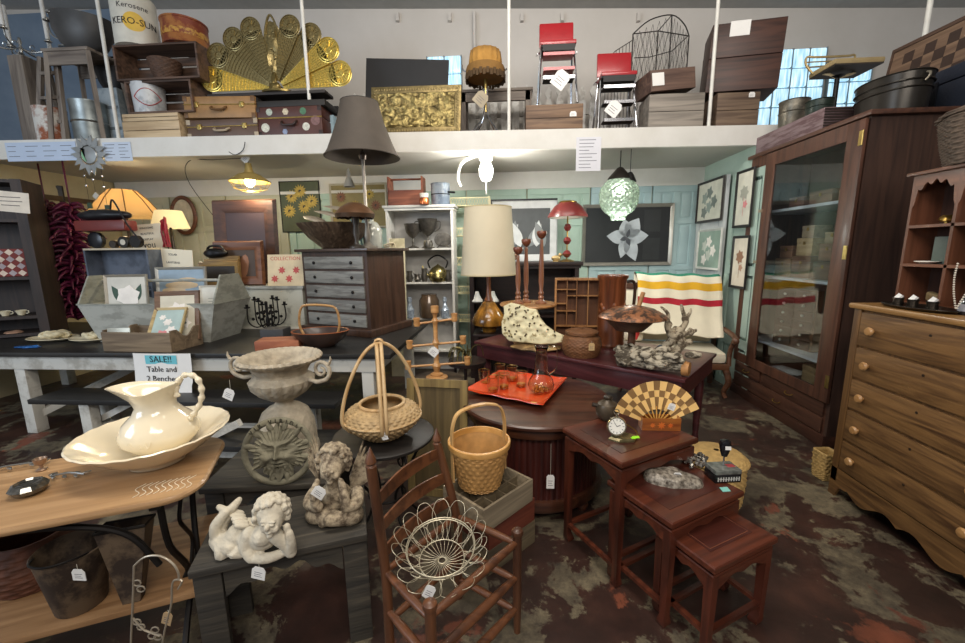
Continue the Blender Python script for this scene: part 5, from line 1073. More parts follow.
# handwritten and printed signs
def sign(px0, py0, px1, py1, y, lines, label, size, c='#e9dfc8', rz=0, ry=0, zfix=None, sp=1.35, seg=.002, post=False):
    x, z, w, h = RC(px0, py0, px1, py1, y); t = T('paper_sign', label, 'sign', (x, y, z), rz, ry=ry); P(MB().b2(-w / 2, w / 2, 0, .004, 0, h), 'paper', flat(c, .8, var=.03), t)
    mb = MB(); n = len(lines)
    for i, l in enumerate(lines):
        s_ = size if isinstance(size, (int, float)) else size[i]; mb.text(l, s_, at((0, -.001, h * (1 - (i + .7) / (n + .4))), 90), .0008)
    P(mb, 'lettering', INK, t)
    if post: P(MB().b2(-.012, .012, .004, .018, -(z - TT) + .0, h * .8), 'support_stick', CRD, t)
    return t
sign(134, 224, 163, 249, 4.3, ['WINDOWS', 'BEAUTIFUL', 'DISPLAY', 'you'], 'white card with black handwriting standing in front of the amber lamp', [.032, .032, .032, .10], ry=-3, post=True)
sign(153, 249, 192, 276, 4.2, ['SOLAR', 'LANTERNS', 'ON SALE'], 'larger cream paper sign with three printed lines behind the grey tote', .032, ry=4, post=True)
q = PY(167, 247, 4.28); t = T('red_tassel', 'bundle of dried red chilies hanging beside the handwritten card', 'ornament', PY(167, 248, 4.28)); mb = MB()
for k in range(10): mb.tube([V((.02 * cos(k), .02 * sin(k), .33 - .01 * k)), V((.03 * cos(k * 2), .03 * sin(k * 2), .17)), V((.05 * cos(k * 3), .03 * sin(k * 3), .01))], lambda u: .012 * (1 - u * .6), 6, sub=2)
P(mb, 'chilies', flat('#8c1626', .4), t); P(MB().cyl((0, .02, 0 - (q.z - TT) + .01), (0, .02, .34), .004), 'hanging_rod', IRON, t)
# --- carved frames (mirror), gold frames, box for them
GLD = wood('#6e5430', '#9a7c4a', 'x', .35); MAH = wood('#2c1811', '#482c20', 'x', .55)
x, z, w, h = RC(211, 203, 275, 258, 4.62)
MIR, nt, b = base('mirror_glass', .5, 0, 0); b.inputs['Base Color'].default_value = (.035, .018, .02, 1)  # matte dark colour painted in place of the mirror's dark reflection
zb = TT + .47
t = T('counter_box', 'long cream-grey painted counter box at the back of the black table', 'counter', (-2.68, 4.44, TT)); P(MB().b2(-1.5, .42, -.2, .2, .02, .44, b=.004), 'counter_body', worn('#b9b8ab', '#8f8e84', .6, 7, .6), t); P(MB().b2(-1.52, .44, -.22, .22, .44, .469, b=.005), 'counter_top', worn('#a3a49e', '#85867f', .5, 6, .5), t); P(MB().b2(-1.52, .44, -.22, .22, 0, .02), 'counter_base', flat('#c9c5b8', .6), t)
frame('carved_mirror', 'large carved dark wooden frame with a mirror, leaning under the hanging cage lamp', w, h + .35, .15, MAH, (x, 4.64, zb - .30 + .3), 0, -4, cat='mirror', mat_=MIR, dep=.05, art=lambda mb, w, h, b: [mb.blob((-w / 2 + b * .75 + (w - b * 1.5) * k / 11, .0, s), (.014, .012, .014), 1) for k in range(12) for s in (b * .75, h - b * .75)], art_m=[GLD])
x, z, w, h = RC(212, 240, 262, 285, 4.30)
frame('picture_frame', 'broad plain brown picture frame with a rusty metal panel, in front of the carved mirror', w, h, .10, wood('#5b3622', '#83563a', 'x', .4), (x, 4.33, zb + .002), 0, -4, dep=.04, pic='#4a3a2e', art=lambda mb, w, h, b: mb.blob((.05, 0, h * .42), (.06, .01, .14), 2, rot=(0, 12, 0)), art_m=[flat('#8a5f45', .5, .3)])
x, z, w, h = RC(198, 258, 238, 292, 4.2)
for k in range(3): frame('gilt_frame', ['gilt frame at the front of three frames leaning behind the tote handle', 'gilt frame in the middle of three leaning behind the tote handle', 'gilt frame at the back of three leaning behind the tote handle'][k], w - .05 * k, .27 + .03 * k, .05, GLD, (x + .02 * k, 4.27 + .045 * k, zb + .001) if 0 else (x + .01 * k, 4.225 + .035 * k, zb + .001), 0, -3, dep=.02, pic='#2c241d')
S(MB().blob((0, 0, .03), (.14, .05, .05), 3, .02, 12).tube([(-.1, 0, .05), (-.06, 0, .1), (.06, 0, .1), (.1, 0, .05)], .012, 6, sub=3), 'black_handset', 'curved black object resting on top of the gilt frames', 'ornament', IRON, V((PY(215, 252, 4.26).x, 4.27, zb + .335)), 0)
# sheet music / pink print
x, z, w, h = RC(266, 252, 302, 281, 4.25)
t = T('printed_songbook', 'cream printed book cover with red drawings leaning against the chest', 'book', (x, 4.25, zb + .001), 0, rx=-8); P(MB().b2(-w / 2, w / 2, 0, .02, 0, h + .03), 'book_block', flat('#d9c6a3', .7), t)
mb = MB(at((0, -.001, 0)))
for k in range(4): flower(mb, -w * .3 + w * .2 * k, h * (.25 + .3 * (k % 2)), .045, 7, 0, None, .0, .45, k * 20)
P(mb, 'red_drawings', [FR], t); mb = MB(); mb.text('COLLECTION', .055, at((0, -.001, h * .95), 90), .0008); P(mb, 'title_lettering', FR, t)
# black candelabra
q = PZ(262, 326, TT); t = T('black_candelabra', 'ornate black metal candelabra with many curled arms on the black table', 'candelabra', (-2.52, 3.98, TT), s=1.1); mb = MB()
mb.lathe([(0, 0), (.07, 0), (.07, .01), (.02, .03), (.012, .06), (.02, .12), (.01, .16), (.014, .3), (0, .31)], 16); P(mb, 'stem', IRON, t)
for k in range(8):
    a = k * pi / 4; r = .16 if k % 2 else .11; zt = .25 if k % 2 else .31; mb = MB(); mb.tube([(0, 0, .1), (r * .6 * cos(a), r * .6 * sin(a), .07), (r * cos(a), r * sin(a), .13), (r * cos(a), r * sin(a), zt)], .006, 6, sub=4)
    mb.lathe([(.006, zt), (.024, zt + .006), (.026, zt + .016), (.012, zt + .014), (.012, zt + .04), (0, zt + .04)], 12, c=(r * cos(a), r * sin(a), 0)); mb.blob((r * .75 * cos(a), r * .75 * sin(a), .15), .016, 1).blob((r * .5 * cos(a), r * .5 * sin(a), .2), .016, 1); P(mb, 'candle_arm', IRON, t)
# dark box, terracotta block, bark bowl with cane handle
q = PZ(226, 338, TT); t = T('charcoal_box', 'low charcoal-grey box beside the tote, under the candelabra', 'box', (-2.37, 4.0, TT), 0) if 0 else T('charcoal_box', 'low charcoal-grey box behind the terracotta block', 'box', (-2.25, 3.66, TT), 4); P(MB().box((0, 0, .06), (.22, .16, .12), b=.006), 'box_body', flat('#3b3a3b', .6), t)
q = PZ(262, 346, TT); t = T('terracotta_block', 'flat terracotta-coloured wooden box on the black table in front of the chest', 'box', (-2.03, 3.36, TT), 12); P(MB().box((0, 0, .04), (.36, .2, .08), b=.004), 'box_body', wood('#8a4c34', '#b06c4c', 'x', .6), t)
t = T('bark_bowl', 'oval brown pottery bowl with a tall arched cane handle on the black table', 'bowl', (-1.69, 3.42, TT), 4)
P(MB().lathe([(0, 0), (.09, 0), (.10, .006), (.17, .07), (.205, .13), (.208, .142), (.198, .142), (.16, .08), (.08, .02), (0, .02)], 56, sx=1.2, sy=.85), 'bowl_body', flat('#3b2a22', .4, var=.4, vs=10, coat=.2), t)
P(MB().lathe([(.197, .1415), (.203, .146), (.21, .1415), (.203, .137)], 56, sx=1.2, sy=.85, cap=False), 'glazed_rim', flat('#8f4f2b', .35), t)
P(MB().tube([(-.15, 0, .11), (-.18, 0, .2), (-.16, 0, .33), (-.1, 0, .37), (.1, 0, .36), (.16, 0, .32), (.175, 0, .2), (.15, 0, .11)], .011, 8, sub=6), 'cane_handle', wood('#8a6338', '#b48a58', 'x', .4), t)
# --- small chest of five drawers
cf, cb = PZ(369, 336, TT), PZ(300, 326, TT)
t = T('small_drawer_chest', 'brown table-top chest of five grey-painted drawers', 'chest of drawers', (-1.66, 4.24, TT), -20); CHB = wood('#33231b', '#4c3528', 'z', .45, coat=.1); CHD = worn('#85847e', '#66645f', .5, 5, .5, aniso=(.5, 1, 4))
W2, D2, HH = .42, .30, .83
P(MB().b2(-W2, W2, -D2, D2, .07, HH), 'carcass', CHB, t); P(MB().b2(-W2 - .05, W2 + .05, -D2 - .05, D2 + .04, 0, .07, b=.01), 'base_moulding', CHB, t); P(MB().b2(-W2 - .05, W2 + .05, -D2 - .05, D2 + .04, HH, HH + .03, b=.008), 'top_board', wood('#33261f', '#4b3a30', 'x', .35, coat=.3), t)
for i in range(5):
    z0 = .09 + .143 * i; d_ = P(MB().b2(-W2 + .04, W2 - .04, -D2 - .018, -D2 + .002, z0, z0 + .12, b=.006), 'drawer', CHD, t)
    for s_ in (-1, 1): P(MB().blob((s_ * .24, -D2 - .026, z0 + .06), (.016, .012, .016), 2), 'knob', IRON, d_)
ct = TT + HH + .031; Mc = at((-1.66, 4.24, 0), 0, 0, -20)
q = Mc @ V((-.17, -.06, ct)); t = T('marbled_wood_bowl', 'large dark marbled wooden bowl on top of the small drawer chest', 'bowl', q)
BW = wood('#30241c', '#5c4b3b', 'z', .4, sc=1.2, coat=.2, c3='#857561')
P(MB().lathe([(0, 0), (.14, 0), (.15, .01), (.27, .11), (.37, .24), (.376, .255), (.362, .252), (.255, .12), (.12, .03), (0, .025)], 64), 'bowl_body', BW, t, ang=60)
for k, (dx, dy, rz_, lb) in enumerate(((-.16, .02, 150, 'left of the curved wooden scoops lying in the marbled bowl'), (.0, .04, 165, 'middle of the curved wooden scoops lying in the marbled bowl'), (.10, .06, 172, 'right upright wooden scoop in the marbled bowl'))):
    mb = MB(); mb.surf(lambda u, v_: ((u - .5) * .42, .09 * sin(pi * u) * cos(pi * v_) , .05 + .07 * sin(pi * u) * sin(pi * v_) * .5 + .1 * u), 16, 10, th=.006)
    S(mb, 'wooden_scoop', lb, 'scoop', wood('#7f7262', '#ab9f8c', 'x', .5), q + V((dx - .06, dy, .2 + .05 * k)), rz_, ang=60, group='wooden scoops in the bowl')
# toadstool lamp in bark colours
q = PY(357, 247, 3.88); q.z = ct; t = T('small_bronze_lamp', 'small lamp with a domed bronze shade on the drawer chest', 'lamp', q, s=1.22)
P(MB().lathe([(0, 0), (.06, 0), (.06, .012), (.02, .03), (.014, .06), (.028, .12), (.02, .17), (.03, .21), (.03, .26), (0, .26)], 28), 'base', flat('#46403a', .35, .5, var=.3), t); P(MB().lathe([(0, .35), (.05, .345), (.11, .31), (.15, .265), (.152, .262), (.145, .262), (.1, .3), (0, .335)], 44), 'domed_shade', flat('#6b4c35', .35, .4, var=.25, vs=10), t); P(MB().lathe([(.14, .262), (.152, .262), (.145, .225), (.135, .225)], 40, fn=lambda r, z, a: (r * cos(a), r * sin(a), z + (.008 * abs(sin(a * 12)) if z < .25 else 0)), cap=False), 'scalloped_fringe', flat('#493626', .4, .4), t); P(MB().cyl((0, 0, .26), (0, 0, .34), .008), 'neck', BRASS, t)
q = Mc @ V((.37, .06, ct)); mb = MB()
for k in range(3): mb.tube([(.0, 0, .004), (.05 - .03 * k, -.03, .03), (.08, .02 - .03 * k, .05), (.1 - .04 * k, .03, .008)], .006, 6, sub=4)
S(mb, 'extension_cord', 'cream lamp cord coiled at the right of the drawer chest top', 'cord', flat('#cdbf9f', .6), q, 10)
# big dark lamp
q = PY(368, 245, 4.06); q.z = ct; t = T('tall_dark_lamp', 'tall lamp with a big dark bell shade standing on the drawer chest', 'lamp', q); zt = PY(357, 158, q.y).z - q.z
P(MB().lathe([(0, 0), (.10, 0), (.10, .015), (.05, .03), (.02, .06), (.035, .12), (.02, .2), (.018, .3), (.024, .33), (.016, .36), (.016, zt + .05), (0, zt + .05)], 28), 'lamp_base', flat('#8d857a', .35, .5), t); P(MB().lathe([(.03, zt - .02), (.04, zt + .02), (.012, zt + .06)], 20, cap=False).cyl((0, 0, zt), (0, 0, zt + .36), .01), 'socket', flat('#4b4038', .4, .6), t)
w0 = (PY(393, 150, q.y).x - PY(321, 150, q.y).x) / 2
shp = [(w0, zt), (w0 * .90, zt + .06), (w0 * .74, zt + .2), (w0 * .6, zt + .34), (w0 * .52, zt + .46), (w0 * .49, zt + .5)]
P(MB().lathe(shp + [(r - .004, z) for r, z in shp[::-1]], 64, cap=False).lathe([(w0, zt), (w0 + .003, zt + .006), (w0 - .004, zt + .012), (w0 - .006, zt)], 64, cap=False), 'lamp_shade', flat('#4f473f', .75, var=.1, bmp=.1), t, ang=60)
P(MB().lathe([(w0 * .492, zt + .492), (w0 * .50, zt + .5), (w0 * .47, zt + .502)], 48, cap=False).bar((-w0 * .48, 0, zt + .49), (w0 * .48, 0, zt + .49), .006, .006).blob((0, 0, zt + .51), .012, 1), 'shade_trim', flat('#2e2823', .6), t)
# ================================================================ MIDDLE BACK
# white bookcase with pewter
x, z, w, h = RC(390, 205, 455, 400, 5.05); zt = z + h
WB = flat('#cfcdc6', .5, var=.05); t = T('white_bookcase', 'narrow white bookcase of pewter and glass at the back wall', 'bookcase', (x, 5.2, 0))
for s_ in (-1, 1): P(MB().b2(s_ * w / 2, s_ * (w / 2 - .03), -.15, .15, 0, zt - .03), 'side_panel', WB, t)
P(MB().b2(-w / 2 + .03, w / 2 - .03, .135, .15, 0, zt - .03), 'back_panel', flat('#b9b7b3', .6), t)
P(MB().b2(-w / 2 - .03, w / 2 + .03, -.18, .16, zt - .03, zt, b=.006).b2(-w / 2 - .01, w / 2 + .01, -.16, .155, zt - .06, zt - .03), 'cornice', WB, t)
shz = [PY(430, py, 5.05).z for py in (248, 282, 318, 350)]
for s_ in shz: P(MB().b2(-w / 2 + .03, w / 2 - .03, -.15, .135, s_ - .024, s_), 'shelf', WB, t)
PEW = flat('#6f6b64', .35, .8, var=.35, vs=20); bx_ = lambda px, s_, y=5.12: V((PY(px, 240, y).x, y, shz[s_] + .0005))
def goblet(loc, r, h, m_, label, name='goblet', cat='goblet'):
    t = T(name, label, cat, loc); P(MB().lathe([(0, 0), (r * .7, 0), (r * .72, .008), (r * .15, h * .12), (r * .1, h * .4), (r * .5, h * .5), (r * .85, h * .65), (r, h * .95), (r * 1.08, h), (r * .95, h * .97), (r * .75, h * .66), (0, h * .52)], 28), 'goblet_body', m_, t); return t
goblet(bx_(413, 0), .10, .30, PEW, 'pewter goblet at the left of the top bookcase shelf')
t = goblet(bx_(428, 0, 5.16), .12, .36, PEW, 'large two-handled pewter trophy cup on the top bookcase shelf', 'trophy_cup', 'cup')
for s_ in (-1, 1): P(MB().tube([(s_ * .1, 0, .33), (s_ * .16, 0, .32), (s_ * .15, 0, .24), (s_ * .08, 0, .2)], .008, 6, sub=4), 'handle', PEW, t)
t = T('pewter_plate', 'small oval pewter dish standing upright at the right of the top bookcase shelf', 'dish', bx_(443, 0, 5.1)); P(MB(at((0, 0, .10), 90)).lathe([(0, -.004), (.1, -.004), (.11, .006), (.09, .008), (0, .004)], 32, sy=.8), 'dish_body', PEW, t); P(MB().bar((-.08, 0, 0), (-.02, -.03, .04), .01, .01).bar((.08, 0, 0), (.02, -.03, .04), .01, .01), 'stand', PEW, t)
t = T('pewter_cup', 'short wide pewter cup in front of the trophy cup', 'cup', bx_(428, 0, 5.03)); P(MB().lathe([(0, 0), (.05, 0), (.06, .05), (.05, .09), (.045, .09), (.05, .05), (0, .01)], 24), 'cup_body', PEW, t)
t = T('brass_kettle', 'brassy pewter kettle with a dark arched handle on the middle bookcase shelf', 'kettle', bx_(437, 1)); P(MB().lathe([(0, 0), (.09, 0), (.125, .05), (.12, .12), (.07, .18), (.04, .195), (.015, .21), (0, .225)], 32), 'kettle_body', flat('#8d8257', .25, .9, var=.3), t); P(MB().tube([(-.1, 0, .17), (-.12, 0, .26), (0, 0, .33), (.12, 0, .26), (.1, 0, .17)], .01, 7, sub=5), 'handle', IRON, t); P(MB().tube([(-.11, 0, .07), (-.17, 0, .12), (-.2, 0, .2)], lambda u: .02 - .01 * u, 8, sub=3), 'spout', flat('#8d8257', .25, .9), t)
for k, (px, hh_, lb) in enumerate(((408, .14, 'leftmost of the small pewter pots on the middle bookcase shelf'), (416, .10, 'second from left of the small pewter pots on the middle bookcase shelf'), (423, .17, 'third from left of the small pewter pots on the middle bookcase shelf'), (447, .15, 'pewter creamer at the right of the kettle'))):
    t = T('pewter_pot', lb, 'pot', bx_(px, 1, 5.08), 0, 'pewter on the bookcase'); P(MB().lathe([(0, 0), (.03, 0), (.045, hh_ * .35), (.03, hh_ * .75), (.036, hh_), (.03, hh_), (.02, hh_ * .7), (0, hh_ * .1)], 20), 'pot_body', PEW, t); P(MB().tube([(.04, 0, hh_ * .3), (.065, 0, hh_ * .5), (.05, 0, hh_ * .85), (.033, 0, hh_ * .9)], .005, 5, sub=3), 'handle', PEW, t)
t = T('glass_jar', 'large smoky brown glass jar on the third bookcase shelf', 'jar', bx_(427, 2)); P(MB().lathe([(0, 0), (.12, 0), (.13, .02), (.13, .22), (.1, .27), (.1, .3), (0, .3)], 32), 'jar_body', flat('#5d4c3c', .15, .2, var=.3, coat=.5), t)
for k, (px, lb) in enumerate(((443, 'clear blueish pressed glass decanter at the right of the third shelf'), (407, 'clear glass jar at the left of the third shelf'))):
    t = T('decanter', lb, 'decanter', bx_(px, 2, 5.08)); P(MB().lathe([(0, 0), (.05, 0), (.055, .1), (.03, .15), (.02, .2), (.03, .21), (.025, .26), (0, .27)], 16), 'decanter_body', flat('#a9b6c4', .1, .3, var=.4, vs=40), t, ang=20)
# on top of bookcase: wooden tray with handle, round dark pan, copper jar, blue tin
tb = zt + .001; q = PY(407, 200, 5.2)
t = T('wooden_trug', 'reddish wooden carrier tray with a tall bar handle on top of the white bookcase', 'trug', (q.x, 5.16, tb)); WR = wood('#6a3622', '#93553a', 'x', .5)
P(MB().b2(-.19, .22, -.11, -.095, 0, .18), 'front_board', WR, t); P(MB().b2(-.19, .22, .095, .11, 0, .18), 'back_board', WR, t); P(MB().b2(-.2, -.185, -.11, .11, 0, .34), 'end_board', WR, t); P(MB().b2(.215, .23, -.11, .11, 0, .34), 'end_board', WR, t); P(MB().cyl((-.2, 0, .32), (.23, 0, .32), .012), 'handle_bar', WR, t); P(MB().b2(-.185, .215, -.095, .095, 0, .01), 'bottom_board', WR, t)
t = T('round_black_tray', 'round black metal tray leaning on the wall behind the wooden carrier', 'tray', (q.x - .04, 5.45, tb), 0) if 0 else None
q = PY(424, 197, 5.0); t = T('copper_jar', 'small glass jar holding copper-coloured pieces beside the blue tin', 'jar', (q.x, 5.01, tb)); P(MB().lathe([(0, 0), (.055, 0), (.06, .05), (.05, .08), (0, .08)], 24), 'jar_body', flat('#b5663a', .2, .7), t); P(MB().lathe([(.05, .08), (.055, .13), (.05, .13), (.045, .08)], 24, cap=False), 'glass_rim', flat('#cfc8bd', .1), t)
q = PY(440, 197, 5.1); t = T('enamel_canister', 'blue-grey mottled enamel canister on top of the white bookcase', 'canister', (q.x, 5.14, tb)); P(MB().lathe([(0, 0), (.11, 0), (.115, .01), (.115, .24), (.12, .25), (.11, .26), (0, .265)], 36), 'canister_body', worn('#9aa3ad', '#6f7c8c', .5, 7, .4, .3), t); P(MB().lathe([(.117, .12), (.119, .125), (.117, .13)], 36, cap=False).cyl((.1, -.05, .15), (.19, -.08, .14), .012), 'handle', IRON, t)
# ivory lattice shelf and green shelf strip
x, z, w, h = RC(450, 197, 490, 350, 5.45)
t = T('lattice_shelf', 'ivory metal shelf with a pierced lattice edge between the bookcase and the cream lamp', 'shelf', (x, 5.5, 0)); IV = flat('#d6cda2', .5)
for xx in (-w / 2, w / 2): P(MB().b2(xx - .01, xx + .01, -.12, -.1, 0, z + h).b2(xx - .01, xx + .01, .1, .12, 0, z + h), 'upright', IV, t)
for k in range(5):
    zz = z + h - .02 - .38 * k; P(MB().b2(-w / 2, w / 2, -.11, .11, zz - .1, zz - .09), 'shelf', IV, t); mb = MB(); n = 16
    for i in range(n): x0 = -w / 2 + w * i / n; mb.bar((x0, -.12, zz - .09), (x0 + w / n, -.12, zz), .004, .008, up=(0, 1, 0)).bar((x0 + w / n, -.12, zz - .09), (x0, -.12, zz), .004, .008, up=(0, 1, 0))
    mb.b2(-w / 2, w / 2, -.125, -.115, zz - .004, zz + .01).b2(-w / 2, w / 2, -.125, -.115, zz - .1, zz - .09); P(mb, 'lattice_band', IV, t, wd=False)
# framed photo of leaves, black+white photo orchid
x, z, w, h = RC(492, 200, 558, 262, 5.55)
frame('framed_photograph', 'wide black-topped frame with a photo of white petals and grey leaves, behind the candlesticks', w, h, .10, flat('#c9cac9', .5), (x, 5.6, z), 0, -2, pic='#4c4f50', cat='photograph', art=lambda mb, w, h, b: [petal(mb, w * (-.3 + .12 * k), h * .25, .35, .14, 60 + 25 * (k % 3), k % 2, .001 * k) for k in range(6)], art_m=[flat('#c9cccb', .5), flat('#7c8080', .5)])
bpy.data.objects[-1] if 0 else None
xx, zz = x, z + h; t = T('dark_frame_edge', 'long thin black frame edge behind the petal photograph', 'frame', (x - .0, 5.68, zz - .03)); P(MB().b2(-w / 2 - .03, w / 2, -.015, .015, 0, .06, b=.004), 'frame_rail', BLACK, t)
x, z, w, h = RC(583, 203, 675, 266, 5.72)
FRM = flat('#9a958c', .35, .5)
def orch(mb, w, h, b):
    for a, L, W_ in ((100, .22, .17), (60, .26, .2), (175, .24, .17), (5, .25, .18), (255, .25, .14), (292, .30, .17)): petal(mb, -.0, h * .46, L * 1.15, W_ * 1.1, a, 0, .0006)
    for a, L, W_ in ((75, .12, .05), (200, .1, .06), (290, .12, .06)): petal(mb, 0, h * .46, L, W_, a, 1, .003)
    mb.m = 2; mb.b2(w * .18, w * .36, -.001, 0, h * .55, h * .9).b2(w * .18, w * .36, -.001, 0, h * .1, h * .45)
frame('framed_photograph', 'large framed black and white photograph of a pale orchid bloom on the aqua doors', w, h, .05, FRM, (x, 5.80, z), 0, -1, pic='#202225', art=orch, art_m=[flat('#c3c9cf', .5, var=.15, vs=9), flat('#4b4e55', .5), flat('#2b2d2f', .5)], cat='photograph', dep=.04)
x, z, w, h = RC(699, 180, 722, 222, 5.2)
# pictures on side doors (facing -x)
def sideframe(y0, y1, z0, z1, label, fm, pic, art, art_m, xw=2.435, bw=.03):
    return frame('framed_print', label, abs(y1 - y0), z1 - z0, bw, fm, (xw, (y0 + y1) / 2, z0), -90, 0, pic=pic, art=art, art_m=art_m, dep=.02)
a, b_ = PX(699, 182, 2.43), PX(721, 222, 2.43); c_ = PX(699, 222, 2.43); d_ = PX(721, 178, 2.43)
vine = lambda mb, w, h, b: [flower(mb, w * .18 * ((k % 3) - 1), h * (.25 + .11 * k), w * .13, 5, k % 2) for k in range(5)]
sideframe(b_.y, a.y, (b_.z + c_.z) / 2, (a.z + d_.z) / 2, 'botanical print in a dark frame, upper one on the white leaning door', flat('#2a2422', .4), '#c9c8b9', vine, [FGr, flat('#8f9b93', .6)])
a, b_ = PX(699, 229, 2.43), PX(719, 272, 2.43); c_ = PX(699, 268, 2.43); d_ = PX(719, 229, 2.43)
sideframe(b_.y, a.y, (b_.z + c_.z) / 2, (a.z + d_.z) / 2, 'botanical print with a green mat in a pale frame, lower one on the white door', flat('#c9c9c2', .4), '#8fa396', vine, [FW, flat('#c3c8bd', .6)])
a, b_ = PX(739, 172, 2.48), PX(757, 168, 2.48); c_ = PX(739, 228, 2.48)
vase = lambda mb, w, h, b: (flower(mb, 0, h * .6, w * .25, 7, 0), flower(mb, w * .1, h * .4, w * .14, 5, 1), mb.bar((0, 0, h * .2), (0, 0, h * .55), .001, .01))
sideframe(b_.y - .0, a.y, c_.z, a.z, 'tall floral print in a black frame, upper one on the green leaning door', flat('#1f1c1b', .4), '#d3cfc0', vase, [flat('#a9a79a', .6), FP], xw=2.475)
a, c_ = PX(735, 236, 2.48), PX(735, 288, 2.48)
sideframe(b_.y - .02, a.y, c_.z, a.z, 'tall floral print in a black frame, lower one on the green leaning door', flat('#1f1c1b', .4), '#d3c9b8', vase, [flat('#8f6a52', .6), flat('#b08a72', .6)], xw=2.475)
# sunflowers painting, yellow painting
x, z, w, h = RC(278, 180, 318, 232, 5.72)
frame('sunflower_painting', 'unframed yellow flower painting on dark green, behind the small drawer chest', w, h, .012, flat('#2d2a20', .7), (x, 5.79, z), 0, -1, pic='#4c5238', art=lambda mb, w, h, b: [flower(mb, w * fx_, h * fz, .10, 14, 0, 1, .001 * k, .3) for k, (fx_, fz) in enumerate(((-.2, .7), (.1, .5), (-.28, .42), (.3, .6), (.02, .8)))], art_m=[FY, FK], cat='painting')
x, z, w, h = RC(328, 182, 386, 228, 5.72)
frame('landscape_painting', 'yellow and brown floral painting in a pale frame, behind the small bronze lamp', w, h, .03, flat('#b9b2a0', .5), (x, 5.79, z), 0, -1, pic='#8a7c4c', art=lambda mb, w, h, b: [flower(mb, w * fx_, h * fz, .08, 12, k % 2, 2, .001 * k, .3) for k, (fx_, fz) in enumerate(((-.2, .3), (.1, .25), (-.05, .5), (.3, .5), (.2, .75), (-.3, .7)))], art_m=[FY, flat('#7c4a2c', .6), FK], cat='painting')
# oval frame behind small lamp
x, z, w, h = RC(168, 195, 195, 235, 5.7); t = T('oval_picture', 'oval wooden picture frame on the cream doors behind the small white lamp', 'picture', (x, 5.74, z))
M = at((0, 0, h / 2), 90); P(MB(M).surf(lambda u, v_: ((w / 2 - .03 + .03 * cos(2 * pi * v_)) * cos(2 * pi * u), (h / 2 - .03 + .03 * cos(2 * pi * v_)) * sin(2 * pi * u), .02 * sin(2 * pi * v_)), 48, 8, cu=True, cv=True), 'oval_frame', wood('#4c2d1c', '#7a4c30', 'x', .4), t)
P(MB(M).lathe([(0, 0), (w / 2 - .03, 0), (w / 2 - .03, .004), (0, .004)], 48, sy=h / w), 'print', flat('#b9ad94', .6, var=.3, vs=8), t)
# glass bottle and blue wire ornament by the bowl
bz = ct; q = Mc @ V((.10, .20, ct)); S(MB().lathe([(0, 0), (.09, 0), (.10, .02), (.10, .2), (.06, .27), (.02, .29), (.02, .34), (.03, .35), (.02, .355), (0, .355)], 28), 'glass_cruet', 'squat clear glass bottle behind the marbled bowl', 'bottle', flat('#b3b4aa', .1, .2, var=.2), q, 0, ang=50)
q = Mc @ V((-.12, .24, ct)); t = T('blue_wire_ornament', 'pale blue wire ornament shaped like an hourglass beside the glass bottle', 'ornament', q, s=1.25); mb = MB()
for k in range(8): a = k * pi / 4; mb.tube([(.07 * cos(a), .07 * sin(a), 0), (.02 * cos(a + .6), .02 * sin(a + .6), .16), (.08 * cos(a + 1.2), .08 * sin(a + 1.2), .3), (.01 * cos(a), .01 * sin(a), .38)], .005, 5, sub=4)
P(mb, 'wire_body', flat('#8fb6bd', .4, .3), t)
# dark hutch behind cream lamp with white lamps
x, z, w, h = RC(470, 262, 578, 345, 4.95)
t = T('dark_hutch', 'black-brown open hutch behind the candlesticks and cream lamp', 'hutch', (x, 5.1, 0)); DH = wood('#150d0c', '#2a1b18', 'x', .4, coat=.2); zt2 = z + h
P(MB().b2(-w / 2 - .04, w / 2 + .04, -.2, .2, zt2 - .05, zt2, b=.006).b2(-w / 2 - .02, w / 2 + .02, -.18, .19, zt2 - .08, zt2 - .05), 'top', DH, t)
for s_ in (-1, 1): P(MB().b2(s_ * w / 2, s_ * (w / 2 - .05), -.17, .17, 0, zt2 - .08), 'side_panel', DH, t)
P(MB().b2(-w / 2 + .05, w / 2 - .05, .15, .17, 0, zt2 - .08), 'back_panel', DH, t)
zs3 = PY(480, 302, 4.95).z
for zz in (zs3 - .02, .78, .4): P(MB().b2(-w / 2 + .05, w / 2 - .05, -.17, .15, zz, zz + .02), 'shelf', DH, t)
for k, (px, lb) in enumerate(((477, 'left white glass shade standing on the dark hutch shelf'), (493, 'right white glass shade standing on the dark hutch shelf'))):
    S(MB().lathe([(0, 0), (.07, 0), (.075, .01), (.05, .05), (.03, .09), (.02, .13), (0, .13)], 28), 'hurricane_globe', lb, 'lampshade', flat('#cfcfc8', .3), V((PY(px, 300, 4.95).x, 4.97, zs3 + .0005)), 0)
# small things along hutch top
for k, (px, c_, lb) in enumerate(((512, '#7c5a44', 'small brown duck figurine on top of the hutch, left'), (556, '#b39a6a', 'small brass bird figurine on top of the hutch beside the red lamp'))):
    S(MB().blob((0, 0, .04), (.06, .03, .035), 2).blob((.05, 0, .08), (.022, .02, .022), 2).cyl((.06, 0, .08), (.09, 0, .075), .008, .003).cyl((0, 0, 0), (0, 0, .01), .04), 'bird_figurine', lb, 'figurine', flat(c_, .35, .4, var=.3), V((PY(px, 260, 5.0).x, 5.0, zt2 + .0005)), 0)
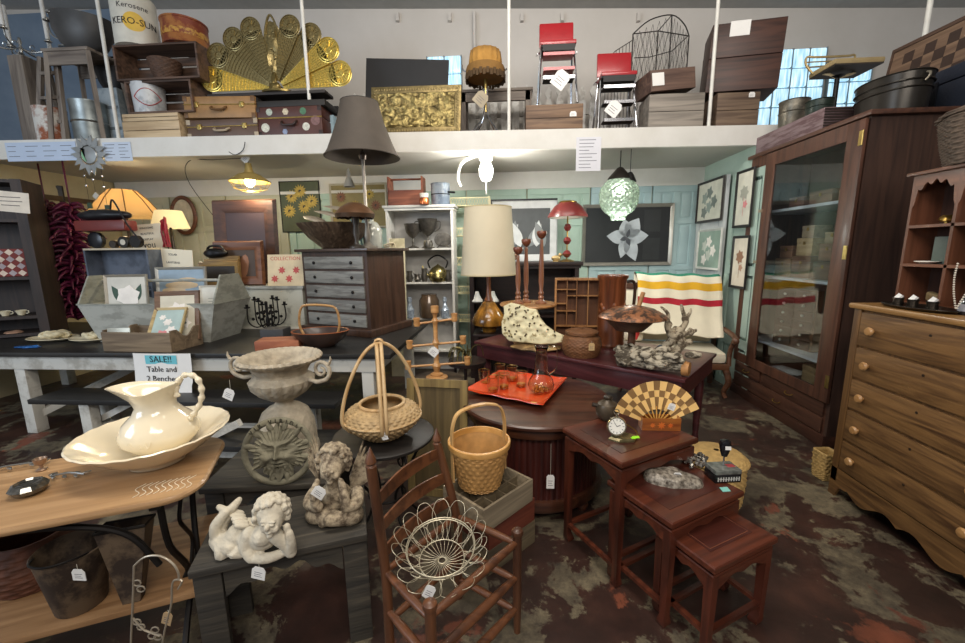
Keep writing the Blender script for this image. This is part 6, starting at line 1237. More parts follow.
# red spindle lamp
q = V((PY(567, 258, 4.98).x, 5.0, zt2 + .0005)); t = T('red_spindle_lamp', 'small lamp with red balls on its stem and a dark red metal shade', 'lamp', q); RL = flat('#6a2422', .35, coat=.3)
zs4 = PY(567, 215, 5).z - q.z
P(MB().lathe([(0, 0), (.09, 0), (.09, .01), (.04, .025), (0, .03)], 32), 'lamp_foot', BRASS, t); P(MB().cyl((0, 0, .02), (0, 0, zs4 + .05), .009), 'stem', BRASS, t)
for k in range(3): zb_ = .09 + .155 * k; P(MB().lathe([(0, zb_ - .05), (.03, zb_ - .035), (.055 - .006 * k, zb_), (.03, zb_ + .035), (0, zb_ + .05)], 24), 'red_ball', RL, t)
P(MB().lathe([(.235, zs4 - .03), (.23, zs4), (.16, zs4 + .10), (.10, zs4 + .14), (.10, zs4 + .137), (.155, zs4 + .095), (.225, zs4 - .005), (.23, zs4 - .03)], 48, cap=False), 'metal_shade', RL, t, ang=70); P(MB().lathe([(.226, zs4 - .028), (.15, zs4 + .092), (.09, zs4 + .13)], 48, cap=False), 'shade_lining', flat('#e9dfd2', .6), t)
P(MB().lathe([(.10, zs4 + .138), (.105, zs4 + .15), (.08, zs4 + .16), (0, zs4 + .165)], 32, cap=False), 'brass_gallery', BRASS, t)
# cream lamp with bulb glass base
q = PY(490, 338, 4.3); zl = .78; t = T('lamp_table', 'small dark table under the cream drum lamp', 'table', (q.x, 4.32, 0)); P(MB().b2(-.17, .17, -.17, .17, .70, .73, b=.004), 'tabletop', DH, t)
for sx in (-1, 1):
    for sy in (-1, 1): P(MB().b2(sx * .14 - .02, sx * .14 + .02, sy * .14 - .02, sy * .14 + .02, 0, .70), 'leg', DH, t)
q = V((q.x - .01, 4.32, .7305)); zz = lambda py: PY(489, py, 4.32).z - q.z
t = T('cream_drum_lamp', 'big table lamp with a tall cream drum shade and amber drip-glazed bulb base', 'lamp', q)
rs0 = (PY(516, 273, 4.32).x - PY(461, 273, 4.32).x) / 2; rs1 = (PY(511, 208, 4.32).x - PY(464, 208, 4.32).x) / 2
z275, z206, z301, z340 = zz(275), zz(207), zz(301), .0
zc = zz(322); P(MB().lathe([(0, 0), (.07, 0), (.075, .02), (.09, .05), (.18, zc - .02), (.185, zc + .02), (.16, zc + .08), (.07, z301 - .02), (.045, z301)], 44), 'glazed_body', worn('#3c2610', '#a8742c', .5, 9, .15, bmp=.1, soft=.15, aniso=(1, 1, .25)), t, ang=60)
P(MB().lathe([(.045, z301), (.05, z301 + .01), (.03, z301 + .05), (.022, zz(285)), (.026, z275 + .04), (0, z275 + .05)], 28), 'wooden_neck', wood('#5a2f18', '#86502c', 'z', .35, coat=.3), t)
P(MB().lathe([(rs0, z275), (rs1, z206), (rs1 - .004, z206), (rs0 - .004, z275)], 64, cap=False), 'drum_shade', flat('#d8ccb0', .8, var=.05, vs=3, bmp=.1, bs=120), t, ang=70)
P(MB().lathe([(rs0 + .002, z275), (rs0 + .003, z275 + .012), (rs0 - .005, z275 + .012), (rs0 - .005, z275)], 64, cap=False).lathe([(rs1 + .002, z206 - .012), (rs1 + .003, z206), (rs1 - .005, z206), (rs1 - .005, z206 - .012)], 64, cap=False), 'shade_trim', flat('#c9b98f', .7), t)
P(MB().cyl((0, 0, z275), (0, 0, z206 - .02), .006).bar((-rs1, 0, z206 - .02), (rs1, 0, z206 - .02), .005, .005), 'harp', BRASS, t)
# ---- maroon long table (rotated)
MAR = wood('#3a1a1d', '#562a2c', 'x', .35, coat=.25, bmp=.1)
F0, F1_, F2_ = PZ(474, 341, .75), PZ(685, 380, .75), PZ(693, 350, .75)
d1 = F1_ - F0; ang = math.degrees(math.atan2(d1.y, d1.x)); Lm = d1.length; e1 = d1.normalized(); e2 = V((-e1.y, e1.x, 0)); Dm = (F2_ - F1_).dot(e2); mc = F0 + e1 * Lm / 2 + e2 * Dm / 2
t = T('maroon_table', 'long maroon-stained table with a deep apron, crowded with baskets and driftwood', 'table', (mc.x, mc.y, 0), ang)
P(MB().b2(-Lm / 2, Lm / 2, -Dm / 2, Dm / 2, .725, .75, b=.004), 'tabletop', MAR, t); P(MB().b2(-Lm / 2 + .02, Lm / 2 - .02, -Dm / 2 + .02, -Dm / 2 + .045, .595, .725), 'apron', MAR, t); P(MB().b2(Lm / 2 - .045, Lm / 2 - .02, -Dm / 2 + .045, Dm / 2 - .02, .595, .725), 'side_apron', MAR, t); P(MB().b2(-Lm / 2 + .02, -Lm / 2 + .045, -Dm / 2 + .045, Dm / 2 - .02, .595, .725), 'side_apron', MAR, t)
for sx in (-1, 1):
    for sy in (-1, 1): x, y = sx * (Lm / 2 - .09), sy * (Dm / 2 - .09); P(MB(at((x, y, 0))).lathe([(0, 0), (.025, 0), (.03, .03), (.022, .06), (.032, .3), (.036, .5), (.03, .54), (.04, .58), (.04, .6), (0, .6)], 20), 'leg', MAR, t)
TM = .7505
def onm(px, py): return PZ(px, py, TM)
# coral-like cream burl slab on live-edge wood base
q = onm(536, 352); q.y += .08; t = T('burl_base', 'live-edge wooden slice carrying the cream honeycombed slab', 'wood slice', (q.x, q.y, TM), -10); P(MB().blob((0, 0, .025), (.22, .13, .028), 3, .03, 9), 'slice', worn('#6b5132', '#a8895a', .5, 10, .6, bmp=.6), t, ang=50)
q2 = V((q.x, q.y, TM + .052)); CO = worn('#8a7846', '#ddd3ab', .40, 16, .6, bmp=.6, soft=.05)
sil = [(-.20, .0), (-.26, .05), (-.27, .14), (-.25, .21), (-.26, .27), (-.20, .30), (-.12, .285), (-.05, .26), (.0, .255), (.02, .2), (.07, .14), (.13, .10), (.2, .07), (.26, .05), (.22, .02), (.15, -.0), (.05, -.01), (-.1, -.005)]
mb = MB(at((0, 0, .012), 80, 0, 0, 1.12)); mb.prism(sil, -.035, .035)
for k in range(60):
    x = random.uniform(-.24, .22); y = random.uniform(.02, .26)
    if y < .25 - max(0, x + .04) * .95: mb.blob((x, y, .03), (.03, .025, .018), 1, .01, 30, seed=k)
random.seed(8)
t = T('honeycombed_slab', 'cream honeycombed cholla-like slab standing on the live-edge slice', 'ornament', q2, -14); o = P(mb, 'pitted_slab', CO, t, fuse=.008, sm=3, ang=180)
mb = MB(at((0, 0, .012), 80, 0, 0, 1.12))
for k in range(46):
    x = random.uniform(-.24, .2); y = random.uniform(.02, .27)
    if y > .27 - max(0, x + .02) * .9: continue
    mb.blob((x, y, .046), (.010, .007, .004), 1, rot=(0, 0, k * 40))
P(mb, 'dark_pits', flat('#4a3b20', .8), t)
# candlestick trio on round turned stand
q = onm(528, 330); st = V((PY(528, 302, 3.72).x, 3.72, 0)); zz = PY(528, 303, 3.72).z
t = T('round_pedestal', 'round pale wooden pedestal board behind the honeycombed slab', 'stand', (st.x, st.y, TM)); hh = zz - TM; LW = wood('#8a5c34', '#c08d58', 'x', .4, coat=.2)
P(MB().lathe([(0, 0), (.14, 0), (.14, .015), (.05, .04), (.04, hh - .05), (.06, hh - .03), (.25, hh - .025), (.26, hh - .012), (.25, hh), (0, hh)], 48), 'pedestal', LW, t)
CW = wood('#6a3d28', '#9c6a4c', 'z', .35, coat=.3)
for k, (px, pt, lb) in enumerate(((518, 247, 'shortest, left of the three turned wooden candlesticks'), (526, 239, 'middle of the three turned wooden candlesticks'), (541, 231, 'tallest, right of the three turned wooden candlesticks'))):
    y = 3.70 + (.06 if k == 1 else -.03); x = PY(px, 300, y).x; x = max(st.x - .13, min(st.x + .14, x)); h_ = PY(px, pt, y).z - zz - .001; t = T('wooden_candlestick', lb, 'candlestick', (x, y, zz + .001), 0, 'turned wooden candlesticks on the round pedestal')
    P(MB().lathe([(0, 0), (.05, 0), (.052, .012), (.03, .025), (.02, .04), (.028, .055), (.018, .075), (.026, .095), (.016, .12), (.024, .2), (.021, h_ * .6), (.013, h_ - .1), (.016, h_ - .085), (.01, h_ - .07), (0, h_ - .07)], 24), 'turned_shaft', CW, t)
    P(MB().lathe([(0, h_ - .071), (.025, h_ - .06), (.042, h_ - .035), (.046, h_ - .012), (.04, h_), (.03, h_), (.02, h_ - .02), (0, h_ - .02)], 28), 'candle_cup', wood('#5a2f20', '#7f4730', 'x', .3, coat=.4), t)
    P(MB().cyl((0, 0, h_ - .02), (0, 0, h_ + .01), .004), 'spike', BRASS, t)
# printer tray shadow box
x, z, w, h = RC(553, 278, 601, 322, 3.72)
t = T('printers_tray', 'shallow wooden shadow box divided into small cubbies, standing on the maroon table', 'shadow box', (x, 3.70, TM), -6); SW = wood('#7a4f2c', '#a87848', 'z', .45); h = PY(577, 278, 3.70).z - TM; w *= .94
for s_ in (-1, 1): P(MB().b2(s_ * w / 2, s_ * (w / 2 - .018), -.045, .045, 0, h), 'side_board', SW, t)
P(MB().b2(-w / 2 + .018, w / 2 - .018, -.045, .045, h - .018, h).b2(-w / 2 + .018, w / 2 - .018, -.045, .045, 0, .018), 'end_board', SW, t); P(MB().b2(-w / 2 + .018, w / 2 - .018, .035, .042, .018, h - .018), 'back_board', wood('#4a2c1a', '#6b4428', 'z', .6), t)
mb = MB(); wi = w - .036; hi = h - .036
for f, z0, z1 in ((.25, .25, 1), (.48, .25, 1), (.75, .25, 1), (.38, 0, .25), (.62, .0, .25)): mb.b2(-wi / 2 + wi * f - .003, -wi / 2 + wi * f + .003, -.035, .034, .018 + hi * z0, .018 + hi * z1)
for f, x0, x1 in ((.25, 0, 1), (.5, 0, .48), (.62, 0, .25), (.75, .25, 1), (.85, 0, .48)): mb.b2(-wi / 2 + wi * x0, -wi / 2 + wi * x1, -.035, .034, .018 + hi * f - .003, .018 + hi * f + .003)
P(mb, 'cubby_dividers', SW, t, wd=False)
# brown lidded basket
q = onm(584, 359); q.y += .13; BB = flat('#70492a', .6, var=.25, vs=30, bmp=.3); t = T('lidded_basket', 'round brown lidded basket with a paper tag on the maroon table', 'basket', (q.x, q.y, TM))
mb = MB(); weave(mb, [(.13, 0), (.152, .05), (.158, .10), (.145, .15), (.115, .175)], n=130, rows=16, stakes=44, amp=.003, th=.006); P(mb, 'woven_body', BB, t, ang=180)
mb = MB(); weave(mb, [(.128, .177), (.13, .20), (.09, .212), (.02, .216)], n=120, rows=9, stakes=40, amp=.003, th=.006, floor=False); P(mb, 'lid', BB, t, ang=180)
tag(V((q.x + .05, q.y - .158, TM + .15)), t, .045, .06, drop=.015, col=flat('#b89a6c', .8))
# wooden stein
q = onm(612, 340); yy = 3.58; x0 = PY(612, 300, yy).x; ht = PY(611, 275, yy).z - TM
t = T('carved_stein', 'tall carved brown wooden stein with a dark handle', 'stein', (x0, yy, TM)); r = .125
P(MB().lathe([(0, 0), (r * .95, 0), (r, .02), (r * .92, .04), (r * .92, ht - .04), (r * 1.04, ht - .02), (r * 1.04, ht), (r * .9, ht), (r * .85, ht - .03), (0, ht - .05)], 40), 'stein_body', wood('#4f2713', '#84492a', 'z', .35, coat=.3), t)
P(MB().tube([(r * .9, 0, ht - .06), (r * 1.5, 0, ht - .08), (r * 1.4, 0, ht * .45), (r * .9, 0, ht * .25)], .014, 8, sub=5), 'handle', wood('#1f120c', '#3c2418', 'z', .3), t)
mb = MB()
for k in range(20): a = -pi * .9 + k * .2; mb.blob((r * .93 * cos(a), r * .93 * sin(a), ht * .5 + .06 * sin(k * 1.3)), (.02, .008, .025), 1, rot=(0, 0, math.degrees(a) + 90))
P(mb, 'carved_relief', wood('#5f3118', '#93552f', 'z', .35, coat=.3), t)
# mushroom-top stool table
yy = 3.02; xm = PY(632, 330, yy).x; zt3 = PY(632, 318, yy).z
t = T('mushroom_stand', 'mushroom-shaped stand with a coppery patterned dome top on the maroon table', 'stand', (xm, yy, TM)); hh = zt3 - TM
P(MB().lathe([(0, hh), (.23, hh), (.245, hh + .008), (.23, hh + .025), (.15, hh + .07), (.05, hh + .093), (0, hh + .097)], 48), 'domed_top', worn('#4c3a30', '#a8704c', .5, 22, .3, .4, bmp=.4), t, ang=50); P(MB().lathe([(0, 0), (.07, 0), (.07, .012), (.028, .03), (.026, hh - .02), (.05, hh), (0, hh)], 24), 'column', wood('#4a2c1c', '#6b4530', 'z', .4), t)
P(MB().cyl((.04, 0, hh + .09), (.07, .01, hh + .19), .016), 'peg', LW, t)
P(MB().box((-.1, .02, hh * .45), (.20, .13, .09), (20, 30, 0)) if 0 else MB().lathe([(0, hh - .10), (.10, hh - .09), (.16, hh - .03), (.17, hh - .002), (0, hh - .002)], 36, c=(-.02, 0, 0)), 'under_bowl', wood('#3f2a20', '#5c4030', 'x', .5), t)
# weathered driftwood log
DR = worn('#4a4134', '#b5aa95', .5, 30, .85, bmp=.9, soft=.05, aniso=(.5, 1, 1)); a, b_ = onm(612, 366), onm(683, 383)
ql = (a + b_) / 2 + e2 * .10; t = T('driftwood_log', 'knobbly grey driftwood log with a sawn orange-brown end on the maroon table', 'driftwood', (ql.x, ql.y, TM), ang + 2); mb = MB(); random.seed(9)
Ll = (b_ - a).length / 2 - .02
mb.tube([(-Ll, 0, .05), (-Ll * .4, .01, .06), (Ll * .3, 0, .065), (Ll - .02, 0, .055)], lambda u: .045 + .015 * sin(u * 3 + .5), 14, sub=4)
for k in range(46): x = random.uniform(-Ll, Ll - .06); mb.blob((x, random.uniform(-.07, .07), random.uniform(.03, .12)), (random.uniform(.02, .06), .022, .018), 2, .02, 25, rot=(0, 0, random.uniform(-30, 30)), seed=k)
for k in range(5): mb.blob((-.1 + .09 * k, .0 + .02 * (-1) ** k, .11 + .01 * (k % 3)), (.06, .03, .02), 2, .01, 30, rot=(0, 0, 40 * (-1) ** k), seed=k)
[setattr(v_.co, 'z', v_.co.z * 1.25) for v_ in mb.bm.verts]; P(mb, 'gnarled_wood', DR, t, fuse=.006, sm=1, ang=180); P(MB().cyl((Ll - .03, 0, .055), (Ll + .012, 0, .055), .05, .046, 24), 'sawn_end', wood('#8a5a30', '#b98550', 'y', .6), t)
for o in t.children:
    mn = min(v_.co.z for v_ in o.data.vertices)
    for v_ in o.data.vertices: v_.co.z -= min(mn, 0) if 0 else 0
# branching driftwood / quartz piece behind
q = V((PY(672, 340, 3.05).x, 3.05, TM)); gq = lambda px, py, y=3.05: PY(px, py, y); t = T('driftwood_branch', 'pale branching driftwood root rising behind the log', 'driftwood', q); mb = MB()
mb.tube([V((q.x - .14, 3.08, TM + .03)), gq(668, 344), gq(677, 334), gq(686, 322), gq(683, 312), gq(681, 304)], lambda u: .038 - .028 * u, 9, sub=4)
mb.tube([gq(677, 336), gq(688, 333), gq(697, 330)], lambda u: .026 - .014 * u, 8, sub=4); mb.tube([gq(672, 338), gq(667, 326), gq(668, 314), gq(660, 306)], lambda u: .028 - .02 * u, 8, sub=4); mb.tube([V((q.x, 3.05, TM + .03)), gq(682, 345), gq(692, 341)], lambda u: .04 - .02 * u, 8, sub=3); mb.tube([gq(684, 322), gq(690, 313), gq(691, 308)], lambda u: .018 - .011 * u, 8, sub=3)
for k, (px, py) in enumerate(((668, 324), (676, 330), (690, 331), (686, 318), (670, 340), (680, 340))): mb.blob(gq(px, py), .024, 2, .03, 20, seed=k)
P(mb, 'root', worn('#5a4d3c', '#b5a78e', .5, 22, .8, bmp=.7, soft=.05), t, world=True, fuse=.007, sm=2, ang=180)
q = V((PY(664, 345, 3.0).x - .03, 2.97, TM)); S(MB().blob((0, 0, .075), (.05, .045, .078), 2, .03, 12), 'slate_stone', 'dark slate-blue stone between the mushroom stand and the driftwood root', 'stone', flat('#3c4250', .5, var=.3, vs=20), q, 20, ang=15)
q = V((PY(641, 345, 3.0).x, 2.93, TM)); t = T('folded_price_card', 'folded white price card standing beside the driftwood log', 'card', q, 20); P(MB().rings([[V((-.05, -.03, 0)), V((.05, -.03, 0)), V((.05, -.028, 0)), V((-.05, -.028, 0))], [V((-.05, 0, .1)), V((.05, 0, .1)), V((.05, .002, .1)), V((-.05, .002, .1))]]).rings([[V((-.05, .032, 0)), V((.05, .032, 0)), V((.05, .034, 0)), V((-.05, .034, 0))], [V((-.05, .002, .1)), V((.05, .002, .1)), V((.05, .004, .1)), V((-.05, .004, .1))]]), 'card', flat('#d7dde6', .7), t)
# ---- drum table with slatted body, orange tray, glassware
DT = wood('#2e160f', '#54301f', 'x', .35, coat=.3, bmp=.1); dc = V((.16, 2.62, 0)); t = T('drum_table', 'round dark drum table with a ribbed tambour body, under the orange tray', 'table', dc); R0 = .50
P(MB().lathe([(0, .595), (R0 - .01, .595), (R0, .605), (R0, .62), (R0 - .01, .628), (0, .628)], 72), 'tabletop', DT, t)
P(MB().lathe([(R0 - .06, .53), (R0 - .04, .535), (R0 - .03, .56), (R0 - .04, .597)], 72, cap=False), 'top_moulding', DT, t)
mb = MB(); n = 72
def rib(r, z, a): return ((r + .006 * abs(sin(a * n / 2))) * cos(a), (r + .006 * abs(sin(a * n / 2))) * sin(a), z)
mb.lathe([(0, .13), (R0 - .09, .13), (R0 - .09, .53), (0, .53)], n * 6, fn=rib); P(mb, 'ribbed_drum', wood('#2f1210', '#4c221c', 'z', .4), t, ang=25)
P(MB().lathe([(0, .06), (R0 - .06, .06), (R0 - .05, .08), (R0 - .06, .13), (0, .13)], 72), 'base_moulding', DT, t)
for k in range(4): a = RD(45 + 90 * k); P(MB(at(((R0 - .1) * cos(a), (R0 - .1) * sin(a), 0))).lathe([(0, 0), (.03, 0), (.04, .03), (.03, .06), (0, .06)], 16), 'bun_foot', DT, t)
tg = V((PZ(543, 470, .4).x, dc.y - R0 - .0, 0)); tag(V((.225, dc.y - .47, .52)), t, .045, .085, drop=.19, name='long_price_tag')
# orange tray
TD = .6285; qs = [PZ(464, 393, .64), PZ(499, 373, .64), PZ(567, 381, .64), PZ(543, 409, .64)]; tc_ = sum(qs, V()) / 4; t = T('orange_leaf_tray', 'bright orange square plate with wavy rim on the drum table', 'tray', (tc_.x, tc_.y, TD)); OR = flat('#d9451c', .25, var=.12, vs=14, coat=.5)
qq = [(p - tc_) for p in qs]
def trf(u, v_):
    p = qq[0] * (1 - u) * (1 - v_) + qq[1] * (1 - u) * v_ + qq[3] * u * (1 - v_) + qq[2] * u * v_; e = max(abs(2 * u - 1), abs(2 * v_ - 1)); return (p.x, p.y, .003 + .03 * max(0, e - .6) ** 1.5 / .25 + .003 * sin(u * 20) * (e > .8))
P(MB().surf(trf, 24, 24, th=.005), 'plate', OR, t, ang=60)
GLS = glassm('#f7efdc', .02, 1.45); AMB = glassm('#d08a3a', .05, 1.3)
q = PZ(541, 392, .64); q.z = TD + .0065; 
t = T('glass_carafe', 'clear glass carafe with amber pebbles in its round bottom, on the orange tray', 'carafe', q); ch = (PY(541, 346, q.y).z - q.z)
cp = [(0, 0), (.045, 0), (.08, .025), (.09, .06), (.08, .095), (.05, .14), (.037, ch - .03), (.048, ch)]
P(MB().lathe(cp + [(r - .003, z) for r, z in cp[::-1] if r > .01] + [(0, .004)], 40), 'glass_body', GLS, t, ang=80); P(MB().tube([(.04, 0, ch - .02), (.1, 0, ch - .01), (.1, 0, ch * .55), (.05, 0, ch * .4)], .005, 8, sub=5), 'glass_handle', GLS, t)
mb = MB(); random.seed(2)
for k in range(60): a = random.uniform(0, 6.28); r = random.uniform(0, .05); mb.blob((r * cos(a), r * sin(a), random.uniform(.012, .036)), .008, 1)
P(mb, 'amber_beads', flat('#c07a2c', .2, var=.5, vs=60), t)
for k, (px, py) in enumerate(((484, 384), (493, 391), (504, 388), (512, 380), (521, 386), (500, 378))):
    q = PZ(px, py, .64); q.z = TD + .0065; t = T('glass_tumbler', ['leftmost', 'front left', 'front middle', 'rear right', 'rightmost', 'rear middle'][k] + ' of the six clear glass tumblers on the orange tray', 'glass', q, 0, 'tumblers on the orange tray')
    t.scale = (1.45,) * 3; c_ = [(0, 0), (.022, 0), (.027, .03), (.028, .078)]; P(MB().lathe(c_ + [(r - .002, z) for r, z in c_[::-1] if r > .01] + [(0, .004)], 28), 'glass_body', GLS, t, ang=60); P(MB().lathe([(.0275, .0745), (.0283, .077), (.026, .0765)], 28, cap=False), 'gold_rim', BRASS, t)
    P(MB().lathe([(0, .005), (.019, .005), (.022, .018), (0, .018)], 20), 'amber_bottom', flat('#c9792c', .2), t)
q = PZ(523, 402, .64); q.z = TD + .012; t = T('gold_leaf_knife', 'small gold leaf-shaped utensil lying at the front of the orange tray', 'utensil', q, -12); P(MB().blob((0, 0, .004), (.06, .012, .004), 2).cyl((.05, 0, .004), (.1, 0, .004), .003), 'blade', BRASSL, t)
# ---- settee / armchair with striped blanket
SC = V((2.02, 4.42, 0)); 
t = T('antique_settee', 'antique carved wooden settee with cream upholstery, at the back right', 'settee', (1.80, 4.66, 0), -10); WS_ = wood('#3c2417', '#5f3d29', 'x', .4); UP = flat('#cdc4ae', .85, var=.06, bmp=.2)
P(MB().box((0, 0, .44), (1.05, .56, .12), b=.05), 'seat_cushion', UP, t); P(MB().b2(-.55, .55, -.3, .28, .32, .38, b=.01), 'seat_rail', WS_, t)
P(MB().box((0, .27, .82), (.98, .08, .62), (-6, 0, 0), b=.03), 'back_cushion', UP, t)
mb = MB(); R = []
for i in range(25): u = i / 24; x = -.56 + 1.12 * u; z = 1.15 + .07 * sin(pi * u) + .025 * sin(u * 6 * pi) ** 2; R.append([V((x, .25, z - .07)), V((x, .31, z - .07)), V((x, .31, z)), V((x, .25, z))])
P(mb.rings(R), 'crest_rail', WS_, t, label='scrolled carved crest rail')
for s_ in (-1, 1):
    P(MB().tube([(s_ * .54, .29, .0), (s_ * .54, .28, .4), (s_ * .55, .29, .7), (s_ * .56, .30, 1.14)], .03, 8, sub=3), 'rear_post', WS_, t)
    P(MB().tube([(s_ * .55, .28, .68), (s_ * .57, .05, .70), (s_ * .58, -.22, .68), (s_ * .58, -.30, .65)], .028, 8, sub=4).blob((s_ * .58, -.3, .64), (.035, .04, .045), 2), 'arm', WS_, t)
    P(MB().tube([(s_ * .58, -.26, .64), (s_ * .555, -.24, .5), (s_ * .55, -.26, .36)], .024, 8, sub=3), 'arm_support', WS_, t)
    P(MB().tube([(s_ * .52, -.26, .33), (s_ * .55, -.3, .2), (s_ * .52, -.27, .08), (s_ * .54, -.29, .015)], lambda u: .036 - .015 * u, 9, sub=4), 'front_leg', WS_, t, label='curved cabriole front leg')
Mx = at((1.80, 4.66, 0), 0, 0, -10)
bl = T('striped_blanket', 'cream wool blanket with green, yellow and red stripes draped over the settee back', 'blanket', (1.80, 4.66, 0), -10)
stripes = [(0, '#2f7a62', .055), (.14, '#d5a224', .12), (.34, '#a82030', .10)]
prof = []   # path over the back: front bottom -> top -> rear
path = [V((0, -.06, .62)), V((0, .10, .82)), V((0, .17, 1.05)), V((0, .205, 1.22)), V((0, .235, 1.285)), V((0, .29, 1.285)), V((0, .335, 1.23)), V((0, .35, .95))]
pth = smooth_path(path, 10); cum = [0]
for i in range(1, len(pth)): cum.append(cum[-1] + (pth[i] - pth[i - 1]).length)
top_i = max(range(len(pth)), key=lambda i: pth[i].z)
mb = MB(); nu = len(pth) - 1; nx = 24; G = []; 
for i, p in enumerate(pth): G.append([mb._v((-.36 + .90 * j / nx + .02 * sin(i * .09), p.y - .008 * sin(j * 1.1) * (1 if i < top_i else 0) , p.z + .008 * sin(j * .8 + 1) + .03 * (1 - j / nx))) for j in range(nx + 1)])
ds = [cum[top_i] - c_ for c_ in cum]
for i in range(nu):
    d_ = (ds[i] + ds[i + 1]) / 2; m_ = 0
    for s_i, (a0, col, wd_) in enumerate(((.0, 0, .05), (.13, 0, .09), (.31, 0, .085))):
        if a0 <= d_ < a0 + wd_: m_ = s_i + 1
    mb.m = m_
    for j in range(nx): mb._f([G[i][j], G[i + 1][j], G[i + 1][j + 1], G[i][j + 1]])
o = P(mb, 'draped_wool', [flat('#ddd3bc', .95, var=.04, bmp=.3, bs=200), flat('#2f7a62', .95, bmp=.3, bs=200), flat('#d5a224', .95, bmp=.3, bs=200), flat('#a82030', .95, bmp=.3, bs=200)], bl, ang=180)
md = o.modifiers.new('thickness', 'SOLIDIFY'); md.thickness = .008
pl = T('floral_cushion', 'cream cushion with a red and blue edge at the left of the settee', 'cushion', Mx @ V((-.42, .04, .52)), -14, rx=-15); P(MB().box((0, .02, .17), (.30, .12, .32), b=.06), 'cushion_cover', flat('#d3c8b5', .9, var=.05), pl, ang=180); P(MB().box((.07, -.035, .14), (.10, .02, .22), (0, 20, 0), b=.008), 'red_patch', flat('#b02f2c', .8), pl)
# ---- small round tables, leaning framed panel at centre-left
q = PZ(437, 378, .62); sc2 = V((q.x, q.y + .0, 0)); rr = (PZ(463, 378, .62).x - PZ(411, 378, .62).x) / 2
t = T('dark_pedestal_stool', 'round worn dark stool carrying the peg candle tree', 'stool', sc2); DS2 = worn('#2d241d', '#4e4034', .5, 8, .5); P(MB().lathe([(0, .585), (rr - .01, .585), (rr, .595), (rr, .613), (rr - .01, .62), (0, .62)], 48), 'seat', DS2, t); P(MB().lathe([(rr * .8, .53), (rr * .82, .585)], 40, cap=False), 'apron_ring', DS2, t)
for k in range(4): a = RD(45 + 90 * k); P(MB().bar((rr * .75 * cos(a), rr * .75 * sin(a), .585), (rr * .95 * cos(a), rr * .95 * sin(a), 0.002), .03, .03), 'leg', DS2, t)
t = T('peg_candle_tree', 'turned pale wooden candle tree with rotating arms and cups on the worn stool', 'candle holder', (sc2.x, sc2.y, .6205)); zc_ = lambda py: PY(440, py, sc2.y).z - .62; PW = wood('#9a6a3c', '#cf9c62', 'x', .35, coat=.3)
htop = zc_(306); P(MB().lathe([(0, 0), (.085, 0), (.085, .012), (.05, .022), (.05, .035), (.02, .05), (.03, .08), (.035, .1), (.02, .13), (.018, htop * .45), (.028, htop * .5), (.016, htop * .55), (.018, htop * .75), (.028, htop * .8), (.014, htop * .84), (.018, htop - .06), (.03, htop - .05), (.03, htop), (.022, htop), (.02, htop - .03), (0, htop - .03)], 28), 'turned_post', PW, t)
for k, (zz, a0, L0, L1) in enumerate(((htop * .19, 8, .22, .24), (htop * .48, 12, .20, .21), (htop * .79, 20, .14, .15))):
    a = RD(a0); e = V((cos(a), sin(a), 0)); P(MB().cyl(e * -L0 + V((0, 0, zz - .01)), e * L1 + V((0, 0, zz + .01)), .009), 'arm', PW, t)
    for s_, L in ((-1, L0), (1, L1)): p_ = e * s_ * L + V((0, 0, zz + .01 * s_)); P(MB().lathe([(0, -.022), (.022, -.018), (.026, .0), (.022, .018), (.026, .034), (.026, .045), (.018, .045), (.016, .03), (0, .03)], 18, c=p_), 'candle_cup', PW, t)
tag(V((sc2.x + .01, sc2.y - .03, .62 + htop * .45)), t, .07, .07, drop=.01, ry=40)
q = PZ(455, 545, .0); x, z, w, h = RC(402, 386, 466, 480, 2.35)
t = T('leaning_panel', 'old framed wooden panel leaning behind the splint basket', 'panel', ((x + .0), 2.42, .002), -6, rx=-5); hp_ = z + h; PN = wood('#6e5a38', '#95804f', 'z', .6)
P(MB().b2(-w / 2, w / 2, -.006, .006, 0, hp_), 'panel_board', wood('#4d4028', '#6e5d3c', 'z', .65), t)
for a in ((-w / 2, -w / 2 + .05, 0, hp_), (w / 2 - .05, w / 2, 0, hp_), (-w / 2 + .05, w / 2 - .05, hp_ - .05, hp_), (-w / 2 + .05, w / 2 - .05, 0, .05)): P(MB().b2(a[0], a[1], -.018, -.0055, a[2], a[3]), 'frame_strip', PN, t)
# basket of tangled brass at foot of lamp (small)
q = V((PY(470, 345, 3.3).x, 3.2, 0)); t = T('plant_stool', 'small dark side stool under the nest of wire greenery', 'stool', (q.x - .05, 3.5, 0)); P(MB().lathe([(0, .6), (.17, .6), (.17, .63), (0, .63)], 32), 'seat', DH, t)
for k in range(3): a = RD(30 + 120 * k); P(MB().cyl((.13 * cos(a), .13 * sin(a), .6), (.16 * cos(a), .16 * sin(a), 0), .014), 'leg', DH, t)
mb = MB(); random.seed(6)
for k in range(14): a = random.uniform(0, 6.28); mb.tube([(0, 0, .01), (.06 * cos(a), .06 * sin(a), .09 + .03 * random.random()), (.14 * cos(a), .14 * sin(a), .08 + .05 * random.random()), (.17 * cos(a), .17 * sin(a), .02)], .004, 5, sub=3)
S(mb, 'wire_greenery', 'tangle of bronze wire stems behind the peg candle tree', 'ornament', flat('#6b6038', .35, .7), (q.x - .05, 3.5, .631), 0)
# second settee-like chair leg / low bench at right of drum table

q = PY(396, 300, 4.95); zt_ = PY(396, 238, 4.95).z; t = T('cream_board', 'tall plain cream painted board leaning between the drawer chest and the white bookcase', 'board', (q.x, 4.97, .002), rx=-3)
P(MB().b2(-.11, .11, 0, .025, 0, zt_, b=.003), 'painted_board', worn('#cdc4a4', '#b5ab8a', .55, 5, .6), t)
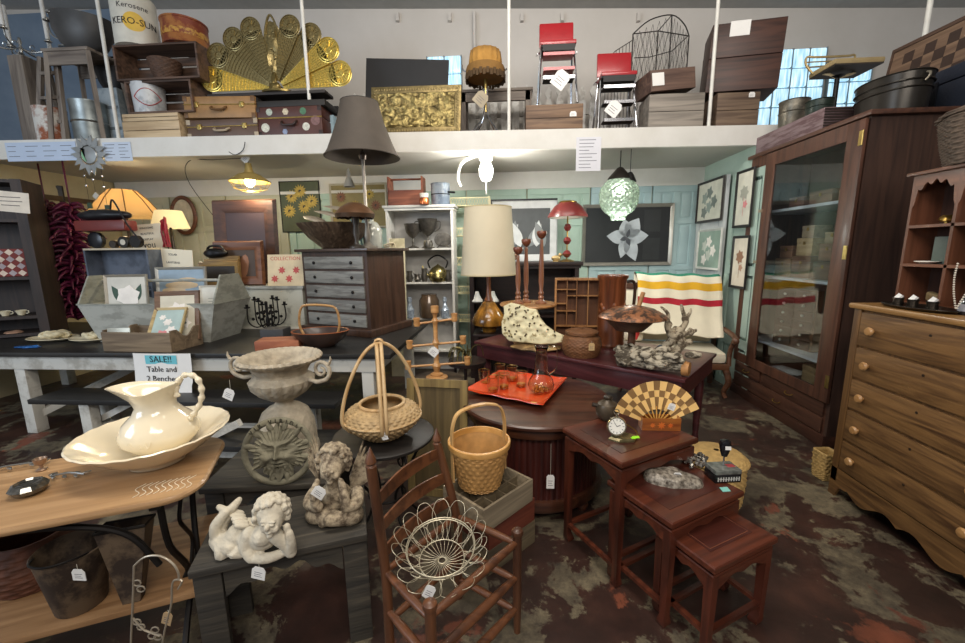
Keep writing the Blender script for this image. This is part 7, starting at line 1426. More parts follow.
# ================================================================ ON THE MEZZANINE
LZ = 2.8265
def L(px, off=.2, py=128):      # point on the mezzanine floor at picture column px, set back `off` from the edge
    y = LY(PY(px, py, 4.4).x) + off
    for _ in range(3): y = LY(PY(px, py, y).x) + off
    return V((PY(px, py, y).x, y, LZ))
def hz(px, py, y): return PY(px, py, y).z - LZ
def wpx(a, b_, y, py=110): return PY(b_, py, y).x - PY(a, py, y).x
GWD = wood('#5c524b', '#8a7f74', 'z', .65, bmp=.5); GWX = wood('#5c524b', '#8a7f74', 'x', .65, bmp=.5)
BRD = wood('#3a2a20', '#6a5040', 'x', .6, bmp=.4); BRD2 = wood('#4a3526', '#7c6048', 'x', .6, bmp=.4)
# trestle table + ladder piece
q = L(95, .25); y = q.y; ht = hz(82, 56, y); t = T('grey_wooden_stand', 'tall grey weathered wooden stand with splayed legs, far left on the mezzanine', 'stand', q); wt = wpx(52, 97, y, 60) / 2; wb = wpx(60, 110, y, 130) / 2
P(MB().b2(-wt, wt, -.2, .2, ht - .03, ht, b=.004), 'top_board', GWX, t); P(MB().b2(-wt + .04, wt - .04, -.18, -.16, ht - .16, ht - .03), 'apron', GWX, t); P(MB().b2(-wt + .04, wt - .04, .16, .18, ht - .16, ht - .03), 'apron', GWX, t)
for sx in (-1, 1):
    for sy in (-1, 1): P(MB().bar((sx * (wt - .03), sy * .17, ht - .03), (sx * (wb), sy * .22, 0.004), .04, .04), 'leg', GWD, t)
q = L(50, .12); y = q.y; t = T('folded_ladder', 'narrow weathered wooden ladder frame standing left of the grey stand', 'ladder', q); h2 = hz(38, 55, y)
for s_ in (-1, 1): P(MB().bar((s_ * .16, 0, 0), (s_ * .09 + .08, .05, h2), .05, .04, up=(0, 1, 0)), 'rail', GWD, t)
P(MB().bar((-.16, .3, 0.004), (.0, .08, h2), .05, .04, up=(0, 1, 0)), 'rear_strut', GWD, t)
for k in range(3): zz = h2 * (.25 + .28 * k); P(MB().bar((-.14 + .06 * k * .9, .015 * k, zz), (.16 - .0 * k, .015 * k, zz), .03, .03), 'rung', GWD, t)
qs_ = L(95, .25); y = qs_.y; zt = LZ + ht + .001
q = PY(84, 45, y); t = T('cast_iron_cauldron', 'big dull grey oval pot standing on the grey wooden stand', 'pot', (q.x, y, zt), 0, ry=5); wr = wpx(44, 101, y, 35) / 2; hh = PY(72, 14, y).z - zt
wr *= .92; hh *= .86; P(MB().lathe([(0, 0.02), (wr * .45, .02), (wr * .75, hh * .25), (wr * .97, hh * .6), (wr, hh * .9), (wr * 1.02, hh), (wr * .97, hh), (wr * .93, hh * .6), (0, hh * .15)], 48, sy=.7), 'pot_body', flat('#4e4d4c', .5, .5, var=.2, vs=5), t)
def candelabra(loc, arms, r, h, m_, label, group=None, hc=.18, s=1):
    t = T('silver_candelabra', label, 'candelabra', loc, 0, group); P(MB().lathe([(0, 0), (.08, 0), (.08, .01), (.03, .03), (.012, .06), (.02, .1), (.01, .14), (.02, h * .8), (.01, h), (0, h)], 20), 'stem', m_, t)
    for k in range(arms):
        a = 2 * pi * k / arms + .2; mb = MB(); c_, s_ = cos(a), sin(a); mb.tube([(0, 0, h * .5), (r * .4 * c_, r * .4 * s_, h * .3), (r * .9 * c_, r * .9 * s_, h * .45), (r * c_, r * s_, h * .8)], .008, 6, sub=5); mb.tube([(r * .4 * c_ + .03 * cos(j), r * .4 * s_, h * .5 + .03 * sin(j)) for j in range(6)], .005, 5, sub=2)
        mb.lathe([(.008, h * .8), (.035, h * .8 + .01), (.036, h * .8 + .02), (.015, h * .8 + .02), (.016, h * .8 + .045), (0, h * .8 + .045)], 14, c=(r * c_, r * s_, 0)); P(mb, 'curled_arm', m_, t)
        if hc: P(MB().cyl((r * c_, r * s_, h * .8 + .04), (r * c_, r * s_, h * .8 + .04 + hc), .02), 'candle', flat('#e4e2dc', .5), t)
    return t
q = PY(28, 60, LY(-5) + .35); yq = L(30, .5).y
t = T('tall_plank_post', 'weathered plank box holding the candelabra at the far left of the mezzanine', 'box', L(36, .55)); hq = PY(30, 58, t.location.y).z - LZ; P(MB().b2(-.09, .09, -.09, .09, 0, hq, b=.004), 'box_body', GWD, t)
candelabra(t.location + V((.0, 0, hq + .001)), 5, .30, .22, SILVER, 'silver candelabra with tall white candles, far left on the mezzanine', hc=.42)
q = PY(62, 12, y); candelabra(V((q.x, y, zt + hh * .16 + .02)), 4, .16, hh * .9, flat('#a9a6a0', .25, .9, var=.3), 'ornate silver candelabra standing inside the grey oval pot', hc=0)
def can(px0, px1, pytop, off, m_, name, label, cat, lid=False, ry=0):
    c_ = (px0 + px1) / 2; q = L(c_, off); r = wpx(px0, px1, q.y) * .42; q = L(c_, off + r); h = hz(c_, pytop, q.y); t = T(name, label, cat, q, ry=ry)
    P(MB().lathe([(0, 0), (r * .97, 0), (r, .006), (r * .985, .015), (r * .985, h - .02), (r * 1.01, h - .012), (r * 1.01, h), (r * .96, h), (r * .95, h - .02 if not lid else h - .004), (0, .012 if not lid else h - .004)], 40), 'can_body', m_, t); return t, r, h
can(38, 67, 109, .02, worn('#c9c6bf', '#8a4a28', .5, 6, .6), 'rusty_tin_can', 'white tin can streaked with orange rust at the mezzanine edge', 'can')
t, r, h = can(75, 109, 103, .10, flat('#8a908f', .4, .7, var=.35, vs=8), 'galvanized_bucket', 'galvanized metal bucket beside the rusty can', 'bucket'); P(MB().lathe([(r, h * .5), (r + .006, h * .52), (r, h * .54)], 40, cap=False), 'raised_band', SILVER, t)
q = L(108, .55); t = T('coal_scuttle', 'black iron scuttle behind the white pipe, left on the mezzanine', 'scuttle', q); hh_ = hz(110, 60, q.y); t0 = T('stacked_white_crates', 'pale painted slatted box under the black scuttle', 'box', L(122, .46)); h0 = hz(118, 92, t0.location.y); P(MB().box((0, 0, h0 / 2), (.26, .26, h0), b=.01), 'box_body', worn('#9fa8ac', '#7b868c', .5, 5, .6), t0); [P(MB().b2(-.12, .12, -.1325, -.1295, h0 * f, h0 * (f + .05)), 'slat_gap', flat('#5a6266', .7), t0) for f in (.3, .65)]
t.location = (t0.location.x - .02, t0.location.y + .02, LZ + h0 + .001); P(MB().lathe([(0, 0), (.11, 0), (.16, .1), (.19, .24), (.18, .24), (.14, .1), (0, .01)], 32, sy=.75), 'scuttle_body', IRON, t); P(MB().tube([(-.18, 0, .22), (-.12, 0, .36), (.12, 0, .36), (.18, 0, .22)], .009, 6, sub=5), 'bail_handle', IRON, t)
# crates column with kerosene can etc
def slatcrate(px0, px1, pyb, pyt, off, label, z0=None, d=.34, rz=0, mat_=None, open_front=True, name='wooden_crate', top=False, shelf=False):
    m_ = mat_ or BRD; c_ = (px0 + px1) / 2; q = L(c_, off + d / 2); y = q.y - d / 2; w_ = wpx(px0, px1, y, (pyb + pyt) / 2); za = (LZ if z0 is None else z0); zt_ = PY(c_, pyt, y).z; h = zt_ - za
    x = (PY(px0, (pyb + pyt) / 2, y).x + PY(px1, (pyb + pyt) / 2, y).x) / 2; t = T(name, label, 'crate', (x, q.y, za), rz); hw = w_ / 2
    if open_front:   # crate lying on its side, opening to the front
        for s_ in (-1, 1): P(MB().b2(s_ * hw, s_ * (hw - .02), -d / 2, d / 2, 0, h), 'end_board', m_, t)
        for zz in (.009, h - .009): P(MB().b2(-hw + .02, hw - .02, -d / 2, d / 2, zz - .009, zz + .009), 'side_board', m_, t)
        for k in range(3): P(MB().b2(-hw + .02, hw - .02, d / 2 - .012, d / 2, .02 + (h - .04) * k / 3 + .01, .02 + (h - .04) * (k + 1) / 3 - .01), 'back_slat', m_, t)
    else:
        for s_ in (-1, 1):
            P(MB().b2(s_ * hw, s_ * (hw - .018), -d / 2 + .012, d / 2 - .012, 0, h), 'end_board', m_, t); n = 2
            for k in range(n): P(MB().b2(-hw, hw, s_ * d / 2, s_ * (d / 2 - .012), h * k / n + .003, h * (k + 1) / n - .003, b=.002), 'side_slat', m_, t)
        P(MB().b2(-hw + .018, hw - .018, -d / 2 + .012, d / 2 - .012, 0, .012), 'bottom_board', m_, t)
    return t, x, q.y, za + h, w_
PINE = wood('#a98f6c', '#cdb591', 'x', .55)
t, xc1, yc1, z1, _ = slatcrate(123, 180, 139, 121, .02, 'shallow pale pine box at the mezzanine edge, lower of the two stacked', d=.3, mat_=PINE, open_front=False)
t, xc1, yc1, z1, _ = slatcrate(122, 178, 121, 113, .02, 'shallow pale pine tray, upper of the two stacked at the mezzanine edge', z0=z1 + .001, d=.3, mat_=PINE, open_front=False)
zl2 = z1 + .001
t, xc2, yc2, z2, _ = slatcrate(126, 192, 113, 80, .02, 'dark open crate holding the white bucket', z0=zl2, d=.32)
q = V((PY(151, 100, yc2).x, yc2 - .02, zl2 + .0185)); r = wpx(133, 168, yc2) * .38; h = PY(150, 87, yc2).z - q.z; t = T('white_tin_bucket', 'white tin bucket marked with a red outlined fish, inside the dark crate', 'bucket', q); P(MB().lathe([(0, 0), (r * .9, 0), (r, h), (r * .96, h), (r * .86, .01), (0, .01)], 40), 'bucket_body', worn('#c6c8c9', '#979a9c', .55, 6, .5, .2), t)
mb = MB(); 
for s_ in (-1, 1): mb.tube([((r * (.93 + .05 * (.5 + .3 * s_ * sin(pi * k / 16))) + .003) * cos(a), (r * (.93 + .05 * (.5 + .3 * s_ * sin(pi * k / 16))) + .003) * sin(a), h * (.5 + s_ * .28 * sin(pi * k / 16))) for k, a in enumerate([RD(-105 + 100 * j / 16) for j in range(17)])], .004, 5)
P(mb, 'red_fish_outline', flat('#a83028', .5), t)
t, xc3, yc3, z3, _ = slatcrate(114, 198, 80, 43, .0, 'wide dark open crate stacked above, holding a brown wicker basket', z0=z2 + .001, d=.28)
q = V((PY(168, 70, yc3).x, yc3 - .03, z2 + .0195)); t = T('wicker_basket', 'brown tapered wicker basket lying in the wide crate', 'basket', q); mb = MB(); weave(mb, [(.10, 0), (.13, .08), (.155, .19)], n=100, rows=12, stakes=30, amp=.004); P(mb, 'woven_body', flat('#4d3526', .7, var=.3, vs=30), t, ang=180)
# kerosene can
q = V((PY(135, 20, yc3).x, yc3 - .0, z3 + .001)); r = wpx(112, 156, yc3, 20) * .40; h = .46; t = T('kerosene_can', 'white round kerosene can with a yellow sun disc and black lettering on the top crate', 'can', q, 38)
P(MB().lathe([(0, 0), (r, 0), (r, h), (r * .9, h + .03), (0, h + .03)], 56), 'can_body', flat('#d7d3c6', .35), t)
def wrap(mb, body, size, zc, R_, a0=-90, squeeze=1):
    m2 = MB(); m2.text(body, size, MX.Identity(4), .001); 
    for v_ in m2.bm.verts:
        a = RD(a0) + v_.co.x * squeeze / R_; rr = R_ + v_.co.z; v_.co = V((rr * cos(a), rr * sin(a), zc + v_.co.y))
    mb._merge(m2.bm, MX.Identity(4))
mb = MB(); mb.surf(lambda u, v_: ((r + .0012) * cos(RD(-90) + .095 * v_ * cos(2 * pi * u) / r), (r + .0012) * sin(RD(-90) + .095 * v_ * cos(2 * pi * u) / r), .2 + .09 * v_ * sin(2 * pi * u)), 28, 6); 0 and mb.rings([[V(((r + q2) * cos(RD(-90) + .09 * cos(a) / r), (r + q2) * sin(RD(-90) + .09 * cos(a) / r), .185 + .085 * sin(a))) for a in ()] for q2 in ()]); P(mb, 'yellow_sun_disc', flat('#e0b84c', .4), t, ang=30)
mb = MB(); wrap(mb, 'KERO-SUN', .088, .2, r + .003); P(mb, 'black_lettering', INK, t); mb = MB(); wrap(mb, 'Kerosene', .07, .345, r + .001); P(mb, 'black_lettering', INK, t)
q = V((PY(184, 35, yc3).x, yc3 + .02, z3 + .001)); r = wpx(161, 205, yc3, 35) * .43; h = .24; t = T('orange_tin_drum', 'round orange-brown tin drum with faded gold lettering on the top crate', 'tin', q, -6); P(MB().lathe([(0, 0), (r, 0), (r + .004, .006), (r, .012), (r, h - .02), (r + .006, h - .016), (r + .006, h), (r - .005, h), (r - .006, h - .03), (0, h - .03)], 56), 'tin_body', worn('#7c3a26', '#a36a3a', .5, 7, .5, .2), t)
mb = MB(); wrap(mb, 'POTATO CHIPS', .05, h * .45, r + .001) if 0 else mb.lathe([(r + .001, h * .3), (r + .002, h * .3), (r + .002, h * .55), (r + .001, h * .55)], 56, cap=False); P(mb, 'gold_band', worn('#b98a3c', '#7c3a20', .5, 25, .5), t)
# suitcases
def suitcase(px0, px1, pyb, pyt, off, c1, label, z0=None, d=.34, ry=0, handle='mid', trim='#a98a5a', stick=False, lockx=(-.32, .32)):
    c_ = (px0 + px1) / 2; q = L(c_, off + d / 2); y = q.y - d / 2; w_ = wpx(px0, px1, y, 120); za = LZ if z0 is None else z0; h = PY(c_, pyt, y).z - za; x = (PY(px0, 120, y).x + PY(px1, 120, y).x) / 2
    t = T('suitcase', label, 'suitcase', (x, q.y, za), 0, ry=ry); P(MB().box((0, 0, h * .31), (w_, d, h * .62), b=.012), 'case_body', flat(c1, .5, var=.2, vs=6, bmp=.1), t); P(MB().box((0, 0, h * .625 + h * .1875), (w_, d, h * .37), b=.012), 'lid', flat(c1, .5, var=.2, vs=6, bmp=.1), t)
    P(MB().b2(-w_ / 2 - .001, w_ / 2 + .001, -d / 2 - .002, -d / 2 + .004, h * .6, h * .64), 'edge_band', BRASS, t)
    for f in lockx: P(MB().box((w_ * f, -d / 2 - .005, h * .62), (.05, .01, .05), b=.003).box((w_ * f, -d / 2 - .011, h * .58), (.02, .006, .05)), 'latch', BRASSL, t)
    hx = 0; P(MB().tube([(hx - .08, -d / 2, h * .5), (hx - .075, -d / 2 - .03, h * .42), (hx - .05, -d / 2 - .035, h * .35), (hx + .05, -d / 2 - .035, h * .35), (hx + .075, -d / 2 - .03, h * .42), (hx + .08, -d / 2, h * .5)], .011, 8, sub=3), 'handle', flat(trim, .5), t)
    for sx in (-1, 1):
        P(MB().box((sx * (w_ / 2 - .02), -d / 2 - .001, .025), (.045, .006, .05), b=.002).box((sx * (w_ / 2 - .02), -d / 2 - .001, h - .025), (.045, .006, .05), b=.002), 'corner_guard', flat(trim, .5), t)
    if stick:
        for k, (fx_, fz, rr, cc) in enumerate(((-.38, .3, .045, '#c9c9bc'), (-.3, .82, .035, '#a8b0a4'), (-.05, .82, .035, '#c4b8a0'), (.22, .82, .035, '#4f7a5c'), (.25, .3, .04, '#c9c9bc'), (-.08, .15, .03, '#8894b0'), (.4, .5, .05, '#7a5a58'))):
            P(MB(at((w_ * fx_, -d / 2 - .0005, h * fz), 90)).lathe([(0, 0), (rr, 0), (rr, .0012), (0, .0012)], 6 if k % 3 == 2 else 20).lathe([(rr * .6, .0012), (rr * .75, .0018), (rr * .6, .0018)], 16, cap=False), 'travel_sticker', flat(cc, .6, var=.3, vs=40), t, label='faded round travel sticker')
    return t, x, q.y, za + h, w_, d
t, xa, ya, za_, wa, da = suitcase(186, 257, 138, 119, .02, '#5a4436', 'dark brown suitcase with a tan handle at the mezzanine edge, under the tan one', trim='#b0a088')
t, *_r = suitcase(185, 256, 119, 97, .02, '#9a7448', 'tan leather suitcase stacked on the dark brown suitcase', z0=za_ + .001, trim='#6b4c2c', ry=1.5); t.location.z += .012; ztan = _r[2] + .02
t, xt, yt, zt_, wt_, dt = suitcase(257, 322, 136, 106, .0, '#4c2a22', 'dark reddish-brown suitcase covered with round travel stickers', stick=True, trim='#2c1c16', lockx=())
t = T('black_open_case', 'black flat case lying across the top of the stickered suitcase', 'case', (xt + .0, yt + .02, zt_ + .001)); P(MB().b2(-wt_ / 2, wt_ / 2 + .04, -.18, .18, 0, .06, b=.006).b2(-wt_ / 2, -wt_ / 2 + .02, -.18, .18, .06, .10).b2(-wt_ / 2 + .02, wt_ / 2 + .04, .16, .18, .06, .10), 'case_shell', flat('#26221f', .6), t)
q = L(335, .3); S(MB().box((0, 0, .13), (.07, .22, .26), b=.004), 'pale_blue_book', 'pale blue book standing right of the stickered suitcase', 'book', flat('#8fa8b4', .6), q, 0); S(MB().box((0, 0, .14), (.05, .22, .28), b=.003), 'dark_book', 'dark book standing beside the pale blue one', 'book', flat('#3a2f2a', .6), q - V((.075, 0, 0)), 0)
# brass peacock fan screen
yf = yt - .09; c0 = PY(277, 94, yf); zb = max(za_, zt_) + .07; zb = c0.z - .04
t = T('brass_peacock_firescreen', 'big brass fan-shaped pierced fire screen above the suitcases', 'fire screen', (c0.x, yf, zb))
t0 = T('long_dark_plank', 'long dark board laid across the suitcases under the brass fan', 'board', (c0.x - .0, yf, 0)); 
zs_top = zt_ + .001 + .10; t0.location.z = max(ztan, zt_ + .102); P(MB().b2(-.75, .55, -.05, .16, 0, .03, b=.004), 'plank', flat('#2b2522', .6), t0); zb = t0.location.z + .031; t.location.z = zb
PBR = flat('#8f7f55', .38, .75, var=.35, vs=60); PBR_LIT = flat('#d9bd62', .3, .8, var=.3, vs=60)  # second brass is brighter: light on the lit blades painted into the colour
Rf = (PY(350, 92, yf).x - PY(203, 92, yf).x) / 2 * 1.04; Rv = (PY(277, 14, yf).z - zb) * .98
for k in range(9):
    a0, a1 = RD(180 - 20 * k), RD(160 - 20 * k); am = (a0 + a1) / 2; Rk = Rf * (cos(am) ** 2) + Rv * .97 * (sin(am) ** 2); r1 = Rk * .80
    mid = k == 4; lit = k in (0, 7, 8); yy_ = -.016 * (k % 2); mb = MB(); Sg = lambda r, a: V((r * cos(a), yy_ + .004, .04 + r * sin(a)))
    if not mid: mb.rings([[Sg(r, a0 + (a1 - a0) * j / 6) + V((0, q_, 0)) for q_ in (0, .002) for r, j in ([(.08, j) for j in range(7)] + [(r1, j) for j in range(6, -1, -1)])][:14], [Sg(r, a0 + (a1 - a0) * j / 6) + V((0, .002, 0)) for r, j in ([(.08, j) for j in range(7)] + [(r1, j) for j in range(6, -1, -1)])]])
    mb = mb; nr = 16; na = 8; c_ = lambda r, a: V((r * cos(a), yy_, .04 + r * sin(a)))
    if not mid:
        for i in range(nr + 1): r = .10 + (r1 - .10) * i / nr; mb.tube([c_(r, a0 + (a1 - a0) * j / 4) for j in range(5)], .0042, 4)
        for j in range(na + 1): a = a0 + (a1 - a0) * j / na; mb.tube([c_(.08, a), c_(r1, a)], .0045 if j in (0, na) else .0028, 4)
    else:
        mb.blob(c_(r1 * .66, am), (.085, .018, r1 * .5), 3, .05, 30); mb.tube([c_(.12, am - .10), c_(r1 * .6, a1 + .02), c_(r1 * .95, am - .13), c_(Rk * .99, am), c_(r1 * .95, am + .13), c_(r1 * .6, a0 - .02), c_(.12, am + .10)], .012, 6, sub=6)
        for j in range(14): mb.blob(c_(.15 + (Rk * .8 - .15) * j / 14, am + .05 * (-1) ** j), (.025, .02, .02), 1, .01, 40, seed=j)
    rc = (Rk - r1) * .62 + Rk * .02; cc = c_(r1 + rc * .35, am); rad = rc * 1.02
    if not mid:
        mb.cyl(cc + V((0, .004, 0)), cc + V((0, .006, 0)), rad, n=24)
        for rr in (rad, rad * .82, rad * .3): mb.tube([cc + V((rr * cos(q_), 0, rr * sin(q_))) for q_ in [j * pi / 12 for j in range(24)]], .0045, 4, closed=True)
        for j in range(14): q_ = j * pi / 7; mb.tube([cc + V((rad * .3 * cos(q_), 0, rad * .3 * sin(q_))), cc + V((rad * .82 * cos(q_), 0, rad * .82 * sin(q_)))], .0045, 4)
    P(mb, 'pierced_panel', PBR_LIT if lit else PBR, t, wd=False, ang=60)
P(MB().lathe([(0, 0), (.16, 0), (.16, .02), (.10, .03), (.06, .06), (0, .07)], 24, sy=.5).blob((0, -.03, .05), (.06, .03, .05), 2, .02, 30).blob((0, -.03, .12), (.03, .02, .08), 2, .02, 30), 'cast_foot', flat('#7d6c40', .35, .8, var=.3, vs=30), t)
# black panel + brass relief picture
q = L(404, .40); w_ = wpx(363, 445, q.y); h = hz(404, 56, q.y); t = T('black_board', 'plain black board leaning behind the brass relief picture', 'board', q, 0, ry=3.5, rx=-4); P(MB().b2(-w_ / 2, w_ / 2, 0, .02, .03, h), 'board', flat('#1d1d1f', .7), t)
q = L(415, .10); w_ = wpx(370, 461, q.y, 120); h = hz(415, 84, q.y); 
t = T('brass_relief_picture', 'embossed brass picture with a studded frame leaning at the mezzanine edge', 'picture', q, -3, rx=-6, ry=1.5)
P(MB().b2(-w_ / 2, w_ / 2, .0, .03, .02, h), 'wooden_backing', wood('#3a2a18', '#5c452a', 'x'), t)
REL, nt, b = base('embossed_brass', .42, .8); b.inputs['Base Color'].default_value = lin('#b0985a'); v = coords(nt, (1, 1, 1)); vo = N(nt, 'ShaderNodeTexNoise'); vo.inputs['Scale'].default_value = 16; vo.inputs['Detail'].default_value = 6; nt.links.new(v, vo.inputs['Vector']); nt.links.new(ramp(nt, vo.outputs[0], [(.35, '#665838'), (.6, '#b3a068')]), b.inputs['Base Color']); bump(nt, b, vo.outputs[0], 1.0, .04)
mb = MB(); mb.surf(lambda u, v_: (-w_ / 2 + .07 + (w_ - .14) * u, -.004 - .03 * max(0, noise.noise(V((u * 9, v_ * 6, 2)))) - .015 * max(0, noise.noise(V((u * 25, v_ * 17, 5)))), .09 + (h - .16) * v_), 70, 50, th=-.002); P(mb, 'embossed_scene', REL, t, ang=180)
mb = MB()
for a, b_, c_, d_ in ((-w_ / 2, w_ / 2, .02, .09), (-w_ / 2, w_ / 2, h - .07, h), (-w_ / 2, -w_ / 2 + .07, .09, h - .07), (w_ / 2 - .07, w_ / 2, .09, h - .07)): mb.b2(a, b_, -.012, 0, c_, d_, b=.004)
n1, n2 = int(w_ / .03), int((h - .02) / .03)
for k in range(n1):
    for zz in (.055, h - .035): mb.blob((-w_ / 2 + .03 + (w_ - .06) * k / (n1 - 1), -.014, zz), (.011, .008, .018), 1, rot=(0, 25, 0))
for k in range(n2):
    for xx in (-w_ / 2 + .035, w_ / 2 - .035): mb.blob((xx, -.014, .05 + (h - .09) * k / (n2 - 1)), (.018, .008, .011), 1, rot=(0, 25, 0))
P(mb, 'studded_brass_frame', flat('#82724c', .45, .75, var=.3, vs=30), t)
# grey bench, tufted stool
q = L(496, .75); w_ = wpx(460, 532, q.y); h = hz(496, 94, q.y); t = T('grey_bench_table', 'low grey weathered side table behind the tufted stool on the mezzanine', 'table', q); P(MB().b2(-w_ / 2, w_ / 2, -.18, .18, h - .03, h, b=.003), 'top', GWX, t); P(MB().b2(-w_ / 2 + .03, w_ / 2 - .03, -.16, -.14, h - .13, h - .03), 'apron', GWX, t)
for sx in (-1, 1):
    for sy in (-1, 1): P(MB().box((sx * (w_ / 2 - .05), sy * .14, (h - .03) / 2), (.07, .04, h - .03)), 'leg', GWD, t)
q = L(486, .18); hs = hz(486, 77, q.y); r = wpx(466, 505, q.y, 80) / 2; ht = hz(486, 52, q.y)
t = T('tufted_swivel_stool', 'mustard tufted domed stool with a fringed skirt on splayed chrome legs', 'stool', q)
P(MB().lathe([(0, hs - .02), (r * .9, hs - .02), (r, hs), (r * 1.0, hs + .06), (r * .95, hs + .09), (r * .78, hs + .10)], 56, fn=lambda r_, z, a: (r_ * cos(a), r_ * sin(a), z)), 'seat_side', flat('#7c5a2a', .9, var=.15, bmp=.3), t)
def tuft(r_, z, a): k = 1 - .05 * abs(sin(a * 8)) ; return (r_ * k * cos(a), r_ * k * sin(a), z)
P(MB().lathe([(r * .80, hs + .085), (r * .85, hs + .14), (r * .78, hs + .24), (r * .6, ht - .05), (r * .3, ht - .01), (.02, ht - .02), (0, ht - .02)], 96, fn=tuft), 'tufted_dome', flat('#a87c3a', .9, var=.15, bmp=.3), t, ang=180)
mb = MB()
for k in range(36): a = k * pi / 18; mb.box((r * cos(a), r * sin(a), hs - .01 - .012 * (k % 2)), (.012, .03, .06), (0, 0, math.degrees(a)))
P(mb, 'fringe', flat('#4e3a22', .9), t); P(MB().cyl((0, 0, .25), (0, 0, hs - .02), .018), 'post', BRASSL, t)
for k in range(4): a = RD(45 + 90 * k); P(MB().tube([(.02 * cos(a), .02 * sin(a), hs - .12), (.03 * cos(a), .03 * sin(a), .22), (.2 * cos(a), .2 * sin(a), .0 + .006)], .008, 7, sub=5), 'splayed_leg', CHROME, t)
for s_ in (-1, 1): P(MB().tube([(s_ * r * .9, 0, hs + .05), (s_ * r * 1.15, 0, hs + .08), (s_ * r * 1.2, 0, hs + .13)], .008, 6, sub=3), 'side_hook', CHROME, t)
tag(q + V((0, -.06, hs - .17)), t, .14, .14, drop=.01, ry=42, col=flat('#a49882', .8))
# crates and red chairs
RED = flat('#a01c24', .3, coat=.5, var=.06); RUB = flat('#1c1a1a', .6)
t, xk, yk, zk, wk = slatcrate(526, 583, 130, 104, .05, 'brown wooden crate under the taller red step chair', d=.38, mat_=BRD2, open_front=False)
tag(V((PY(573, 119, yk - .19).x, yk - .192, PY(573, 117, yk).z)), t, .07, .05, hang=False)
def stepchair(loc, hs_, hb, w_, label, steps):
    t = T('red_step_chair', label, 'chair', loc); hw = w_ / 2
    for s_ in (-1, 1):
        P(MB().tube([(s_ * (hw + .02), -.16, .012), (s_ * hw * .92, -.05, hs_ - .02)], .011, 8), 'front_leg', CHROME, t); P(MB().tube([(s_ * (hw + .01), .24, .012), (s_ * hw * .92, .10, hs_), (s_ * hw * .86, .13, hb - .1)], .011, 8), 'rear_leg', CHROME, t)
    P(MB().box((0, -.0, hs_ + .012), (w_, .30, .045), b=.018), 'seat', RED, t); P(MB().box((0, 0, hs_ - .018), (w_ - .02, .28, .016)).box((0, -.15, hs_ - .04), (w_ - .04, .006, .06)), 'seat_pan', RUB, t)
    P(MB().box((0, .125, hs_ + (hb - hs_) * .55 + .03), (w_ + .0, .035, (hb - hs_) * .86), (-6, 0, 0), b=.03), 'backrest', RED, t, ang=50)
    P(MB().tube([(-hw * .9, .13, hs_ + .05), (-hw - .03, .12, hs_ + .0), (-hw - .02, .0, hs_ - .03)], .008, 6).tube([(hw * .9, .13, hs_ + .05), (hw + .03, .12, hs_ + .0), (hw + .02, .0, hs_ - .03)], .008, 6), 'hinge_arm', CHROME, t)
    for k, (zz, yy, red_) in enumerate(steps): s2 = P(MB().box((0, yy, zz), (w_ * .86, .16, .022), b=.006), 'step', RED if red_ else RUB, t); P(MB().box((0, yy - .08, zz - .004), (w_ * .87, .008, .03)), 'step_edge', RED if red_ else CHROME, s2)
    return t
yk2 = yk - .02; zz = lambda py: PY(557, py, yk2).z - zk
t = stepchair(V((PY(557, 60, yk2).x, yk2, zk + .001)), zz(50), zz(19), wpx(540, 575, yk2, 40), 'taller red vinyl step chair standing on the brown crate', [(zz(61), -.10, 1), (zz(77), -.14, 1), (zz(86), -.16, 0)]); tag(V((PY(566, 72, yk2 - .25).x, yk2 - .25, PY(566, 72, yk2 - .25).z)), t, .15, .17, hang=False, ry=38)
q = L(614, .28); zz = lambda py: PY(612, py, q.y).z - LZ
t = stepchair(q, zz(80), zz(50), wpx(596, 631, q.y, 70), 'shorter red vinyl step chair standing on the mezzanine floor, right of the crate', [(zz(92), -.09, 0), (zz(108), -.13, 0), (zz(126), -.16, 0)]); tag(V((PY(618, 105, q.y - .2).x, q.y - .22, PY(618, 103, q.y - .2).z)), t, .14, .15, hang=False, ry=38)
# wire stand (arched etagere)
q = L(655, .72); yw = q.y; t = T('wire_etagere', 'tall arched black wire corner stand behind the grey crates', 'stand', (q.x, yw, LZ)); WK = flat('#2b2522', .5, .5); mb = MB(); g = lambda px, py, y=yw: PY(px, py, y)
pts = [(633, 34), (672, 15), (688, 25), (632, 34)]; B0 = [g(633, 34, yw - .1), g(672, 15, yw + .1), g(688, 35, yw - .1)]
for p_ in (g(633, 34, yw - .12), g(672, 15, yw + .2), g(689, 36, yw - .05), g(658, 31, yw - .2)): mb.cyl((p_.x, p_.y, LZ + .003), p_, .007, n=6)
arc = smooth_path([g(633, 34, yw - .12), g(650, 20, yw), g(672, 15, yw + .2), g(684, 24, yw + .1), g(689, 36, yw - .05)], 4); mb.tube(arc, .007, 5); mb.tube([g(633, 34, yw - .12), g(658, 31, yw - .2), g(672, 15, yw + .2)], .006, 5); mb.tube([g(658, 31, yw - .2), g(689, 36, yw - .05)], .006, 5)
mb.tube([g(634, 58, yw - .12), g(650, 57, yw - .2), g(672, 51, yw + .2), g(688, 36, yw)], .005, 5)
P(mb, 'wire_frame', WK, t, world=True, wd=False)
mb = MB(); pa, pb, pc = g(633, 34, yw - .12), g(672, 15, yw + .2), g(689, 36, yw - .05)
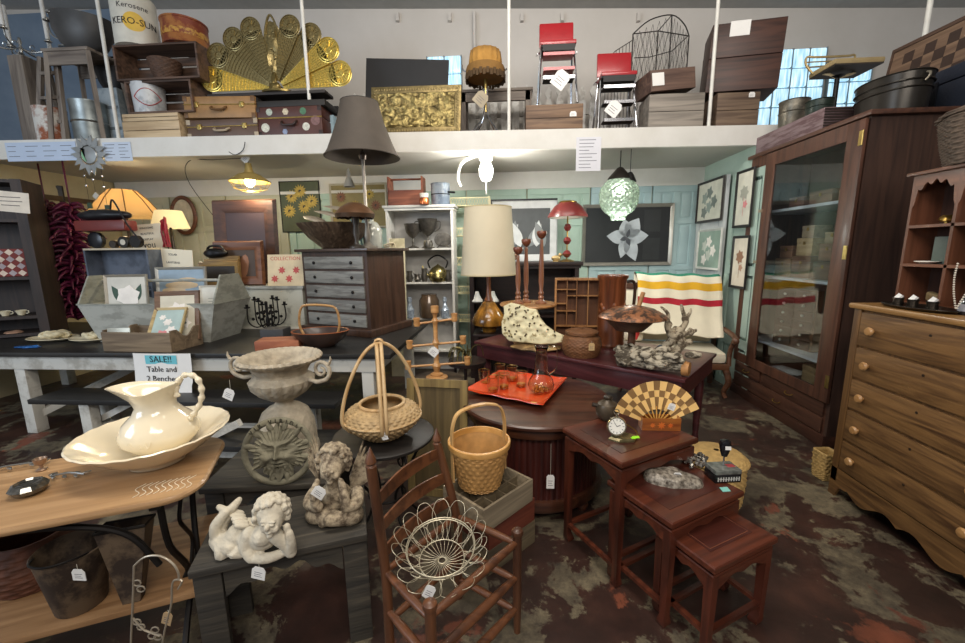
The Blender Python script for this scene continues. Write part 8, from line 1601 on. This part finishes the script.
for A_, B2 in ((pa, g(658, 31, yw - .2)), (g(658, 31, yw - .2), pc), (pb, pc), (pa, pb)):
    n = 6
    for i in range(n + 1):
        u = i / n; top = A_.lerp(B2, u); 
        for s_ in (1, -1):
            prev = None; path = []
            for k in range(10): z = top.z - (top.z - LZ - .02) * k / 9; uu = min(1, max(0, u + s_ * .08 * (k % 2))); pp_ = A_.lerp(B2, uu); path.append(V((pp_.x, pp_.y, z)))
            mb.tube(path, .0022, 3)
P(mb, 'chicken_wire', WK, t, world=True, wd=False)
mb = MB(); base_y = yw + .1; a_, b_ = g(606, 62, base_y), g(633, 40, base_y)
for i in range(9): u = i / 8; x = a_.x + (b_.x - a_.x) * u; z = a_.z + (b_.z - a_.z) * u ** .7; mb.cyl((x, base_y, LZ + .003), (x, base_y, z), .004, n=4)
mb.tube([V((a_.x, base_y, a_.z)), V(((a_.x * 2 + b_.x) / 3, base_y, a_.z + (b_.z - a_.z) * .5)), V((b_.x, base_y, b_.z))], .005, 5); mb.tube([V((a_.x, base_y, a_.z - .12)), V((b_.x, base_y, b_.z - .12))], .004, 4)
P(mb, 'side_fence', WK, t, world=True, wd=False)
# grey crates and dark boxes right
t, x1_, y1_, z1_, w1_ = slatcrate(649, 704, 127, 93, .03, 'pale grey two-slat crate right of the shorter red chair', d=.36, mat_=wood('#6f6860', '#968d82', 'x', .7), open_front=False)
q = V((PY(670, 83, y1_ - .15).x, y1_ - .02, z1_ + .002)); w_ = wpx(645, 694, y1_ - .15, 82); t = T('tilted_wooden_box', 'brown wooden box with a white label lying slanted on the grey crate', 'box', q + V((0, 0, .035)), 12, ry=-7); P(MB().b2(-w_ / 2, w_ / 2, -.16, .16, 0, .20, b=.004), 'box_body', wood('#43302a', '#6e564a', 'x', .6), t); P(MB().box((-w_ / 2 + .08, -.162, .11), (.13, .003, .12)), 'price_label', PAPER, t)
q = L(722, .12); 
t, x2_, y2_, z2_, w2_ = slatcrate(717, 759, 126, 92, .03, 'small brown crate beneath the big dark chests', d=.4, mat_=wood('#4a382c', '#74604e', 'x', .65), open_front=False)
tag(V((PY(752, 93, y2_ - .2).x, y2_ - .203, PY(752, 92, y2_ - .2).z)), t, .06, .05, hang=False)
w_ = wpx(704, 779, y2_, 70); z2_ += .003; hh = PY(740, 30, y2_).z - z2_
t = T('dark_wooden_chest', 'big dark reddish-brown wooden chest with a white label, high on the small brown crate', 'chest', (PY(738, 70, y2_).x + .02, y2_ + .05, z2_ + .03), -14, ry=2.5); CHW = wood('#2a1915', '#4c2f25', 'x', .5); w_ *= .86
P(MB().box((0, 0, hh * .24), (w_, .42, hh * .48), b=.005), 'chest_body', CHW, t); P(MB().box((0, 0, hh * .49 + hh * .24), (w_, .42, hh * .48), b=.005), 'chest_top', CHW, t); P(MB().box((-w_ * .12, -.212, hh * .88), (.18, .003, .14)), 'price_label', PAPER, t)
q = L(710, .72); t = T('narrow_dark_box', 'narrow dark box behind the white pipe, left of the big chest', 'box', q); h = hz(708, 55, q.y); P(MB().box((0, 0, h / 2), (.16, .3, h), b=.004), 'box_body', CHW, t)
# things above the cabinet: stool chair, trunk, checkerboard
yb_ = 4.75; q = PY(845, 110, yb_); t = T('beige_vanity_chair', 'small beige chair with a low wire back on a black pedestal, above the cabinet', 'chair', (PY(840, 80, 4.2).x, 4.2, 2.526))
# ledge deck behind the cabinet
mb = MB(); mb.prism([(2.67, 3.13), (3.16, 3.13), (3.16, 5.8), (2.67, 5.8)], 2.42, 2.5) if 0 else None
yv = 4.4; xv = PY(836, 88, yv).x; zz = lambda py, px=836: PY(px, py, yv).z
t.location = (xv, yv, 2.526)
def zl(py, px=846): return zz(py, px) - 2.526
P(MB().lathe([(0, 0), (.14, 0), (.14, .015), (.03, .04), (.02, .08), (.02, zl(78)), (.06, zl(76)), (0, zl(76))], 24), 'pedestal', IRON, t)
ws = wpx(824, 878, yv, 65) ; P(MB().box((.06, 0, zl(68)), (ws * .9, .34, .05), b=.02), 'seat_cushion', flat('#a08c64', .7), t); P(MB().box((.06, 0, zl(66) - .04), (ws * .86, .33, .02)), 'seat_base', flat('#3a332c', .6), t)
for s_ in (-1, 1): P(MB().tube([(s_ * .2 + .06, .1, zl(67)), (s_ * .1 + .03, 0, zl(74)), (0, 0, zl(78))], .012, 6), 'seat_bracket', flat('#c9b48c', .5), t)
mb = MB(); x0b, x1b = PY(815, 60, yv).x - xv, PY(864, 60, yv).x - xv; top_ = [(x0b + (x1b - x0b) * k / 8, .12 - .04 * sin(pi * k / 8), zl(50) - .02 * sin(pi * k / 8)) for k in range(9)]
mb.tube([(x0b + .06, .1, zl(68))] + [(x0b, .12, zl(58))] + top_ + [(x1b, .12, zl(58)), (x1b - .04, .1, zl(66))], .010, 6, sub=3)
for f in (.33, .66): mb.tube([(x, y_, z + (zl(66) - z) * f) for x, y_, z in top_], .006, 5, sub=2)
P(mb, 'wire_backrest', flat('#b39c6c', .4, .5), t)
xt0, yt0 = 3.02, 3.0
t = T('navy_trunk', 'large dark navy trunk on the ledge behind the oval tub, top right', 'trunk', (3.13, 3.04, 2.501), -90); TRK = flat('#1d2330', .6, var=.25, vs=4, bmp=.2)
P(MB().b2(-.58, .62, -.02, .4, .0, .24, b=.01), 'trunk_body', TRK, t); P(MB().b2(-.59, .63, -.03, .41, .241, .34, b=.015), 'lid', TRK, t); P(MB().box((.05, -.032, .24), (.06, .012, .08)).box((-.4, -.032, .16), (.04, .01, .2)), 'latch', flat('#15181f', .4, .5), t)
t = T('checkered_board', 'old wooden games board with a faded checker pattern leaning above the navy trunk', 'games board', (3.42, 2.75, 2.75), -72, rx=-6) if 0 else T('checkered_board', 'old wooden games board with a faded checker pattern leaning above the navy trunk', 'games board', (3.36, 3.35, 2.8425), -86, rx=-8)
P(MB().b2(-.8, .75, 0, .02, .0, .42), 'board', wood('#5a4536', '#7d6450', 'x', .6), t); P(MB().b2(-.82, .77, -.008, .028, .42, .45).b2(-.82, -.80, -.008, .028, 0, .42), 'frame_edge', wood('#3a2a20', '#564034', 'x', .6), t); mb = MB()
for i in range(13):
    for j in range(4):
        if (i + j) % 2: mb.b2(-.7 + .085 * i, -.615 + .085 * i, -.0015, .0005, .03 + .085 * j, .115 + .085 * j)
P(mb, 'dark_squares', flat('#37271f', .7, var=.2), t, wd=False)
t = T('white_curved_handle', 'pale curved handle of an object at the right edge above the trunk', 'handle', (3.16, 2.66, 2.8425), -60); P(MB().tube([(-.08, 0, 0), (-.07, 0, .14), (0, 0, .22), (.08, 0, .14), (.09, 0, 0)], .014, 8, sub=4), 'arch', flat('#b9bcc0', .4), t)
# ================================================================ HANGING AND LIT THINGS
BULB = emit('#fff0c8', 14); BULBW = emit('#fdfbe8', 12)
def hang(px, py, y): return PY(px, py, y)
# sun wind chime
yw = LY(-4.2) - .09; c_ = hang(89, 155, yw); t = T('sun_wind_chime', 'silver sun and moon wind chime with dangling charms, hanging at the mezzanine edge', 'wind chime', c_); M = at((0, 0, 0), 90); mb = MB(M); mb.lathe([(0, -.004), (.085, -.004), (.09, 0), (.085, .006), (0, .014)], 32)
for k in range(14):
    a = k * pi / 7; mb.M = M @ rotm(0, 0, math.degrees(a)); mb.prism([(.10, -.026), (.14, -.03), (.21, .015 * (-1) ** k), (.14, .03), (.10, .026)], -.004, .004)
P(mb, 'sun_disc', flat('#a9adad', .3, .8, var=.2), t); P(MB(M).prism([(-.07 + .07 * (1 - cos(k * pi / 8)) * .3, .07 * cos(k * pi / 8)) for k in range(9)] + [(-.02 - .05 * sin(pi * k / 8), -.07 * cos(k * pi / 8) * 1) for k in range(1, 8)], .012, .016), 'green_moon', flat('#7fb28a', .4), t)
for k, (dx, L_) in enumerate(((-.09, .52), (0, .42), (.11, .55))):
    P(MB().cyl((dx, 0, -.08), (dx, 0, -L_), .0015, n=4), 'string', INK, t); P(MB().blob((dx, 0, -L_ * .6), .014, 1), 'bead', CHROME, t); P(MB().blob((dx, 0, -L_ * .4), .012, 1), 'bead', CHROME, t); P(MB().box((dx, 0, -L_), (.05, .012, .06), (0, 45 * (k == 1), 0)), 'charm', flat(['#4a5a4a', '#c9c4b8', '#3f5045'][k], .3, .3), t)
P(MB().cyl((0, 0, .09), (0, .03, .2), .0015, n=4), 'hook_wire', IRON, t)
# amber lamp (lit), little pleated lamp (lit)
def tablelamp(px, pyb, y, pyt0, pyt1, rb, rt, label, c, e, oct_=False, panel=None, baseh=None, zbase=None, lightp=0, lc=(1, .72, .36)):
    q = PY(px, pyb, y); zb_ = zbase if zbase is not None else q.z; t = T('table_lamp', label, 'lamp', (q.x, y, zb_)); z0 = PY(px, pyt0, y).z - zb_; z1_ = PY(px, pyt1, y).z - zb_; n = 8 if oct_ else 40
    sh = [(rb, z0), (rb * .86 + rt * .14, z0 + (z1_ - z0) * .12), (rb * .4 + rt * .6, z0 + (z1_ - z0) * .65), (rt, z1_)]
    if not oct_: sh = [(rb, z0), (rt, z1_)]
    P(MB().lathe(sh + [(r - .003, z) for r, z in sh[::-1]], n, cap=False, fn=None if oct_ else (lambda r, z, a: (r * (1 + .012 * abs(sin(a * 20))) * cos(a), r * (1 + .012 * abs(sin(a * 20))) * sin(a), z))), 'lamp_shade', c, t, ang=10 if oct_ else 80)
    if oct_:
        mb = MB()
        for k in range(8): a = 2 * pi * k / 8; mb.tube([((r + .002) * cos(a), (r + .002) * sin(a), z) for r, z in sh], .006, 5)
        P(mb, 'shade_ribs', flat('#6e4a22', .6), t)
    P(MB().lathe([(0, 0), (.10, 0), (.10, .015), (.04, .03), (.02, .06), (.035, .12), (.02, .2), (.04, .26), (.02, .32), (.014, max(.34, z0)), (0, max(.35, z0 + .02))], 24), 'lamp_base', flat('#2c2420', .35, .6), t); P(MB().blob((0, 0, z0 + .08), .035, 2), 'bulb', emit('#ffe0a0', 10), t)
    point('lamp_glow', (q.x, y - .0, zb_ + z0 + .09), lightp, lc, .05); return t
AMBS, nt, b = base('amber_shade_parchment', .7); b.inputs['Base Color'].default_value = lin('#d29a4a'); b.inputs['Transmission Weight'].default_value = 0; b.inputs['Subsurface Weight'].default_value = 0
def translucent(c, e, ec):
    m, nt, b = base('lamp_shade_cloth', .8); b.inputs['Base Color'].default_value = lin(c); tr = N(nt, 'ShaderNodeBsdfTranslucent'); tr.inputs[0].default_value = lin(c); mx = N(nt, 'ShaderNodeMixShader'); mx.inputs[0].default_value = .6; out = nt.nodes['Material Output']
    b.inputs['Emission Color'].default_value = lin(ec); b.inputs['Emission Strength'].default_value = e
    nt.links.new(b.outputs[0], mx.inputs[1]); nt.links.new(tr.outputs[0], mx.inputs[2]); nt.links.new(mx.outputs[0], out.inputs[0]); return m
tablelamp(131, 247, 4.56, 217, 190, (PY(162, 216, 4.56).x - PY(102, 216, 4.56).x) / 2, .13, 'lit lamp with a wide amber panelled shade behind the dark shelf of tins', translucent('#dcc08c', .32, '#f2ca80'), 0, oct_=True, zbase=TT, lightp=11, lc=(1, .78, .48))
tablelamp(185, 248, 4.72, 229, 212, (PY(201, 230, 4.72).x - PY(171, 230, 4.72).x) / 2, .13, 'small lit lamp with a pale pleated shade in front of the oval picture', translucent('#efe6c8', .42, '#fff0c8'), 0, zbase=zb if 0 else TT + .4695, lightp=6, lc=(1, .87, .62))
bpy.data.objects['table_lamp.001'].location.y = 4.55
# cage pendant
yc = LY(-2.9) - .07 + .35; yc = 4.55; c_ = hang(250, 182, yc); t = T('cage_pendant_lamp', 'lit industrial caged pendant lamp hanging under the mezzanine, left', 'lamp', c_); rp_ = (PY(267, 180, yc).x - PY(231, 180, yc).x) / 2
P(MB().lathe([(rp_, 0), (rp_ * .95, .015), (rp_ * .55, .075), (.05, .10), (.04, .13), (.03, .2), (0, .2), (0, .195), (.03, .12), (.04, .095), (rp_ * .53, .07), (rp_ * .93, .01)], 40, cap=False), 'metal_reflector', flat('#a08a50', .45, .3), t)
mb = MB(); circ2 = lambda r, z, n=24: [(r * cos(2 * pi * k / n), r * sin(2 * pi * k / n), z) for k in range(n)]
mb.tube(circ2(rp_, 0), .004, 5, closed=True).tube(circ2(rp_ * .8, -.07), .003, 5, closed=True).tube(circ2(rp_ * .4, -.10), .003, 5, closed=True)
for k in range(8): a = k * pi / 4; mb.tube([(rp_ * cos(a), rp_ * sin(a), 0), (rp_ * .8 * cos(a), rp_ * .8 * sin(a), -.07), (rp_ * .4 * cos(a), rp_ * .4 * sin(a), -.10), (0, 0, -.105)], .003, 5)
P(mb, 'wire_cage', flat('#9c8650', .35, .7), t); P(MB().blob((0, 0, .005), (.055, .055, .06), 3), 'bulb', emit('#ffe9a8', 26), t); P(MB().cyl((0, 0, .2), (0, 0, 2.65 - c_.z), .006), 'hanging_cord', IRON, t)
tag(c_ + V((.02, -.02, .28)), t, .08, .09, hang=False, ry=42)
point('pendant_glow', (c_.x, c_.y, c_.z - .09), 30, (1, .86, .6), .06)
yq = LY(-3) - .065; mb = MB(); a = [hang(245, 142, yq), hang(243, 150, yq), V((c_.x, yq, 2.63)), V((c_.x, c_.y - .3, 2.64))]; mb.tube(a, .004, 5, sub=3); mb.tube([V((c_.x, c_.y, 2.642)), V((c_.x - .4, c_.y - .0, 2.635)), V((c_.x - .75, 4.62, 2.640)), V((c_.x - .8, 4.66, 2.4)), V((c_.x - .45, 4.75, 1.75)), V((c_.x - .42, 4.76, 1.26))], .004, 5, sub=5)
S(mb, 'electric_cord', 'thin black electric cord looping down from the mezzanine past the small lit lamp', 'cord', IRON)
# white flood CFL
c_ = hang(486, 166, 4.72); t = T('clamp_light', 'bright white bare bulb in a clamp fixture above the cream lamp', 'lamp', c_); P(MB().lathe([(0, -.16), (.05, -.155), (.075, -.1), (.08, -.03), (.06, .02), (.045, .05), (0, .05)], 32), 'lit_bulb', emit('#fffdf2', 5), t); P(MB().lathe([(.045, .05), (.07, .06), (.09, .17), (.085, .17), (.06, .07)], 32, cap=False), 'glass_collar', emit('#fffdf2', 2.2), t); P(MB().cyl((0, 0, .17), (0, 0, 2.65 - c_.z), .03), 'socket', WHITE, t)
P(MB().tube([(0, 0, .1), (-.12, .05, .12), (-.28, .08, .05), (-.33, .1, -.1), (-.3, .1, -.2)], .018, 8, sub=5), 'goose_neck', WHITE, t)
P(MB().cyl((0, 0, -.16), (0, 0, -.3), .012), 'lower_stem', SILVER, t)
point('clamp_light_glow', (c_.x, c_.y - .14, c_.z - .1), 60, (1, .97, .9), .09)
# crystal pendant
c_ = hang(619, 197, 4.75); t = T('crystal_globe_pendant', 'lit clear faceted glass globe pendant under the mezzanine, right', 'lamp', c_); rg = (PY(638, 194, 4.75).x - PY(600, 194, 4.75).x) / 2
pr_ = [(.05, -rg * 1.22), (rg * .38, -rg * 1.2), (rg * .42, -rg * 1.0), (rg * .75, -rg * .75), (rg * .98, -rg * .3), (rg, .05), (rg * .9, rg * .55), (rg * .62, rg * .9)]
def fac(r, z, a): return (r * (1 + .05 * sin(a * 16) * cos(z * 110)) * cos(a), r * (1 + .05 * sin(a * 16) * cos(z * 110)) * sin(a), z)
pts_ = smooth_path([V((r, 0, z)) for r, z in pr_], 5); CRG, nt, b = base('pressed_glass', .12); b.inputs['Base Color'].default_value = lin('#b9cbb8'); b.inputs['Transmission Weight'].default_value = .6; q_ = coords(nt, (1, 1, 1)); vo = N(nt, 'ShaderNodeTexVoronoi'); vo.inputs['Scale'].default_value = 22; nt.links.new(q_, vo.inputs['Vector']); bump(nt, b, vo.outputs[0], 1.0, .03); b.inputs['IOR'].default_value = 1.35; b.inputs['Emission Color'].default_value = lin('#dff5dc'); b.inputs['Emission Strength'].default_value = .05
P(MB().lathe([(p.x, p.z) for p in pts_], 96, fn=fac, cap=False), 'faceted_globe', CRG, t, ang=20)
P(MB().blob((0, 0, rg * .3), .05, 2), 'bulb', emit('#f4ffe8', 5), t); P(MB().lathe([(rg * .66, rg * .88), (rg * .6, rg * 1.0), (.03, rg * 1.5), (0, rg * 1.55)], 28), 'bronze_cap', flat('#2b2622', .4, .6), t); P(MB().cyl((0, 0, rg * 1.5), (0, 0, 2.65 - c_.z), .006), 'chain', IRON, t)
point('globe_glow', (c_.x, c_.y - .1, c_.z - .36), 16, (.94, 1, .92), .12)
c_ = hang(630, 178, 4.7); t = T('iron_bell', 'small dark bell hanging beside the glass globe pendant', 'bell', c_); P(MB().lathe([(.07, -.04), (.065, -.03), (.04, .03), (.02, .06), (0, .065), (0, .05), (.035, .02), (.06, -.035)], 24, cap=False), 'bell_body', IRON, t); P(MB().cyl((0, 0, .06), (0, 0, 2.65 - c_.z), .004), 'string', INK, t); P(MB().cyl((0, 0, .03), (0, 0, -.2), .003), 'clapper_string', INK, t)
c_ = hang(349, 182, 5.3); t = T('ceiling_spotlight', 'small grey unlit spotlight fixture under the mezzanine behind the dark lampshade', 'lamp', c_); P(MB().lathe([(.07, -.06), (.06, -.02), (.03, .06), (.02, .14), (0, .14), (0, .1), (.05, -.03)], 24, cap=False).cyl((0, 0, .12), (0, 0, 2.65 - c_.z), .012), 'spot_body', flat('#8f8d88', .5), t); P(MB().tube([(-.1, 0, .2), (-.04, 0, .24), (.05, 0, .22), (.12, 0, .26)], .014, 6, sub=3), 'curled_cord', flat('#7c7a74', .5), t)
# papers taped to the fascia
def fpaper(px0, px1, py0, py1, label, nl, c='#d5d9de', cols=1):
    xm = 0
    for _ in range(6): xm = (PY(px0, 150, LY(xm) - .055).x + PY(px1, 150, LY(xm) - .055).x) / 2
    y = LY(xm) - .0560; a, b_ = PY(px0, (py0 + py1) / 2, y), PY(px1, (py0 + py1) / 2, y); c0_, d0 = PY((px0 + px1) / 2, py0, y), PY((px0 + px1) / 2, py1, y); w_, h_ = b_.x - a.x, c0_.z - d0.z
    t = T('taped_paper', label, 'paper', ((a.x + b_.x) / 2, y, d0.z), math.degrees(math.atan(.045))); P(MB().b2(-w_ / 2, w_ / 2, 0, .003, 0, h_), 'sheet', flat(c, .8, var=.03), t); mb = MB(); random.seed(int(px0))
    for k in range(nl):
        for q_ in range(cols): ww = w_ / cols; x0 = -w_ / 2 + ww * q_ + ww * .12; mb.b2(x0, x0 + ww * random.uniform(.4, .75), -.0008, .0002, h_ * (1 - (k + .8) / (nl + .8)) - .003, h_ * (1 - (k + .8) / (nl + .8)) + .003)
    P(mb, 'printed_lines', flat('#6c7078', .8), t, wd=False)
fpaper(576, 601, 137, 171, 'white printed price list taped to the mezzanine edge above the red spindle lamp', 9, c='#d8d8de'); fpaper(104, 131, 142, 161, 'white printed notice taped to the mezzanine edge near the wind chime', 5, c='#c3cede', cols=2); fpaper(8, 75, 142, 161, 'long white paper strip taped to the mezzanine edge, far left', 3, c='#b9c7dc', cols=4)
bpy.context.view_layer.update()
